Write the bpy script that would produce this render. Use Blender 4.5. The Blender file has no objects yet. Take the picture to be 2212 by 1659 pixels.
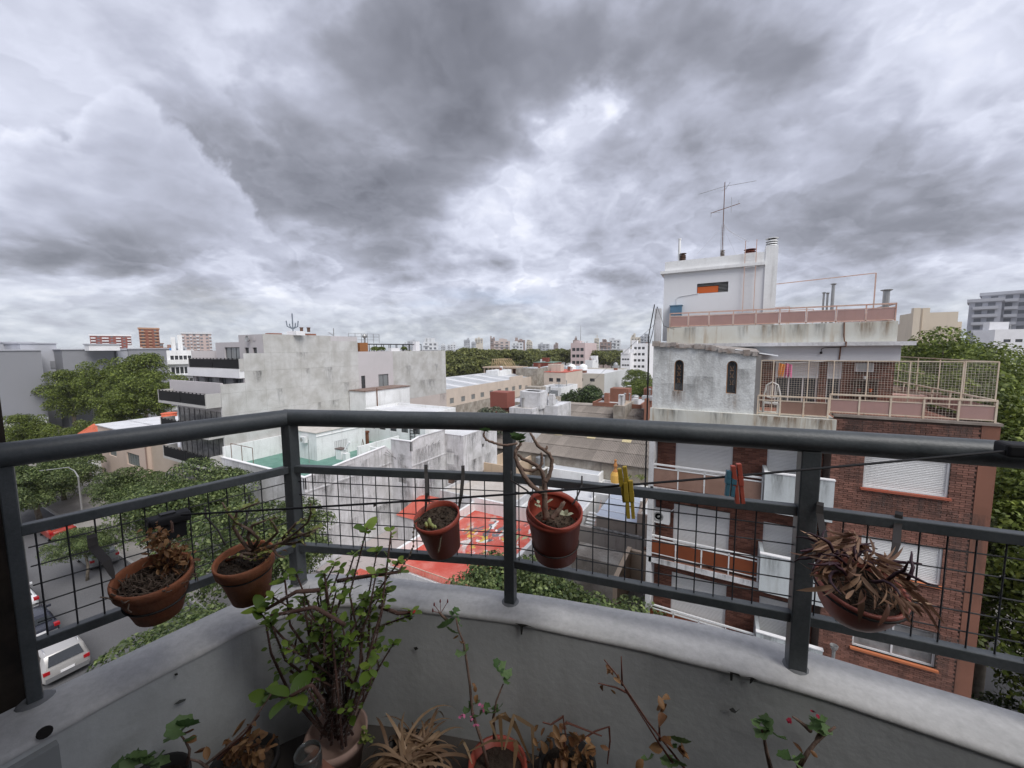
import bpy, bmesh, math, random
import numpy as np
from mathutils import Vector, Matrix, Euler
R_ = math.radians
random.seed(7)
rng = np.random.default_rng(11)
S = bpy.context.scene
COL = S.collection
# ------------------------------------------------------------------ camera, world, sun, exposure
# world axes: +X runs along the street to the right, +Y across it away from our balcony, Z up, street at z=0
EYE = 18.0
F_, CX, CY = 831.0, 1106.0, 829.5          # focal length and centre in 2212x1659 picture units
PITCH, ROLL, YAW = R_(5.26), R_(0.4), R_(28.6)
cp, sp = math.cos(PITCH), math.sin(PITCH)
FW = Vector((-math.sin(YAW)*cp, math.cos(YAW)*cp, -sp))
RT = Vector((math.cos(YAW), math.sin(YAW), 0))
UP = Vector((-math.sin(YAW)*sp, math.cos(YAW)*sp, cp))
cr, sr = math.cos(ROLL), math.sin(ROLL)
RR = cr*RT - sr*UP
UU = sr*RT + cr*UP
cam_d = bpy.data.cameras.new('camera')
cam = bpy.data.objects.new('camera', cam_d); COL.objects.link(cam)
m = Matrix((RR, UU, -FW)).transposed().to_4x4()
m.translation = Vector((0, 0, EYE))
cam.matrix_world = m
cam_d.sensor_fit = 'HORIZONTAL'; cam_d.sensor_width = 36.0
cam_d.lens = 36.0*F_/2212.0
cam_d.clip_start = 0.02; cam_d.clip_end = 9000
S.camera = cam
CAMO = Vector((0, 0, EYE))
def ray(px, py): return FW + RR*((px-CX)/F_) - UU*((py-CY)/F_)
def onB(px, py, b): r = ray(px, py); return CAMO + r*(b/r.y)
def onA(px, py, a): r = ray(px, py); return CAMO + r*(a/r.x)
def onZ(px, py, z): r = ray(px, py); return CAMO + r*((z-EYE)/r.z)
def atD(px, py, d): return CAMO + ray(px, py)*d
NS = 1.2                                    # scale of everything on the balcony
def NP(px, py, d): return CAMO + ray(px, py)*(d*NS)
def ND(x, y, drop): return Vector((x*NS, y*NS, EYE-drop*NS))

SUN_EL, SUN_AZ = 52.0, -28.0   # elevation, azimuth of the sun direction measured from +X counter-clockwise
W = bpy.data.worlds.new('World'); S.world = W; W.use_nodes = True
nt = W.node_tree; nt.nodes.clear()
class NB:
    def __init__(s, nt): s.nt = nt
    def n(s, t, **kw):
        x = s.nt.nodes.new(t)
        for k, v in kw.items():
            if k.startswith('i_'):
                key = k[2:]; key = int(key) if key.isdigit() else key.replace('_', ' ')
                s.set(x.inputs[key], v)
            else: setattr(x, k, v)
        return x
    def set(s, inp, v):
        if isinstance(v, bpy.types.NodeSocket): s.nt.links.new(v, inp)
        elif hasattr(v, 'outputs'): s.nt.links.new(v.outputs[0], inp)
        else:
            if isinstance(v, (tuple, list)) and len(v) == 3 and inp.type == 'RGBA': v = (*v, 1)
            inp.default_value = v
    def math(s, op, a, b=0.0, c=None, clamp=False):
        x = s.nt.nodes.new('ShaderNodeMath'); x.operation = op; x.use_clamp = clamp
        s.set(x.inputs[0], a); s.set(x.inputs[1], b)
        if c is not None: s.set(x.inputs[2], c)
        return x.outputs[0]
    def vmath(s, op, a, b=None, sc=None):
        x = s.nt.nodes.new('ShaderNodeVectorMath'); x.operation = op
        s.set(x.inputs[0], a)
        if b is not None: s.set(x.inputs[1], b)
        if sc is not None: s.set(x.inputs['Scale'], sc)
        return x.outputs['Value'] if op in ('LENGTH', 'DISTANCE', 'DOT_PRODUCT') else x.outputs[0]
    def noise(s, vec, scale, detail=4, rough=.5, dist=0.0, lac=2.0):
        x = s.n('ShaderNodeTexNoise'); s.set(x.inputs['Vector'], vec)
        x.inputs['Scale'].default_value = scale; x.inputs['Detail'].default_value = detail
        x.inputs['Roughness'].default_value = rough; x.inputs['Distortion'].default_value = dist
        x.inputs['Lacunarity'].default_value = lac
        return x.outputs['Fac']
    def ramp(s, fac, stops, interp='LINEAR'):
        x = s.n('ShaderNodeValToRGB'); s.set(x.inputs[0], fac); cr_ = x.color_ramp; cr_.interpolation = interp
        while len(cr_.elements) > 1: cr_.elements.remove(cr_.elements[-1])
        for i, (p, c) in enumerate(stops):
            e = cr_.elements[0] if i == 0 else cr_.elements.new(p)
            e.position = p; e.color = (c, c, c, 1) if isinstance(c, (int, float)) else (*c, 1)
        return x.outputs[0]
    def mix(s, fac, a, b, blend='MIX'):
        x = s.n('ShaderNodeMix', data_type='RGBA', blend_type=blend); s.set(x.inputs[0], fac)
        s.set(x.inputs[6], a); s.set(x.inputs[7], b); return x.outputs[2]
    def mapr(s, v, a, b, c=0., d=1., smooth=False):
        x = s.n('ShaderNodeMapRange'); x.clamp = True
        if smooth: x.interpolation_type = 'SMOOTHSTEP'
        for i, q in enumerate((v, a, b, c, d)): s.set(x.inputs[i], q)
        return x.outputs[0]
b = NB(nt)
sky = b.n('ShaderNodeTexSky', sky_type='NISHITA'); sky.sun_disc = False
sky.sun_elevation = R_(SUN_EL); sky.sun_rotation = R_(90-SUN_AZ); sky.altitude = 20; sky.air_density = 1.2; sky.dust_density = 2.0
tc = b.n('ShaderNodeTexCoord').outputs['Generated']
sx = b.n('ShaderNodeSeparateXYZ'); b.set(sx.inputs[0], tc)
X, Y, Z = sx.outputs
zc = b.math('MAXIMUM', Z, 0.0)
den = b.math('ADD', zc, 0.34)
# right / forward coordinates on a flat cloud sheet
rx = b.math('ADD', b.math('MULTIPLY', X, RT.x), b.math('MULTIPLY', Y, RT.y))
fy = b.math('ADD', b.math('MULTIPLY', X, -RT.y), b.math('MULTIPLY', Y, RT.x))
U_ = b.math('DIVIDE', rx, den); V_ = b.math('DIVIDE', fy, den)
cb = b.n('ShaderNodeCombineXYZ'); b.set(cb.inputs[0], U_); b.set(cb.inputs[1], V_)
P0 = cb.outputs[0]
def blob(u, v, ru, rv, ang=0):
    du = b.math('SUBTRACT', U_, u); dv = b.math('SUBTRACT', V_, v)
    c, s_ = math.cos(R_(ang)), math.sin(R_(ang))
    p = b.math('ADD', b.math('MULTIPLY', du, c/ru), b.math('MULTIPLY', dv, s_/ru))
    q = b.math('ADD', b.math('MULTIPLY', du, -s_/rv), b.math('MULTIPLY', dv, c/rv))
    d2 = b.math('ADD', b.math('MULTIPLY', p, p), b.math('MULTIPLY', q, q))
    return b.math('EXPONENT', b.math('MULTIPLY', d2, -1.0))
def skyUV(px, py):
    d = ray(px, py).normalized(); den_ = max(d.z, 0)+.34
    return (d.x*RT.x+d.y*RT.y)/den_, (-d.x*RT.y+d.y*RT.x)/den_
P2 = b.vmath('SCALE', P0, sc=2.5)
warp = b.n('ShaderNodeTexNoise'); b.set(warp.inputs['Vector'], P2); warp.inputs['Scale'].default_value = .9; warp.inputs['Detail'].default_value = 1.5
WV = b.vmath('SUBTRACT', warp.outputs['Color'], (.5, .5, .5))
P1 = b.vmath('ADD', P2, b.vmath('SCALE', WV, sc=0.4))
n1 = b.noise(P1, 0.5, 5, .48)
n2 = b.noise(b.vmath('ADD', P1, (3.1, 7.7, 2.0)), 1.3, 6, .50)
n3 = b.noise(b.vmath('ADD', P1, (9.1, 1.7, 5.0)), 4.2, 5, .55)
def bump_field(off):
    """rounded cauliflower heaps: a sum of creased single-octave noises"""
    tot = None
    for i, (sc_, am) in enumerate(((.42, 1.0), (.95, .62), (2.1, .34), (4.6, .15), (10.0, .05))):
        x = b.noise(b.vmath('ADD', P1, (i*3.7+off[0], i*5.1+off[1], i*1.3)), sc_, 0, .5)
        x = b.math('SUBTRACT', x, .5); x = b.math('MULTIPLY', b.math('SQRT', b.math('ADD', b.math('MULTIPLY', x, x), .0012)), am*2)
        tot = x if tot is None else b.math('ADD', tot, x)
    return tot
BA, BB = bump_field((0, 0)), bump_field((.04, -.17))
relief = b.math('MULTIPLY', b.math('SUBTRACT', BA, BB), 1.25)
wx = b.n('ShaderNodeSeparateXYZ'); b.set(wx.inputs[0], b.vmath('ADD', b.vmath('SCALE', WV, sc=.35), b.vmath('SCALE', b.vmath('SUBTRACT', b.n('ShaderNodeTexNoise', i_Vector=P2, i_Scale=3.0, i_Detail=4.0).outputs['Color'], (.5, .5, .5)), sc=.30)))
U_ = b.math('ADD', U_, wx.outputs[0]); V_ = b.math('ADD', V_, wx.outputs[1])
def B_(px, py, wx, wy, ang=0, w=1.0):
    u, v = skyUV(px, py); u2, _ = skyUV(px+wx, py); _, v2 = skyUV(px, py-wy); _, v3 = skyUV(px, py+wy)
    return b.math('MULTIPLY', blob(u, v, abs(u2-u), max(abs(v2-v), abs(v3-v)*.6), ang), w)
n4 = b.noise(b.vmath('ADD', P1, (2.1, 4.7, 8.0)), 1.15, 9, .52)
n5 = b.noise(b.vmath('ADD', P1, (6.1, 9.7, 1.0)), 3.0, 8, .50)
T = b.math('ADD', b.math('MULTIPLY', b.math('SUBTRACT', n1, .5), -1.1), b.math('MULTIPLY', b.math('SUBTRACT', n2, .5), -.5))
T = b.math('ADD', T, b.math('MULTIPLY', b.math('SUBTRACT', n3, .5), -.12))
for q in ((1000, 90, 330, 150, 0, -.36), (1020, 270, 210, 130, 0, -.26), (1600, 110, 330, 130, 0, -.32), (560, 330, 200, 120, 0, -.12), (760, 430, 240, 90, 0, -.34), (150, 540, 280, 80, 0, -.38),
          (1950, 500, 320, 110, 0, -.34), (700, 600, 200, 40, 0, -.12), (1450, 330, 220, 120, 0, -.14),
          (1262, 262, 60, 55, 0, .40), (1130, 480, 130, 90, 0, .16), (560, 620, 60, 60, 0, .34), (300, 620, 90, 40, 0, .2),
          (500, 200, 160, 120, 0, .16), (60, 250, 200, 160, 0, .12), (2050, 230, 260, 150, 0, .20), (1650, 400, 200, 70, 0, .14),
          (1120, 600, 90, 30, 0, .2), (1850, 120, 200, 100, 0, .1)):
    T = b.math('SUBTRACT', T, B_(*q))
th_ = b.math('ADD', T, .5)          # 0 thin bright cloud .. 1 thick dark cloud
base_ = b.ramp(th_, [(0, .90), (.22, .75), (.40, .625), (.44, .635), (.50, .54), (.60, .40), (.76, .25), (1.0, .12)])
rim2 = b.ramp(n4, [(.0, .52), (.40, .50), (.485, .47), (.512, .555), (.57, .52), (.66, .38), (.8, .26)])
rim3 = b.ramp(n5, [(.0, .52), (.44, .49), (.487, .475), (.518, .545), (.58, .50), (.7, .36)])
w2 = b.mapr(Z, .55, .12, .45, .95)
T = b.math('ADD', base_, b.math('MULTIPLY', b.math('SUBTRACT', rim2, .5), w2))
T = b.math('ADD', T, b.math('MULTIPLY', b.math('SUBTRACT', rim3, .5), b.math('MULTIPLY', w2, .55)))
T = b.math('ADD', T, b.math('MULTIPLY', relief, .12))
T = b.math('ADD', b.math('MULTIPLY', b.math('SUBTRACT', T, .5), 1.15), .48)
# one tall cumulus with a bright broken rim on the left
az = b.math('DIVIDE', rx, b.math('MAXIMUM', fy, .05)); ez = b.math('DIVIDE', Z, b.math('MAXIMUM', fy, .05))
cb2 = b.n('ShaderNodeCombineXYZ'); b.set(cb2.inputs[0], az); b.set(cb2.inputs[1], ez)
def bl2(px, py, wx, wy):
    d = ray(px, py); f = -d.x*RT.y+d.y*RT.x; u, v = (d.x*RT.x+d.y*RT.y)/f, d.z/f
    p = b.math('DIVIDE', b.math('SUBTRACT', az, u), wx/F_); q = b.math('DIVIDE', b.math('SUBTRACT', ez, v), wy/F_)
    return b.math('SUBTRACT', 1.0, b.math('SQRT', b.math('ADD', b.math('MULTIPLY', p, p), b.math('MULTIPLY', q, q))))
nn = b.noise(cb2.outputs[0], 7.0, 6, .55)
cu = b.math('MAXIMUM', b.math('MAXIMUM', bl2(255, 330, 125, 120), bl2(320, 430, 185, 165)), b.math('MAXIMUM', bl2(120, 420, 190, 130), bl2(440, 480, 120, 105)))
cu = b.math('ADD', cu, b.math('MULTIPLY', b.math('SUBTRACT', nn, .5), 1.0))
inside = b.math('MULTIPLY', b.mapr(cu, -.02, .12, 0, 1, True), b.mapr(fy, 0, .1))
body = b.math('ADD', b.math('SUBTRACT', b.ramp(b.mapr(cu, .0, 1.0), [(0, .84), (.12, .74), (.4, .57), (1, .48)]), b.mapr(ez, .42, .25, 0, .16)), b.math('MULTIPLY', relief, .4))
inside = b.math('MULTIPLY', b.math('MULTIPLY', inside, .55), b.mapr(ez, .24, .34, .0, 1, True))
T = b.math('ADD', b.math('MULTIPLY', T, b.math('SUBTRACT', 1.0, inside)), b.math('MULTIPLY', inside, body))
cc = b.ramp(T, [(.0, (.15, .155, .185)), (.25, (.265, .275, .325)), (.50, (.44, .46, .555)), (.68, (.62, .645, .76)), (.85, (.86, .875, .94)), (1.0, (.98, .985, 1.0))])
# towards the horizon the layers close up, get flatter and greyer with blue gaps
el = b.mapr(Z, .0, .17, 0, 1)
lowc = b.ramp(b.math('ADD', b.noise(b.vmath('MULTIPLY', P1, (.8, .5, 1)), 1.6, 7, .6), b.math('MULTIPLY', b.math('SUBTRACT', n3, .5), .5)),
              [(.33, (.36, .385, .44)), (.48, (.50, .54, .60)), (.62, (.68, .715, .76)), (.75, (.82, .84, .87))])
c = b.mix(b.mapr(Z, .03, .16, .75, 0, True), cc, lowc)
gap = b.math('MULTIPLY', b.mapr(b.noise(b.vmath('MULTIPLY', P0, (.55, .9, 1)), 1.0, 6, .55), .50, .62, 0, 1, True),
             b.math('MULTIPLY', b.mapr(Z, .02, .05, 0, 1), b.mapr(Z, .10, .16, 1, 0)))
gap = b.math('MULTIPLY', gap, .75)
blue = b.mix(.88, b.vmath('SCALE', sky.outputs[0], sc=0.14), (.40, .52, .74))
c = b.mix(gap, c, blue)
c = b.mix(b.mapr(Z, .0, .035, .6, 0), c, (.62, .675, .73))
full = b.mix(.04, b.vmath('SCALE', c, sc=10.0), sky.outputs[0])
bg = b.n('ShaderNodeBackground'); b.set(bg.inputs[0], full); bg.inputs[1].default_value = 0.060
wo = b.n('ShaderNodeOutputWorld'); b.set(wo.inputs[0], bg.outputs[0])
W.cycles.sampling_method = 'MANUAL'; W.cycles.sample_map_resolution = 512

sl = bpy.data.lights.new('sun', 'SUN'); sl.energy = 1.5; sl.angle = R_(40); sl.color = (1.0, .97, .93)
so = bpy.data.objects.new('sun', sl); COL.objects.link(so)
sd = Vector((math.cos(R_(SUN_AZ))*math.cos(R_(SUN_EL)), math.sin(R_(SUN_AZ))*math.cos(R_(SUN_EL)), math.sin(R_(SUN_EL))))
so.rotation_euler = (-sd).to_track_quat('-Z', 'Y').to_euler(); so.location = (0, 0, 60)
S.view_settings.view_transform = 'Standard'; S.view_settings.look = 'None'; S.view_settings.gamma = 1
S.view_settings.exposure = 1.05; S.view_settings.use_curve_mapping = False
S.render.engine = 'CYCLES'
S.cycles.max_bounces = 6; S.cycles.diffuse_bounces = 3; S.cycles.glossy_bounces = 3; S.cycles.transmission_bounces = 5; S.cycles.transparent_max_bounces = 8
S.cycles.use_denoising = True; S.cycles.use_adaptive_sampling = True; S.cycles.adaptive_threshold = .015
S.cycles.caustics_reflective = False; S.cycles.caustics_refractive = False
# ------------------------------------------------------------------ materials
MATS = {}
def mat(name, base, rough=.8, var=None, vs=1.0, va=.5, streak=None, sa=.5, ss=2.0, bump=0., bs=8., spec=.3, metal=0., rnd=0., trans=0., alpha=1., fine=0.):
    """base colour, broken up by patches (var) and by vertical runs of dirt (streak); rnd varies it per loose piece"""
    if name in MATS: return MATS[name]
    m = bpy.data.materials.new(name); m.use_nodes = True
    t = m.node_tree; bb = NB(t); p = t.nodes['Principled BSDF']
    g = bb.n('ShaderNodeTexCoord').outputs['Object']
    c = (*base, 1)
    if var is not None:
        f = bb.noise(g, vs, 6, .62, .3)
        f = bb.mapr(f, .5-.22, .5+.22, 0, 1, True)
        c = bb.mix(bb.math('MULTIPLY', f, va), c, var)
    if streak is not None:
        gs = bb.vmath('MULTIPLY', g, (ss, ss, ss*.09))
        f2 = bb.mapr(bb.noise(gs, 1.6, 6, .65), .50, .72, 0, 1, True)
        f3 = bb.mapr(bb.noise(g, .35, 3, .5), .35, .65, .25, 1)
        c = bb.mix(bb.math('MULTIPLY', bb.math('MULTIPLY', f2, f3), sa), c, streak)
    if fine:
        f4 = bb.mapr(bb.noise(g, vs*14+6, 5, .7), .3, .7, 1-fine, 1+fine)
        c = bb.vmath('MULTIPLY', c, f4) if False else bb.mix(1.0, c, f4, 'MULTIPLY')
    if rnd:
        rn = bb.n('ShaderNodeNewGeometry').outputs['Random Per Island']
        ob = bb.n('ShaderNodeObjectInfo').outputs['Random']
        rr = bb.math('FRACT', bb.math('ADD', rn, ob))
        c = bb.mix(1.0, c, bb.mapr(rr, 0, 1, 1-rnd, 1+rnd), 'MULTIPLY')
    bb.set(p.inputs['Base Color'], c)
    p.inputs['Roughness'].default_value = rough; p.inputs['Specular IOR Level'].default_value = spec; p.inputs['Metallic'].default_value = metal
    if alpha < 1: p.inputs['Alpha'].default_value = alpha
    if bump:
        bn = bb.n('ShaderNodeBump'); bn.inputs['Strength'].default_value = bump; bn.inputs['Distance'].default_value = .02
        bb.set(bn.inputs['Height'], bb.noise(g, bs, 6, .6)); bb.set(p.inputs['Normal'], bn.outputs[0])
    if trans:
        out = t.nodes['Material Output']; tr = bb.n('ShaderNodeBsdfTranslucent'); bb.set(tr.inputs[0], c)
        ms = bb.n('ShaderNodeMixShader'); ms.inputs[0].default_value = trans
        t.links.new(p.outputs[0], ms.inputs[1]); t.links.new(tr.outputs[0], ms.inputs[2]); t.links.new(ms.outputs[0], out.inputs[0])
    MATS[name] = m; return m
def glass(name, base, rough=.06):
    return mat(name, base, rough, spec=.8)
def leafmat(name, dark, light, trans=.3):
    if name in MATS: return MATS[name]
    m = bpy.data.materials.new(name); m.use_nodes = True; t = m.node_tree; bb = NB(t); p = t.nodes['Principled BSDF']
    rn = bb.n('ShaderNodeNewGeometry').outputs['Random Per Island']; ob = bb.n('ShaderNodeObjectInfo').outputs['Random']
    rr = bb.math('FRACT', bb.math('ADD', rn, ob))
    c = bb.mix(bb.ramp(rr, [(0, 0.), (.6, .45), (1, 1.)]), (*dark, 1), (*light, 1))
    cl_ = bb.noise(bb.n('ShaderNodeTexCoord').outputs['Object'], .75, 3, .6); c = bb.mix(1.0, c, bb.mapr(cl_, .36, .64, .62, 1.35), 'MULTIPLY')
    bb.set(p.inputs['Base Color'], c); p.inputs['Roughness'].default_value = .5; p.inputs['Specular IOR Level'].default_value = .35
    out = t.nodes['Material Output']; tr = bb.n('ShaderNodeBsdfTranslucent'); bb.set(tr.inputs[0], c)
    ms = bb.n('ShaderNodeMixShader'); ms.inputs[0].default_value = trans
    t.links.new(p.outputs[0], ms.inputs[1]); t.links.new(tr.outputs[0], ms.inputs[2]); t.links.new(ms.outputs[0], out.inputs[0])
    MATS[name] = m; return m

WHITE = mat('white_paint', (.82, .83, .83), .75, (.64, .64, .63), .7, .55, (.34, .33, .31), .6, 2.2, fine=.06)
WHITE2 = mat('old_white_render', (.68, .68, .70), .85, (.42, .42, .415), .8, .8, (.20, .20, .19), .8, 2.6, .3, fine=.14)
WHITEC = mat('clean_white', (.83, .83, .84), .7, (.68, .68, .69), .6, .5)
CONC = mat('bare_concrete', (.42, .41, .385), .9, (.60, .60, .59), .6, .9, (.30, .285, .26), .35, 1.2, .2, fine=.10)
CONCS = mat('concrete_seam', (.26, .255, .24), .9)
LILAC = mat('pale_lilac_render', (.55, .52, .53), .85, (.48, .46, .46), .4, .5, (.36, .35, .34), .2)
BEIGE = mat('beige_render', (.60, .51, .43), .85, (.50, .43, .37), .3, .6, (.33, .28, .24), .4, .8)
TAN = mat('tan_render', (.55, .43, .31), .85, (.46, .36, .27), .4, .6, (.30, .24, .19), .4)
OLDW = mat('stained_old_wall', (.42, .39, .34), .95, (.20, .17, .14), .6, .9, (.10, .08, .07), .7, 1.5, .4, fine=.2)
GRAYW = mat('grey_painted_wall', (.26, .265, .285), .85, (.235, .24, .26), .1, .5)
GRAYL = mat('light_grey_wall', (.45, .46, .50), .85, (.40, .41, .44), .1, .5)
PINKW = mat('pink_render', (.62, .50, .49), .85, (.54, .44, .43), .2, .6)
CREAM = mat('cream_render', (.66, .58, .47), .85, (.58, .50, .40), .3, .5, (.38, .33, .28), .3)
ROOFW = mat('white_roof_coat', (.66, .67, .69), .7, (.50, .50, .51), .6, .7, fine=.08)
ROOFG = mat('grey_roof_membrane', (.42, .42, .43), .8, (.55, .55, .56), .5, .7, (.28, .27, .26), .3)
ROOFM = mat('metal_sheet_roof', (.52, .54, .56), .45, (.40, .41, .42), .3, .6, metal=.2)
GREENF = mat('green_roof_floor', (.085, .20, .16), .6, (.19, .33, .28), .8, .7, fine=.1)
REDR = mat('red_roof_paint', (.46, .085, .055), .7, (.58, .20, .16), .6, .6, fine=.12, bump=.2)
TILE = mat('roof_tile_red', (.50, .12, .06), .75, (.36, .09, .05), 1.5, .6, rnd=.25)
ASB = mat('weathered_fibre_cement', (.27, .24, .215), .95, (.17, .15, .135), .5, .8, (.12, .105, .095), .55, 2.0, rnd=.14, fine=.14)
SKYL = mat('yellowed_skylight_sheet', (.52, .46, .30), .7, (.40, .34, .2), 1.0, .6, rnd=.1)
BRICK = mat('dark_red_brick', (.25, .12, .09), .85, (.15, .08, .064), 1.2, .9, (.055, .04, .035), .65, 1.2, rnd=.28, fine=.12)
BRICKD = mat('brown_brick', (.20, .085, .06), .85, (.12, .06, .046), 1.2, .7, rnd=.35)
MORT = mat('brick_joint', (.085, .06, .05), .95)
BRICKO = mat('orange_brick', (.27, .125, .085), .85, (.18, .085, .06), .8, .6, rnd=.3)
WSTUC = mat('pale_blue_white_stucco', (.56, .60, .61), .9, (.47, .51, .52), .8, .6, (.32, .33, .31), .45, 2.5, .15, 20, fine=.05)
ROUGH = mat('rough_white_render', (.70, .72, .71), .95, (.46, .465, .46), 3.0, .75, (.34, .32, .29), .5, 2.5, 1.0, 14, fine=.28)
RUSTY = mat('rust_stain_paint', (.60, .61, .57), .9, (.48, .44, .34), 1.0, .5, (.30, .19, .09), .8, 3.0)
SLAT = mat('pvc_shutter', (.80, .80, .79), .5, (.70, .70, .69), 2, .4, rnd=.04)
WMET = mat('white_metal', (.72, .73, .74), .45, (.5, .48, .45), 4, .3)
PMET = mat('salmon_rusty_metal', (.56, .33, .27), .6, (.62, .50, .40), 5, .7, (.25, .10, .06), .7, 3)
CMET = mat('cream_rusty_metal', (.66, .58, .47), .6, (.55, .40, .28), 4, .6, (.34, .18, .10), .5, 3)
PGLASS = mat('rose_acrylic_panel', (.42, .26, .23), .25, (.34, .22, .2), 1.5, .6, (.3, .17, .12), .4, 3, spec=.5)
PGLASS2 = mat('brown_acrylic_panel', (.30, .19, .15), .25, (.20, .12, .09), 1.2, .7, spec=.5)
DGLASS = glass('dark_window_glass', (.05, .055, .06), .08)
MGLASS = glass('grey_window_glass', (.22, .235, .24), .12)
CGLASS = mat('curtained_glass', (.30, .30, .30), .2, (.10, .10, .10), 1.6, .9, spec=.6)
BLACKP = mat('black_perforated_panel', (.008, .008, .009), .7)
BLACKM = mat('black_metal', (.02, .02, .022), .5)
DARK = mat('dark_interior', (.02, .018, .017), .9)
IRON = mat('rusty_iron', (.12, .06, .04), .8, (.22, .11, .06), 6, .6)
GALV = mat('galvanised_pipe', (.38, .39, .39), .4, (.28, .27, .26), 4, .5, metal=.5)
ORP = mat('orange_painted_panel', (.55, .12, .03), .6)
BLUEB = mat('blue_box', (.10, .20, .30), .6, (.07, .15, .23), 3, .5)
ASPH = mat('asphalt', (.13, .13, .135), .9, (.10, .10, .105), .15, .8, fine=.12)
PAVE = mat('pavement_tiles', (.30, .285, .27), .9, (.22, .21, .195), .4, .7, fine=.15)
GROUNDM = mat('city_ground', (.20, .19, .18), .95, (.30, .28, .26), .02, .8)
KERB = mat('kerb_stone', (.38, .37, .36), .9)
BARK = mat('bark', (.16, .125, .095), .9, (.30, .27, .22), 3, .7)
LEAF_N = leafmat('street_tree_leaf', (.035, .065, .02), (.22, .27, .10), .32)
LEAF_P = leafmat('plane_tree_leaf', (.05, .08, .014), (.25, .30, .065), .34)
LEAF_F = leafmat('far_tree_leaf', (.06, .075, .02), (.25, .26, .08), .28)
LEAF_D = leafmat('dark_tree_leaf', (.02, .04, .012), (.10, .14, .045), .2)
LEAF_G = leafmat('grey_green_leaf', (.06, .08, .05), (.20, .22, .15), .25)
# balcony
RAILM = mat('dark_grey_rail_paint', (.050, .058, .063), .45, (.095, .104, .11), 9, .6, (.03, .027, .025), .3, 14, .08, 90, spec=.5, fine=.15)
WIREM = mat('wire_mesh_paint', (.03, .032, .036), .5)
COPE = mat('grey_coping_paint', (.51, .505, .495), .75, (.38, .378, .372), 3.2, .7, (.30, .30, .295), .3, 7, .12, 26, fine=.12)
INNERW = mat('grey_inner_wall_paint', (.50, .515, .51), .8, (.44, .45, .45), 2.2, .6, (.20, .20, .19), .35, 4, .10, 30, fine=.05)
FLOORM = mat('balcony_floor_tile', (.07, .06, .052), .85, (.045, .04, .036), 4, .6)
TERRA = mat('terracotta', (.33, .115, .052), .8, (.19, .085, .055), 9, .8, (.42, .27, .20), .35, 9, .2, 40, fine=.12)
TERRAL = mat('plastic_terracotta', (.34, .066, .042), .45, (.21, .05, .034), 8, .5, spec=.4)
PINKPOT = mat('pink_plastic_pot', (.36, .12, .09), .4, (.30, .10, .08), 6, .5, spec=.4)
SOIL = mat('potting_soil', (.045, .032, .024), 1.0, (.10, .075, .055), 30, .8, bump=1.0, bs=60, rnd=.5)
STEM = mat('thorny_stem', (.085, .042, .034), .85, (.14, .095, .075), 30, .6)
STEMB = mat('pale_brown_stem', (.22, .155, .12), .85, (.14, .085, .065), 30, .7, bump=.3, bs=120)
THORN = mat('thorn', (.22, .19, .18), .7)
GEL = leafmat('crown_of_thorns_leaf', (.08, .15, .02), (.26, .36, .06), .34)
SUCL = leafmat('succulent_leaf', (.15, .20, .04), (.38, .40, .12), .3)
GERL = leafmat('geranium_leaf', (.08, .15, .05), (.20, .30, .12), .34)
DRYL = leafmat('dry_leaf', (.26, .16, .08), (.62, .45, .28), .3)
DRYR = leafmat('reddish_dry_leaf', (.13, .06, .04), (.48, .31, .20), .22)
DRYS = leafmat('straw_leaf', (.18, .105, .06), (.50, .34, .21), .25)
DRYB = leafmat('dead_brown_leaf', (.16, .07, .03), (.42, .24, .11), .3)
PURP = leafmat('purple_stem', (.035, .014, .022), (.075, .032, .045), .1)
REDF = mat('red_petal', (.60, .02, .03), .6); PINKF = mat('pink_petal', (.55, .16, .28), .6); BUDF = mat('dark_red_bud', (.16, .03, .03), .7)
ROPE = mat('black_cord', (.012, .012, .014), .7)
YPEG = mat('yellow_plastic', (.42, .30, .04), .5); BPEG = mat('blue_plastic', (.06, .16, .22), .5); RPEG = mat('red_plastic', (.42, .09, .06), .5)
HOOK = mat('dark_hook', (.03, .026, .024), .6)

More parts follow.
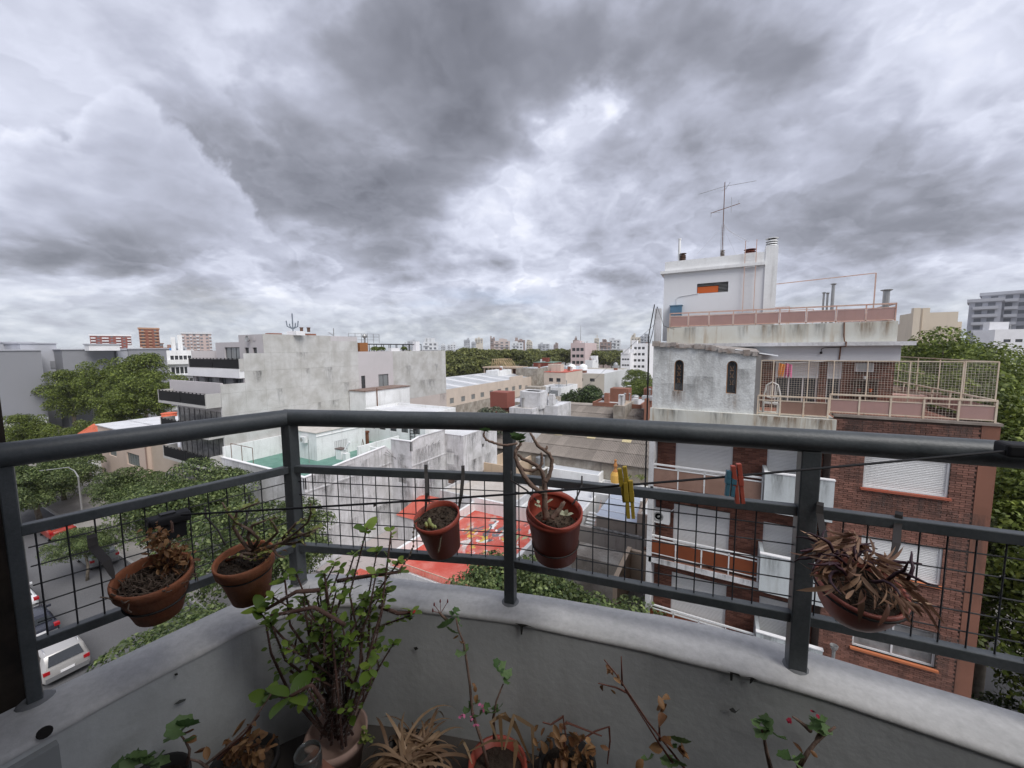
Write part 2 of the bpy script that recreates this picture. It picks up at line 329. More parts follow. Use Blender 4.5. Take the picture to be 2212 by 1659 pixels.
# ------------------------------------------------------------------ mesh helpers
class MB:
    def __init__(s): s.v = []; s.f = []; s.mi = []; s.cur = 0; s.smooth = False
    def add(s, vs, fs):
        o = len(s.v); s.v += [tuple(v) for v in vs]; s.f += [tuple(i+o for i in f) for f in fs]; s.mi += [s.cur]*len(fs); return s
    def box(s, x0, x1, y0, y1, z0, z1):
        return s.add([(x0, y0, z0), (x1, y0, z0), (x1, y1, z0), (x0, y1, z0), (x0, y0, z1), (x1, y0, z1), (x1, y1, z1), (x0, y1, z1)],
                     [(0, 3, 2, 1), (4, 5, 6, 7), (0, 1, 5, 4), (1, 2, 6, 5), (2, 3, 7, 6), (3, 0, 4, 7)])
    def obox(s, o, u, v, w):
        o, u, v, w = map(Vector, (o, u, v, w))
        if u.cross(v).dot(w) < 0: u, v = v, u
        P = [o, o+u, o+u+v, o+v, o+w, o+u+w, o+u+v+w, o+v+w]
        return s.add(P, [(0, 3, 2, 1), (4, 5, 6, 7), (0, 1, 5, 4), (1, 2, 6, 5), (2, 3, 7, 6), (3, 0, 4, 7)])
    def quad(s, *p): return s.add(p, [tuple(range(len(p)))])
    def tube(s, pts, r, n=6, cap=True, prof=None, up0=None):
        pts = [Vector(p) for p in pts]; rs = r if isinstance(r, (list, tuple)) else [r]*len(pts)
        rings = []; up = V3(up0) if up0 is not None else None
        for i, p in enumerate(pts):
            d = (pts[min(i+1, len(pts)-1)]-pts[max(i-1, 0)])
            d = d.normalized() if d.length > 1e-9 else Vector((0, 0, 1))
            if up is None:
                up = Vector((0, 0, 1)) if abs(d.z) < .95 else Vector((1, 0, 0))
            a = d.cross(up); a = a.normalized() if a.length > 1e-6 else d.orthogonal().normalized(); c_ = a.cross(d); up = c_
            if prof: rings.append([p+a*(q[0]*rs[i])+c_*(q[1]*rs[i]) for q in prof])
            else: rings.append([p+(a*math.cos(2*math.pi*k/n)+c_*math.sin(2*math.pi*k/n))*rs[i] for k in range(n)])
        n = len(rings[0]); vs = [v for rg in rings for v in rg]
        fs = [(i*n+k, i*n+(k+1) % n, (i+1)*n+(k+1) % n, (i+1)*n+k) for i in range(len(pts)-1) for k in range(n)]
        if cap: fs += [tuple(reversed(range(n))), tuple((len(pts)-1)*n+k for k in range(n))]
        return s.add(vs, fs)
    def lathe(s, c, prof, n=24, ax=None, cap=True):
        c = Vector(c); M = ax or Matrix.Identity(3)
        vs = [c+M@Vector((r*math.cos(2*math.pi*k/n), r*math.sin(2*math.pi*k/n), z)) for r, z in prof for k in range(n)]
        fs = [(i*n+k, i*n+(k+1) % n, (i+1)*n+(k+1) % n, (i+1)*n+k) for i in range(len(prof)-1) for k in range(n)]
        if cap: fs += [tuple(reversed(range(n))), tuple((len(prof)-1)*n+k for k in range(n))]
        return s.add(vs, fs)
    def bar(s, a, b_, w, h=None):
        """square bar between two points"""
        a, b_ = Vector(a), Vector(b_); h = h or w; d = (b_-a).normalized()
        up = Vector((0, 0, 1)) if abs(d.z) < .9 else Vector((0, 1, 0))
        x = d.cross(up).normalized(); y = x.cross(d).normalized()
        return s.obox(a-x*w/2-y*h/2, x*w, y*h, b_-a)
    def mesh(s, name, mats, off=(0, 0, 0), smooth=None):
        me = bpy.data.meshes.new(name); o = Vector(off)
        me.from_pydata([(v[0]-o.x, v[1]-o.y, v[2]-o.z) for v in s.v], [], s.f)
        mats = mats if isinstance(mats, (list, tuple)) else [mats]
        for m_ in mats: me.materials.append(m_)
        if len(mats) > 1: me.polygons.foreach_set('material_index', s.mi)
        if smooth if smooth is not None else s.smooth: me.polygons.foreach_set('use_smooth', [True]*len(me.polygons))
        me.update(); return me
    def build(s, name, mats, parent=None, smooth=None, **kw):
        off = wloc(parent) if parent is not None else (0, 0, 0)
        o = bpy.data.objects.new(name, s.mesh(name, mats, off, smooth)); COL.objects.link(o)
        if parent is not None: o.parent = parent
        if kw: tag(o, **kw)
        return o
def wloc(o):
    p = Vector((0, 0, 0))
    while o is not None: p = p+o.location; o = o.parent
    return p
def tag(o, label=None, cat=None, group=None, kind=None):
    if label: o['label'] = label
    if cat: o['category'] = cat
    if group: o['group'] = group
    if kind: o['kind'] = kind
    return o
def thing(name, label, cat, loc=(0, 0, 0), group=None):
    o = bpy.data.objects.new(name, None); COL.objects.link(o); o.location = loc; o.empty_display_size = .2
    return tag(o, label, cat, group)
def linked(name, me, parent, loc, rot=None, scale=None):
    """another object on shared mesh data, loc in world"""
    o = bpy.data.objects.new(name, me); COL.objects.link(o)
    o.location = Vector(loc)-(wloc(parent) if parent is not None else Vector((0, 0, 0)))
    if parent is not None: o.parent = parent
    if rot is not None: o.rotation_euler = rot
    if scale is not None: o.scale = scale
    return o
def copy_tree(o, parent=None):
    c_ = o.copy(); COL.objects.link(c_); c_.parent = parent
    for ch in list(o.children): copy_tree(ch, c_)
    return c_
V3 = Vector

def holes_wall(mb, p0, p1, z0, z1, holes, depth=.15):
    """upright wall sheet from p0 to p1 with real openings and reveals; its face looks to the right of p0->p1"""
    p0, p1 = V3((*p0, 0)), V3((*p1, 0)); L = (p1-p0).length; u = (p1-p0)/L; n = V3((u.y, -u.x, 0))
    def P(x, z, d=0.): q = p0+u*x-n*d; return (q.x, q.y, z)
    xs = sorted({0., L, *[h[0] for h in holes], *[h[1] for h in holes]}); zs = sorted({z0, z1, *[h[2] for h in holes], *[h[3] for h in holes]})
    for i in range(len(xs)-1):
        for j in range(len(zs)-1):
            cx_, cz_ = (xs[i]+xs[i+1])/2, (zs[j]+zs[j+1])/2
            if any(h[0] < cx_ < h[1] and h[2] < cz_ < h[3] for h in holes): continue
            mb.quad(P(xs[i], zs[j]), P(xs[i+1], zs[j]), P(xs[i+1], zs[j+1]), P(xs[i], zs[j+1]))
    for h in holes:
        a, c_, d, e = h[:4]
        mb.quad(P(a, d), P(a, e), P(a, e, depth), P(a, d, depth)); mb.quad(P(c_, e), P(c_, d), P(c_, d, depth), P(c_, e, depth))
        mb.quad(P(a, d), P(a, d, depth), P(c_, d, depth), P(c_, d)); mb.quad(P(a, e, depth), P(a, e), P(c_, e), P(c_, e, depth))
    return u, n
WCACHE = {}
def window(root, p0, p1, h, depth=.15, kind='g', fm=None, gm=None, mull=1, label=None):
    """frame with a pane (or shutter) standing in the opening h=(u0,u1,z0,z1)"""
    p0, p1 = V3((*p0, 0)), V3((*p1, 0)); u = (p1-p0).normalized(); n = V3((u.y, -u.x, 0))
    w, hh = h[1]-h[0], h[3]-h[2]
    fm = fm or BLACKM; gm = gm or DGLASS
    ax = 'x' if abs(u.x) > .5 else 'y'
    key = (ax, round(w, 3), round(hh, 3), kind, fm.name, gm.name, mull, depth > .05)
    loc = p0+u*(h[0]+w/2)-n*(depth-.005) + V3((0, 0, h[2]))
    if key not in WCACHE:
        t_ = min(.06, w*.1)
        f = MB()
        def bx(a, c_, d, e, y0=0., y1=.05): f.obox(u*a+n*y0+V3((0, 0, d)), u*(c_-a), n*(y1-y0), (0, 0, e-d))
        bx(-w/2, w/2, 0, t_); bx(-w/2, w/2, hh-t_, hh); bx(-w/2, -w/2+t_, t_, hh-t_); bx(w/2-t_, w/2, t_, hh-t_)
        if kind == 'g':
            for k in range(1, mull+1):
                x = -w/2+w*k/(mull+1); bx(x-t_*.4, x+t_*.4, t_, hh-t_)
        g = MB(); g.obox(u*(-w/2+t_*.5)+n*.01+V3((0, 0, t_*.5)), u*(w-t_), n*.012, (0, 0, hh-t_))
        WCACHE[key] = (f.mesh('window', fm), g.mesh('pane', gm))
    fme, gme = WCACHE[key]
    o = linked('window', fme, root, loc); linked('pane', gme, o, loc)
    if label: o['label'] = label
    return o
def shutter(root, p0, p1, h, depth=.12, pitch=.055, label=None):
    p0, p1 = V3((*p0, 0)), V3((*p1, 0)); u = (p1-p0).normalized(); n = V3((u.y, -u.x, 0)); w, hh = h[1]-h[0], h[3]-h[2]
    f = MB(); loc = p0+u*(h[0]+w/2)-n*depth+V3((0, 0, h[2]))
    def bx(a, c_, d, e, y0=0., y1=.07): f.obox(loc+u*a+n*y0+V3((0, 0, d)), u*(c_-a), n*(y1-y0), (0, 0, e-d))
    bx(-w/2, -w/2+.05, 0, hh); bx(w/2-.05, w/2, 0, hh); bx(-w/2+.05, w/2-.05, -.0, .03); bx(-w/2+.05, w/2-.05, 0.03, hh, .0, .01)
    o = f.build('shutter', WMET, root)
    if label: o['label'] = label
    k = ('slat', round(w, 3), abs(u.x) > .5)
    if k not in WCACHE:
        s_ = MB(); q = pitch
        a_ = u*(-w/2+.05); e_ = u*(w-.1)
        prof = [n*.012, n*.032+V3((0, 0, q*.25)), n*.034+V3((0, 0, q*.7)), n*.014+V3((0, 0, q*.9))]
        s_.add([a_+p for p in prof]+[a_+e_+p for p in prof], [(0, 4, 5, 1), (1, 5, 6, 2), (2, 6, 7, 3)])
        WCACHE[k] = s_.mesh('slat', SLAT)
    for i in range(int((hh-.03)/pitch)): linked('slat', WCACHE[k], o, loc+V3((0, 0, .03+i*pitch)))
    return o
def block(name, label, cat, a0, a1, b0, b1, z0, z1, wall, roofm, par=.5, wins=(), side='R', depth=.12, fm=None, gm=None, group=None, mull=1):
    """a box building: walls with openings on the two faces we see, roof slab behind a parapet.
    wins: (face, nx, nz, margin, w, h, zfirst, zstep) ; face 'F' looks at -Y, 'S' at +X or -X"""
    root = thing(name, label, cat, ((a0+a1)/2, (b0+b1)/2, z0), group)
    hf, hs = [], []
    for wd in wins:
        fc, nx, nz, mg, w, h, zf, zs = wd
        L = (a1-a0) if fc == 'F' else (b1-b0); lst = hf if fc == 'F' else hs
        for i in range(nx):
            x = mg+(L-2*mg)*(i+.5)/nx
            for j in range(nz):
                z = zf+j*zs
                if z+h < z1-.1: lst.append((x-w/2, x+w/2, z, z+h))
    mb = MB()
    F = ((a0, b0), (a1, b0)); Sd = ((a1, b0), (a1, b1)) if side == 'R' else ((a0, b1), (a0, b0))
    Sd2 = ((a0, b1), (a0, b0)) if side == 'R' else ((a1, b0), (a1, b1))
    holes_wall(mb, *F, z0, z1, hf, depth); holes_wall(mb, *Sd, z0, z1, hs, depth)
    holes_wall(mb, *Sd2, z0, z1, []); holes_wall(mb, (a1, b1), (a0, b1), z0, z1, [])
    t_ = .2
    if par:
        q = [(a0, b0), (a1, b0), (a1, b1), (a0, b1)]; r = [(a0+t_, b0+t_), (a1-t_, b0+t_), (a1-t_, b1-t_), (a0+t_, b1-t_)]
        for i in range(4):
            j = (i+1) % 4
            mb.quad((*q[i], z1), (*q[j], z1), (*r[j], z1), (*r[i], z1)); mb.quad((*r[i], z1), (*r[j], z1), (*r[j], z1-par), (*r[i], z1-par))
    w_ = mb.build('wall', wall, root)
    rf = MB(); rf.box(a0+(t_ if par else -.05), a1-(t_ if par else -.05), b0+(t_ if par else -.05), b1-(t_ if par else -.05), z1-par-(.2 if par else 0), z1-par+(0.0 if par else .15))
    rf.build('roof', roofm, root)
    for h in hf: window(root, *F, h, depth, 'g', fm, gm, mull)
    for h in hs: window(root, *Sd, h, depth, 'g', fm, gm, mull)
    return root

def leaves_mesh(name, pts, nrm, size, m_, aspect=.6, bend=.25):
    """one mesh of many small folded leaf faces: pts Nx3, nrm Nx3 (facing), size N"""
    N = len(pts); r1 = rng.normal(size=(N, 3)); t1 = np.cross(nrm, r1); t1 /= np.linalg.norm(t1, axis=1)[:, None]+1e-9
    t2 = np.cross(nrm, t1); s_ = size[:, None]
    A = pts-t1*s_*.5; Bq = pts+t2*s_*aspect*.5+nrm*s_*bend*.3; C_ = pts+t1*s_*.5-nrm*s_*bend*.4; D = pts-t2*s_*aspect*.5+nrm*s_*bend*.3
    v = np.stack([A, Bq, C_, D], 1).reshape(-1, 3).astype(np.float32)
    me = bpy.data.meshes.new(name); me.vertices.add(4*N); me.vertices.foreach_set('co', v.ravel())
    me.loops.add(4*N); me.loops.foreach_set('vertex_index', np.arange(4*N, dtype=np.int32))
    me.polygons.add(N); me.polygons.foreach_set('loop_start', np.arange(0, 4*N, 4, dtype=np.int32)); me.polygons.foreach_set('loop_total', np.full(N, 4, np.int32))
    me.materials.append(m_); me.update(calc_edges=True); return me
def crown_points(blobs, n, shell=.35):
    """leaf positions gathered near the surfaces of many lumps"""
    w = np.array([b_[3]*b_[4] for b_ in blobs]); w = w/w.sum(); k = rng.choice(len(blobs), n, p=w)
    B_ = np.array(blobs)[k]; d = rng.normal(size=(n, 3)); d /= np.linalg.norm(d, axis=1)[:, None]
    d[:, 2] = np.where(d[:, 2] < -.35, -d[:, 2], d[:, 2])
    rad = 1-shell*rng.random(n)**1.6
    p = B_[:, :3]+d*np.stack([B_[:, 3], B_[:, 3], B_[:, 4]], 1)*rad[:, None]
    nr = d+rng.normal(size=(n, 3))*.55+np.array([0, 0, .25]); nr /= np.linalg.norm(nr, axis=1)[:, None]
    return p, nr
def lumps(rx, ry, rz, n, lr, flat=.75, seed=0):
    r_ = np.random.default_rng(seed); out = []
    for i in range(n):
        d = r_.normal(size=3); d /= np.linalg.norm(d); rr = r_.random()**.45
        l = lr*(.65+.7*r_.random())
        out.append((d[0]*rx*rr, d[1]*ry*rr, d[2]*rz*rr, l, l*flat))
    return out
def tree_meshes(key, rx, ry, rz, nl, lr, n, leaf, lm, trunk_h, tr=.2, seed=0, limbs=7, flat=.75):
    """crown centred at origin, trunk from -trunk_h"""
    bl = lumps(rx, ry, rz, nl, lr, flat, seed)
    p, nr = crown_points(bl, n)
    cm = leaves_mesh('crown', p, nr, leaf*(.6+.8*rng.random(n)), lm)
    t_ = MB(); r_ = random.Random(seed)
    t_.tube([(0, 0, -trunk_h), (.05*trunk_h*r_.uniform(-1, 1), 0, -trunk_h*.6), (0, .02, -rz*.45)], [tr*1.25, tr, tr*.8], 8)
    for i in range(limbs):
        b_ = bl[r_.randrange(len(bl))]
        t_.tube([(0, .02, -rz*.62), (b_[0]*.35, b_[1]*.35, -rz*.3+b_[2]*.2), (b_[0]*.95, b_[1]*.95, b_[2])], [tr*.55, tr*.35, tr*.08], 5)
    return cm, t_.mesh('trunk', BARK, smooth=True)
TREES = {}
def tree(x, y, z, key, label, group=None, s=1.0, rot=0., zs=1.0, cat='tree', name='street_tree', base=0.0):
    cm, tm, th = TREES[key]
    root = thing(name, label, cat, (x, y, base), group)
    for nm, me in (('trunk', tm), ('crown', cm)):
        o = bpy.data.objects.new(nm, me); COL.objects.link(o); o.parent = root; o.location = (0, 0, z-base); o.rotation_euler = (0, 0, rot); o.scale = (s, s, s*zs)
        if nm == 'trunk': o.scale = (s, s, (z-base)/th if th else s)
    return root

def stainmat(name, col, amt=.7, sc=3.0, st=.25):
    """see-through dirt: breaks up by noise and dies away to its sides and foot"""
    if name in MATS: return MATS[name]
    m_ = bpy.data.materials.new(name); m_.use_nodes = True; t = m_.node_tree; bb = NB(t); p = t.nodes['Principled BSDF']; tcn = bb.n('ShaderNodeTexCoord')
    sp = bb.n('ShaderNodeSeparateXYZ'); bb.set(sp.inputs[0], tcn.outputs['UV']); ux, uy = sp.outputs[0], sp.outputs[1]
    f = bb.math('MULTIPLY', bb.mapr(ux, 0, .25), bb.mapr(ux, 1, .75)); f = bb.math('MULTIPLY', f, bb.mapr(uy, .0, .9))
    n_ = bb.mapr(bb.noise(bb.vmath('MULTIPLY', tcn.outputs['Object'], (sc*2, sc*2, sc*st)), 1.5, 6, .65), .38, .62)
    bb.set(p.inputs['Alpha'], bb.math('MULTIPLY', bb.math('MULTIPLY', f, n_), amt)); p.inputs['Base Color'].default_value = (*col, 1); p.inputs['Roughness'].default_value = .95; p.inputs['Specular IOR Level'].default_value = .1
    MATS[name] = m_; return m_
RUSTS = stainmat('rust_run', (.24, .14, .07), .6); GRIME = stainmat('grime_run', (.10, .095, .09), .42); GRIMEP = stainmat('grime_patch', (.22, .215, .21), .38, 1.2, .6)
def stain(par, p0, p1, z0, z1, m_=None, off=.006):
    """thin dirt film on an upright wall, from p0 to p1, facing right of that direction"""
    p0, p1 = V3((*p0, 0)), V3((*p1, 0)); u = (p1-p0).normalized(); n = V3((u.y, -u.x, 0))*off; o_ = wloc(par) if par else V3()
    P_ = [p0+n+V3((0, 0, z0)), p1+n+V3((0, 0, z0)), p1+n+V3((0, 0, z1)), p0+n+V3((0, 0, z1))]
    me = bpy.data.meshes.new('stain'); me.from_pydata([tuple(p-o_) for p in P_], [], [(0, 1, 2, 3)]); uv = me.uv_layers.new(name='UVMap')
    for i, c_ in enumerate(((0, 0), (1, 0), (1, 1), (0, 1))): uv.data[i].uv = c_
    me.materials.append(m_ or GRIME); o = bpy.data.objects.new('stain', me); COL.objects.link(o); o.parent = par; return o
# places measured on the picture: (x0, y0, scale) of the regions the notes were taken in
RG = dict(r1=(0,630.8,.28105),r3=(438.8,658.3,.2728),r4=(877.7,658.3,.2728),r5=(1371.4,356.6,.28105),r6=(1371.4,740.5,.1984),r7=(1755.3,603.4,.2149),r8=(1590.8,658.3,.1736),
 s1=(438.8,905.1,.2728),s2=(877.7,905.1,.2728),s3=(1371.4,905.1,.2810),s4=(1700.5,932.5,.3307),k1=(768,905.1,.1364),k2=(1014.8,921.6,.186),k3=(932.5,685.7,.2232),k4=(0,905.1,.2149),k5=(713.1,1097.1,.1488),k6=(1042.2,795.4,.1736),k7=(192,685.7,.1612))
def K(s, x, y): a = RG[s]; return (a[0]+x*a[2], a[1]+y*a[2])
# ------------------------------------------------------------------ the ground
MB().add([(-4500, -1500, -.02), (4500, -1500, -.02), (4500, 7000, -.02), (-4500, 7000, -.02)], [(0, 1, 2, 3)]).build('ground', GROUNDM, kind='structure')
MB().add([(-400, 4.2, -.012), (8.6, 4.2, -.012), (8.6, -60, -.012), (15.6, -60, -.012), (15.6, 4.2, -.012), (200, 4.2, -.012), (200, 11.8, -.012), (15.6, 11.8, -.012), (15.6, 300, -.012), (8.6, 300, -.012), (8.6, 11.8, -.012), (-400, 11.8, -.012)],
         [(0, 1, 8, 9) if False else (0, 1, 10, 11), (1, 2, 3, 4), (1, 4, 7, 10), (4, 5, 6, 7), (10, 7, 8, 9)]).build('road', ASPH, kind='structure')
for nm, (x0, x1, y0, y1) in {'pavement': (-400, 7.2, .4, 4.0), 'pavement_far': (-400, 7.2, 12.0, 18.3)}.items():
    o = MB().box(x0, x1, y0, y1, -.3, .12).build('pavement', PAVE, kind='structure')
for (x0, x1, y0, y1) in ((-400, 7.2, 4.0, 4.2), (-400, 7.2, 11.8, 12.0), (7.2, 7.4, 11.8, 120), (7.2, 7.4, -40, 4.2)):
    MB().box(x0, x1, y0, y1, -.3, .135).build('kerb', KERB, kind='structure')


# ------------------------------------------------------------------ brick apartment building on the right
BR = thing('brick_apartment_building', 'brown brick apartment block with white balconies, roof terrace and aerial on the right', 'building', (2.4, 17, 0))
BX0, BX1, BY = -2.45, 7.1, 16.3
BW = 17.25           # recessed wall behind the balconies
ZT = 15.55           # terrace floor edge
shell = MB()
wins_w = [(4.22, 6.2, 13.38, 14.55), (4.3, 6.22, 10.56, 11.75), (4.27, 6.3, 7.8, 8.98), (4.27, 6.3, 4.8, 6.0), (4.27, 6.3, 2.0, 3.2)]
hw = [(a-3.36, c-3.36, d, e) for a, c, d, e in wins_w]
holes_wall(shell, (3.36, BY+.012), (BX1-.35, BY+.012), 0, ZT+.12, hw, .16)
sh_h = [(-1.56-BX0, .52-BX0, z, z+2.15) for z in (12.25, 9.2, 6.15, 3.1, .2)]
sh_h2 = [(1.66-BX0, 3.05-BX0, z, z+1.9) for z in (12.4, 9.35, 6.3, 3.25)]
holes_wall(shell, (BX0, BW+.012), (3.4, BW+.012), 0, ZT-.1, sh_h+sh_h2, .14)
holes_wall(shell, (3.36, BW+.02), (3.36, BY+.014), 0, ZT, [])
holes_wall(shell, (BX1, BY+.01), (BX1, 30), 0, ZT+.12, [])
holes_wall(shell, (BX0, 30), (BX0, BW), 0, ZT, [])
shell.build('wall', MORT, BR)
MB().box(BX1-.35, BX1+.02, BY-.02, BY+.4, 0, ZT+.12).build('corner_pilaster', BRICKO, BR)
MB().box(3.34, BX1+.05, BY-.06, BY+.22, ZT+.125, ZT+.2).build('coping', mat('dirty_coping', (.30, .26, .23), .9, (.16, .13, .11), 3, .7), BR)
MB().box(BX0-.04, BX0+.16, BY+.0, BW+.3, 0, ZT-.02).build('side_wall', WHITE2, BR)
# single bricks, laid course by course; the 300 that show largest are objects of their own
bl_, bh_, bj = .235, .058, .012
bricks = []
def lay(x0, x1, z0, z1, y, hs, fx):
    row = 0; z = z0
    while z+bh_ < z1:
        x = x0 - (bl_/2 if row % 2 else 0)
        while x < x1:
            a, c_ = max(x, x0), min(x+bl_, x1)
            if c_-a > .03:
                for h in hs:
                    if h[2] < z+bh_ and z < h[3]:
                        if a < h[1] and c_ > h[0]:
                            if a < h[0]-.02 and c_ <= h[1]: c_ = h[0]
                            elif c_ > h[1]+.02 and a >= h[0]: a = h[1]
                            else: a = c_
                if c_-a > .03: bricks.append((a, c_, z, y, fx))
            x += bl_+bj
        z += bh_+bj; row += 1
lay(3.37, BX1-.36, 5.6, ZT+.11, BY, wins_w, 0)
Lh = [(a+BX0, c+BX0, d, e) for a, c, d, e in sh_h+sh_h2]
lay(BX0+.17, 3.34, 5.6, ZT-.15, BW, Lh, 1)
wing = [q for q in bricks if q[4] == 0]
def keyv(q): return -q[2] if q[0] > 5 else -q[2]+3
big = sorted([q for q in wing if 15.5 > q[2] and abs(q[1]-q[0]-bl_) < .01 and q[0] > 6.25], key=lambda q: -q[2])[:290]
bigset = set(big)
bme = MB().box(0, bl_, -.012, .02, 0, bh_).mesh('brick', BRICK)
for q in big: linked('brick', bme, BR, (q[0], q[3]+random.uniform(-.002, .002), q[2]))
for nm, fx, mt in (('brickwork', 0, BRICK), ('balcony_brickwork', 1, BRICKD)):
    mb = MB()
    for q in bricks:
        if q[4] == fx and q not in bigset:
            d = random.uniform(-.003, .003)
            a, c_, z, y = q[:4]; y0 = y-.012+d
            mb.add([(a, y0, z), (c_, y0, z), (c_, y0, z+bh_), (a, y0, z+bh_), (a, y+.012, z), (c_, y+.012, z), (c_, y+.012, z+bh_), (a, y+.012, z+bh_)],
                   [(0, 1, 2, 3), (0, 4, 5, 1), (3, 2, 6, 7), (0, 3, 7, 4), (1, 5, 6, 2)])
    mb.build(nm, mt, BR, kind='stuff')
# windows of the wing with sills
for k, (h, hh) in enumerate(zip(hw, wins_w)):
    if k in (0, 1): shutter(BR, (3.36, BY), (BX1, BY), h, .10)
    else: window(BR, (3.36, BY), (BX1, BY), h, .14, 'g', WMET, CGLASS, 1)
    MB().box(hh[0]-.06, hh[1]+.06, BY-.09, BY+.1, hh[2]-.07, hh[2]).build('sill', mat('red_sill_tile', (.38, .09, .05), .7, (.3, .12, .08), 3, .6) if k < 1 else mat('orange_sill_tile', (.48, .16, .07), .7, (.4, .13, .06), 3, .6), BR)
for h in sh_h: shutter(BR, (BX0, BW), (3.4, BW), h, .09)
for h in sh_h2: shutter(BR, (BX0, BW), (3.4, BW), h, .09)
# balconies: slab, white rail, brown panels, solid stucco front
for k, z in enumerate((12.3, 9.25, 6.2, 3.15)):
    MB().box(BX0+.05, 3.36, BY-.0, BW, z-.22, z).build('balcony_slab', WHITE2, BR)
    MB().box(BX0+.08, 1.5, BY+.02, BW-.02, z, z+.015).build('balcony_floor', mat('brown_floor', (.16, .06, .04), .7, (.30, .20, .14), 4, .5), BR)
    r = MB(); zt = z+.93
    x0, x1, y0 = BX0+.14, 1.47, BY+.05
    r.box(x0, x1, y0-.03, y0+.03, zt-.02, zt+.04); r.box(x0, x1, y0-.02, y0+.02, zt-.16, zt-.12)
    r.box(x0-.02, x0+.02, y0, BW-.05, zt-.02, zt+.03); r.box(x0-.015, x0+.015, y0, BW-.05, zt-.16, zt-.12)
    if k: r.box(x0, x1, y0-.015, y0+.015, z+.16, z+.19)
    for i in range(5 if k else 5):
        xx = x0+(x1-x0)*i/4; r.box(xx-.02, xx+.02, y0-.02, y0+.02, z, zt-.02)
    r.box(x0-.02, x0+.02, BW-.09, BW-.05, z, zt)
    ro = r.build('balcony_rail', WMET, BR)
    for i in range(4):
        xa, xb = x0+(x1-x0)*i/4+.03, x0+(x1-x0)*(i+1)/4-.03
        MB().box(xa, xb, y0-.006, y0+.006, z+(.2 if k else .04), zt-.17).build('balcony_panel', PGLASS2 if k == 0 else mat('rust_brown_panel', (.20, .055, .02), .6, (.14, .04, .02), 2, .6), ro)
    # solid front with its own side and coping
    MB().box(1.52, 3.36+.12, BY-.16, BY-.04, z-.24, z+1.2).build('balcony_front', WSTUC, BR)
    MB().box(3.36, 3.48, BY-.04, BY+.0, z-.24, z+1.19).box(1.52, 1.64, BY-.04, BW, z+.0, z+1.19).build('balcony_side', WSTUC, BR)
    MB().box(1.5, 3.5, BY-.18, BY-.02, z+1.2, z+1.24).build('balcony_coping', WHITEC, BR)
# the terrace storey
MB().box(BX0+.02, BX1-.02, BW, 30, ZT-.3, ZT-.05).build('terrace_floor', mat('terrace_tiles', (.30, .14, .10), .8, (.22, .1, .07), 2, .6), BR)
MB().box(BX0-.02, 3.42, BY-.12, BW+.1, ZT-.62, ZT+.02).build('terrace_edge', RUSTY, BR)
# lean-to room in rough render with two arched windows
LR = [(-2.42, 15.57), (1.08, 15.57), (1.08, 17.72), (-.6, 17.98), (-2.42, 18.13)]
lr = MB(); ay = BY+.0
def arch(xc, w, z0, z1):
    pts = [(xc-w/2, z0)]; r_ = w/2; n = 8
    pts += [(xc-r_*math.cos(math.pi*i/n), z1-r_+r_*math.sin(math.pi*i/n)) for i in range(n+1)]; pts.append((xc+w/2, z0)); return pts
AW = [(-1.455, .34, 16.30, 17.52), (.345, .34, 16.28, 17.50)]
# front split in columns so that the arched openings stay open
cuts = [-2.42, AW[0][0]-.17, AW[0][0]+.17, AW[1][0]-.17, AW[1][0]+.17, 1.08]
def ztop(x): return 18.13+(x+2.42)*(17.98-18.13)/1.82 if x < -.6 else 17.98+(x+.6)*(17.72-17.98)/1.68
for i in range(5):
    xa, xb = cuts[i], cuts[i+1]
    if i in (1, 3):
        A_ = AW[i//2]; P_ = arch(*A_)
        lr.add([(xa, ay, 15.57), (xb, ay, 15.57), (xb, ay, A_[2]), (xa, ay, A_[2])], [(0, 1, 2, 3)])
        up_ = P_[1:-1]
        for j in range(len(up_)-1):
            lr.add([(up_[j][0], ay, up_[j][1]), (up_[j+1][0], ay, up_[j+1][1]), (up_[j+1][0], ay, ztop(up_[j+1][0])), (up_[j][0], ay, ztop(up_[j][0]))], [(0, 1, 2, 3)])
        Q = P_+[P_[0]]
        for j in range(len(Q)-1):
            lr.add([(Q[j][0], ay, Q[j][1]), (Q[j+1][0], ay, Q[j+1][1]), (Q[j+1][0], ay+.14, Q[j+1][1]), (Q[j][0], ay+.14, Q[j][1])], [(3, 2, 1, 0)])
    else: lr.add([(xa, ay, 15.57), (xb, ay, 15.57), (xb, ay, ztop(xb)), (xa, ay, ztop(xa))], [(0, 1, 2, 3)])
lr.add([(1.08, ay, 15.57), (1.08, 19.2, 15.57), (1.08, 19.2, 17.72), (1.08, ay, 17.72)], [(0, 1, 2, 3)])
lr.add([(-2.42, 19.2, 15.57), (-2.42, ay, 15.57), (-2.42, ay, 18.13), (-2.42, 19.2, 18.13)], [(0, 1, 2, 3)])
lro = lr.build('lean_to_wall', ROUGH, BR)
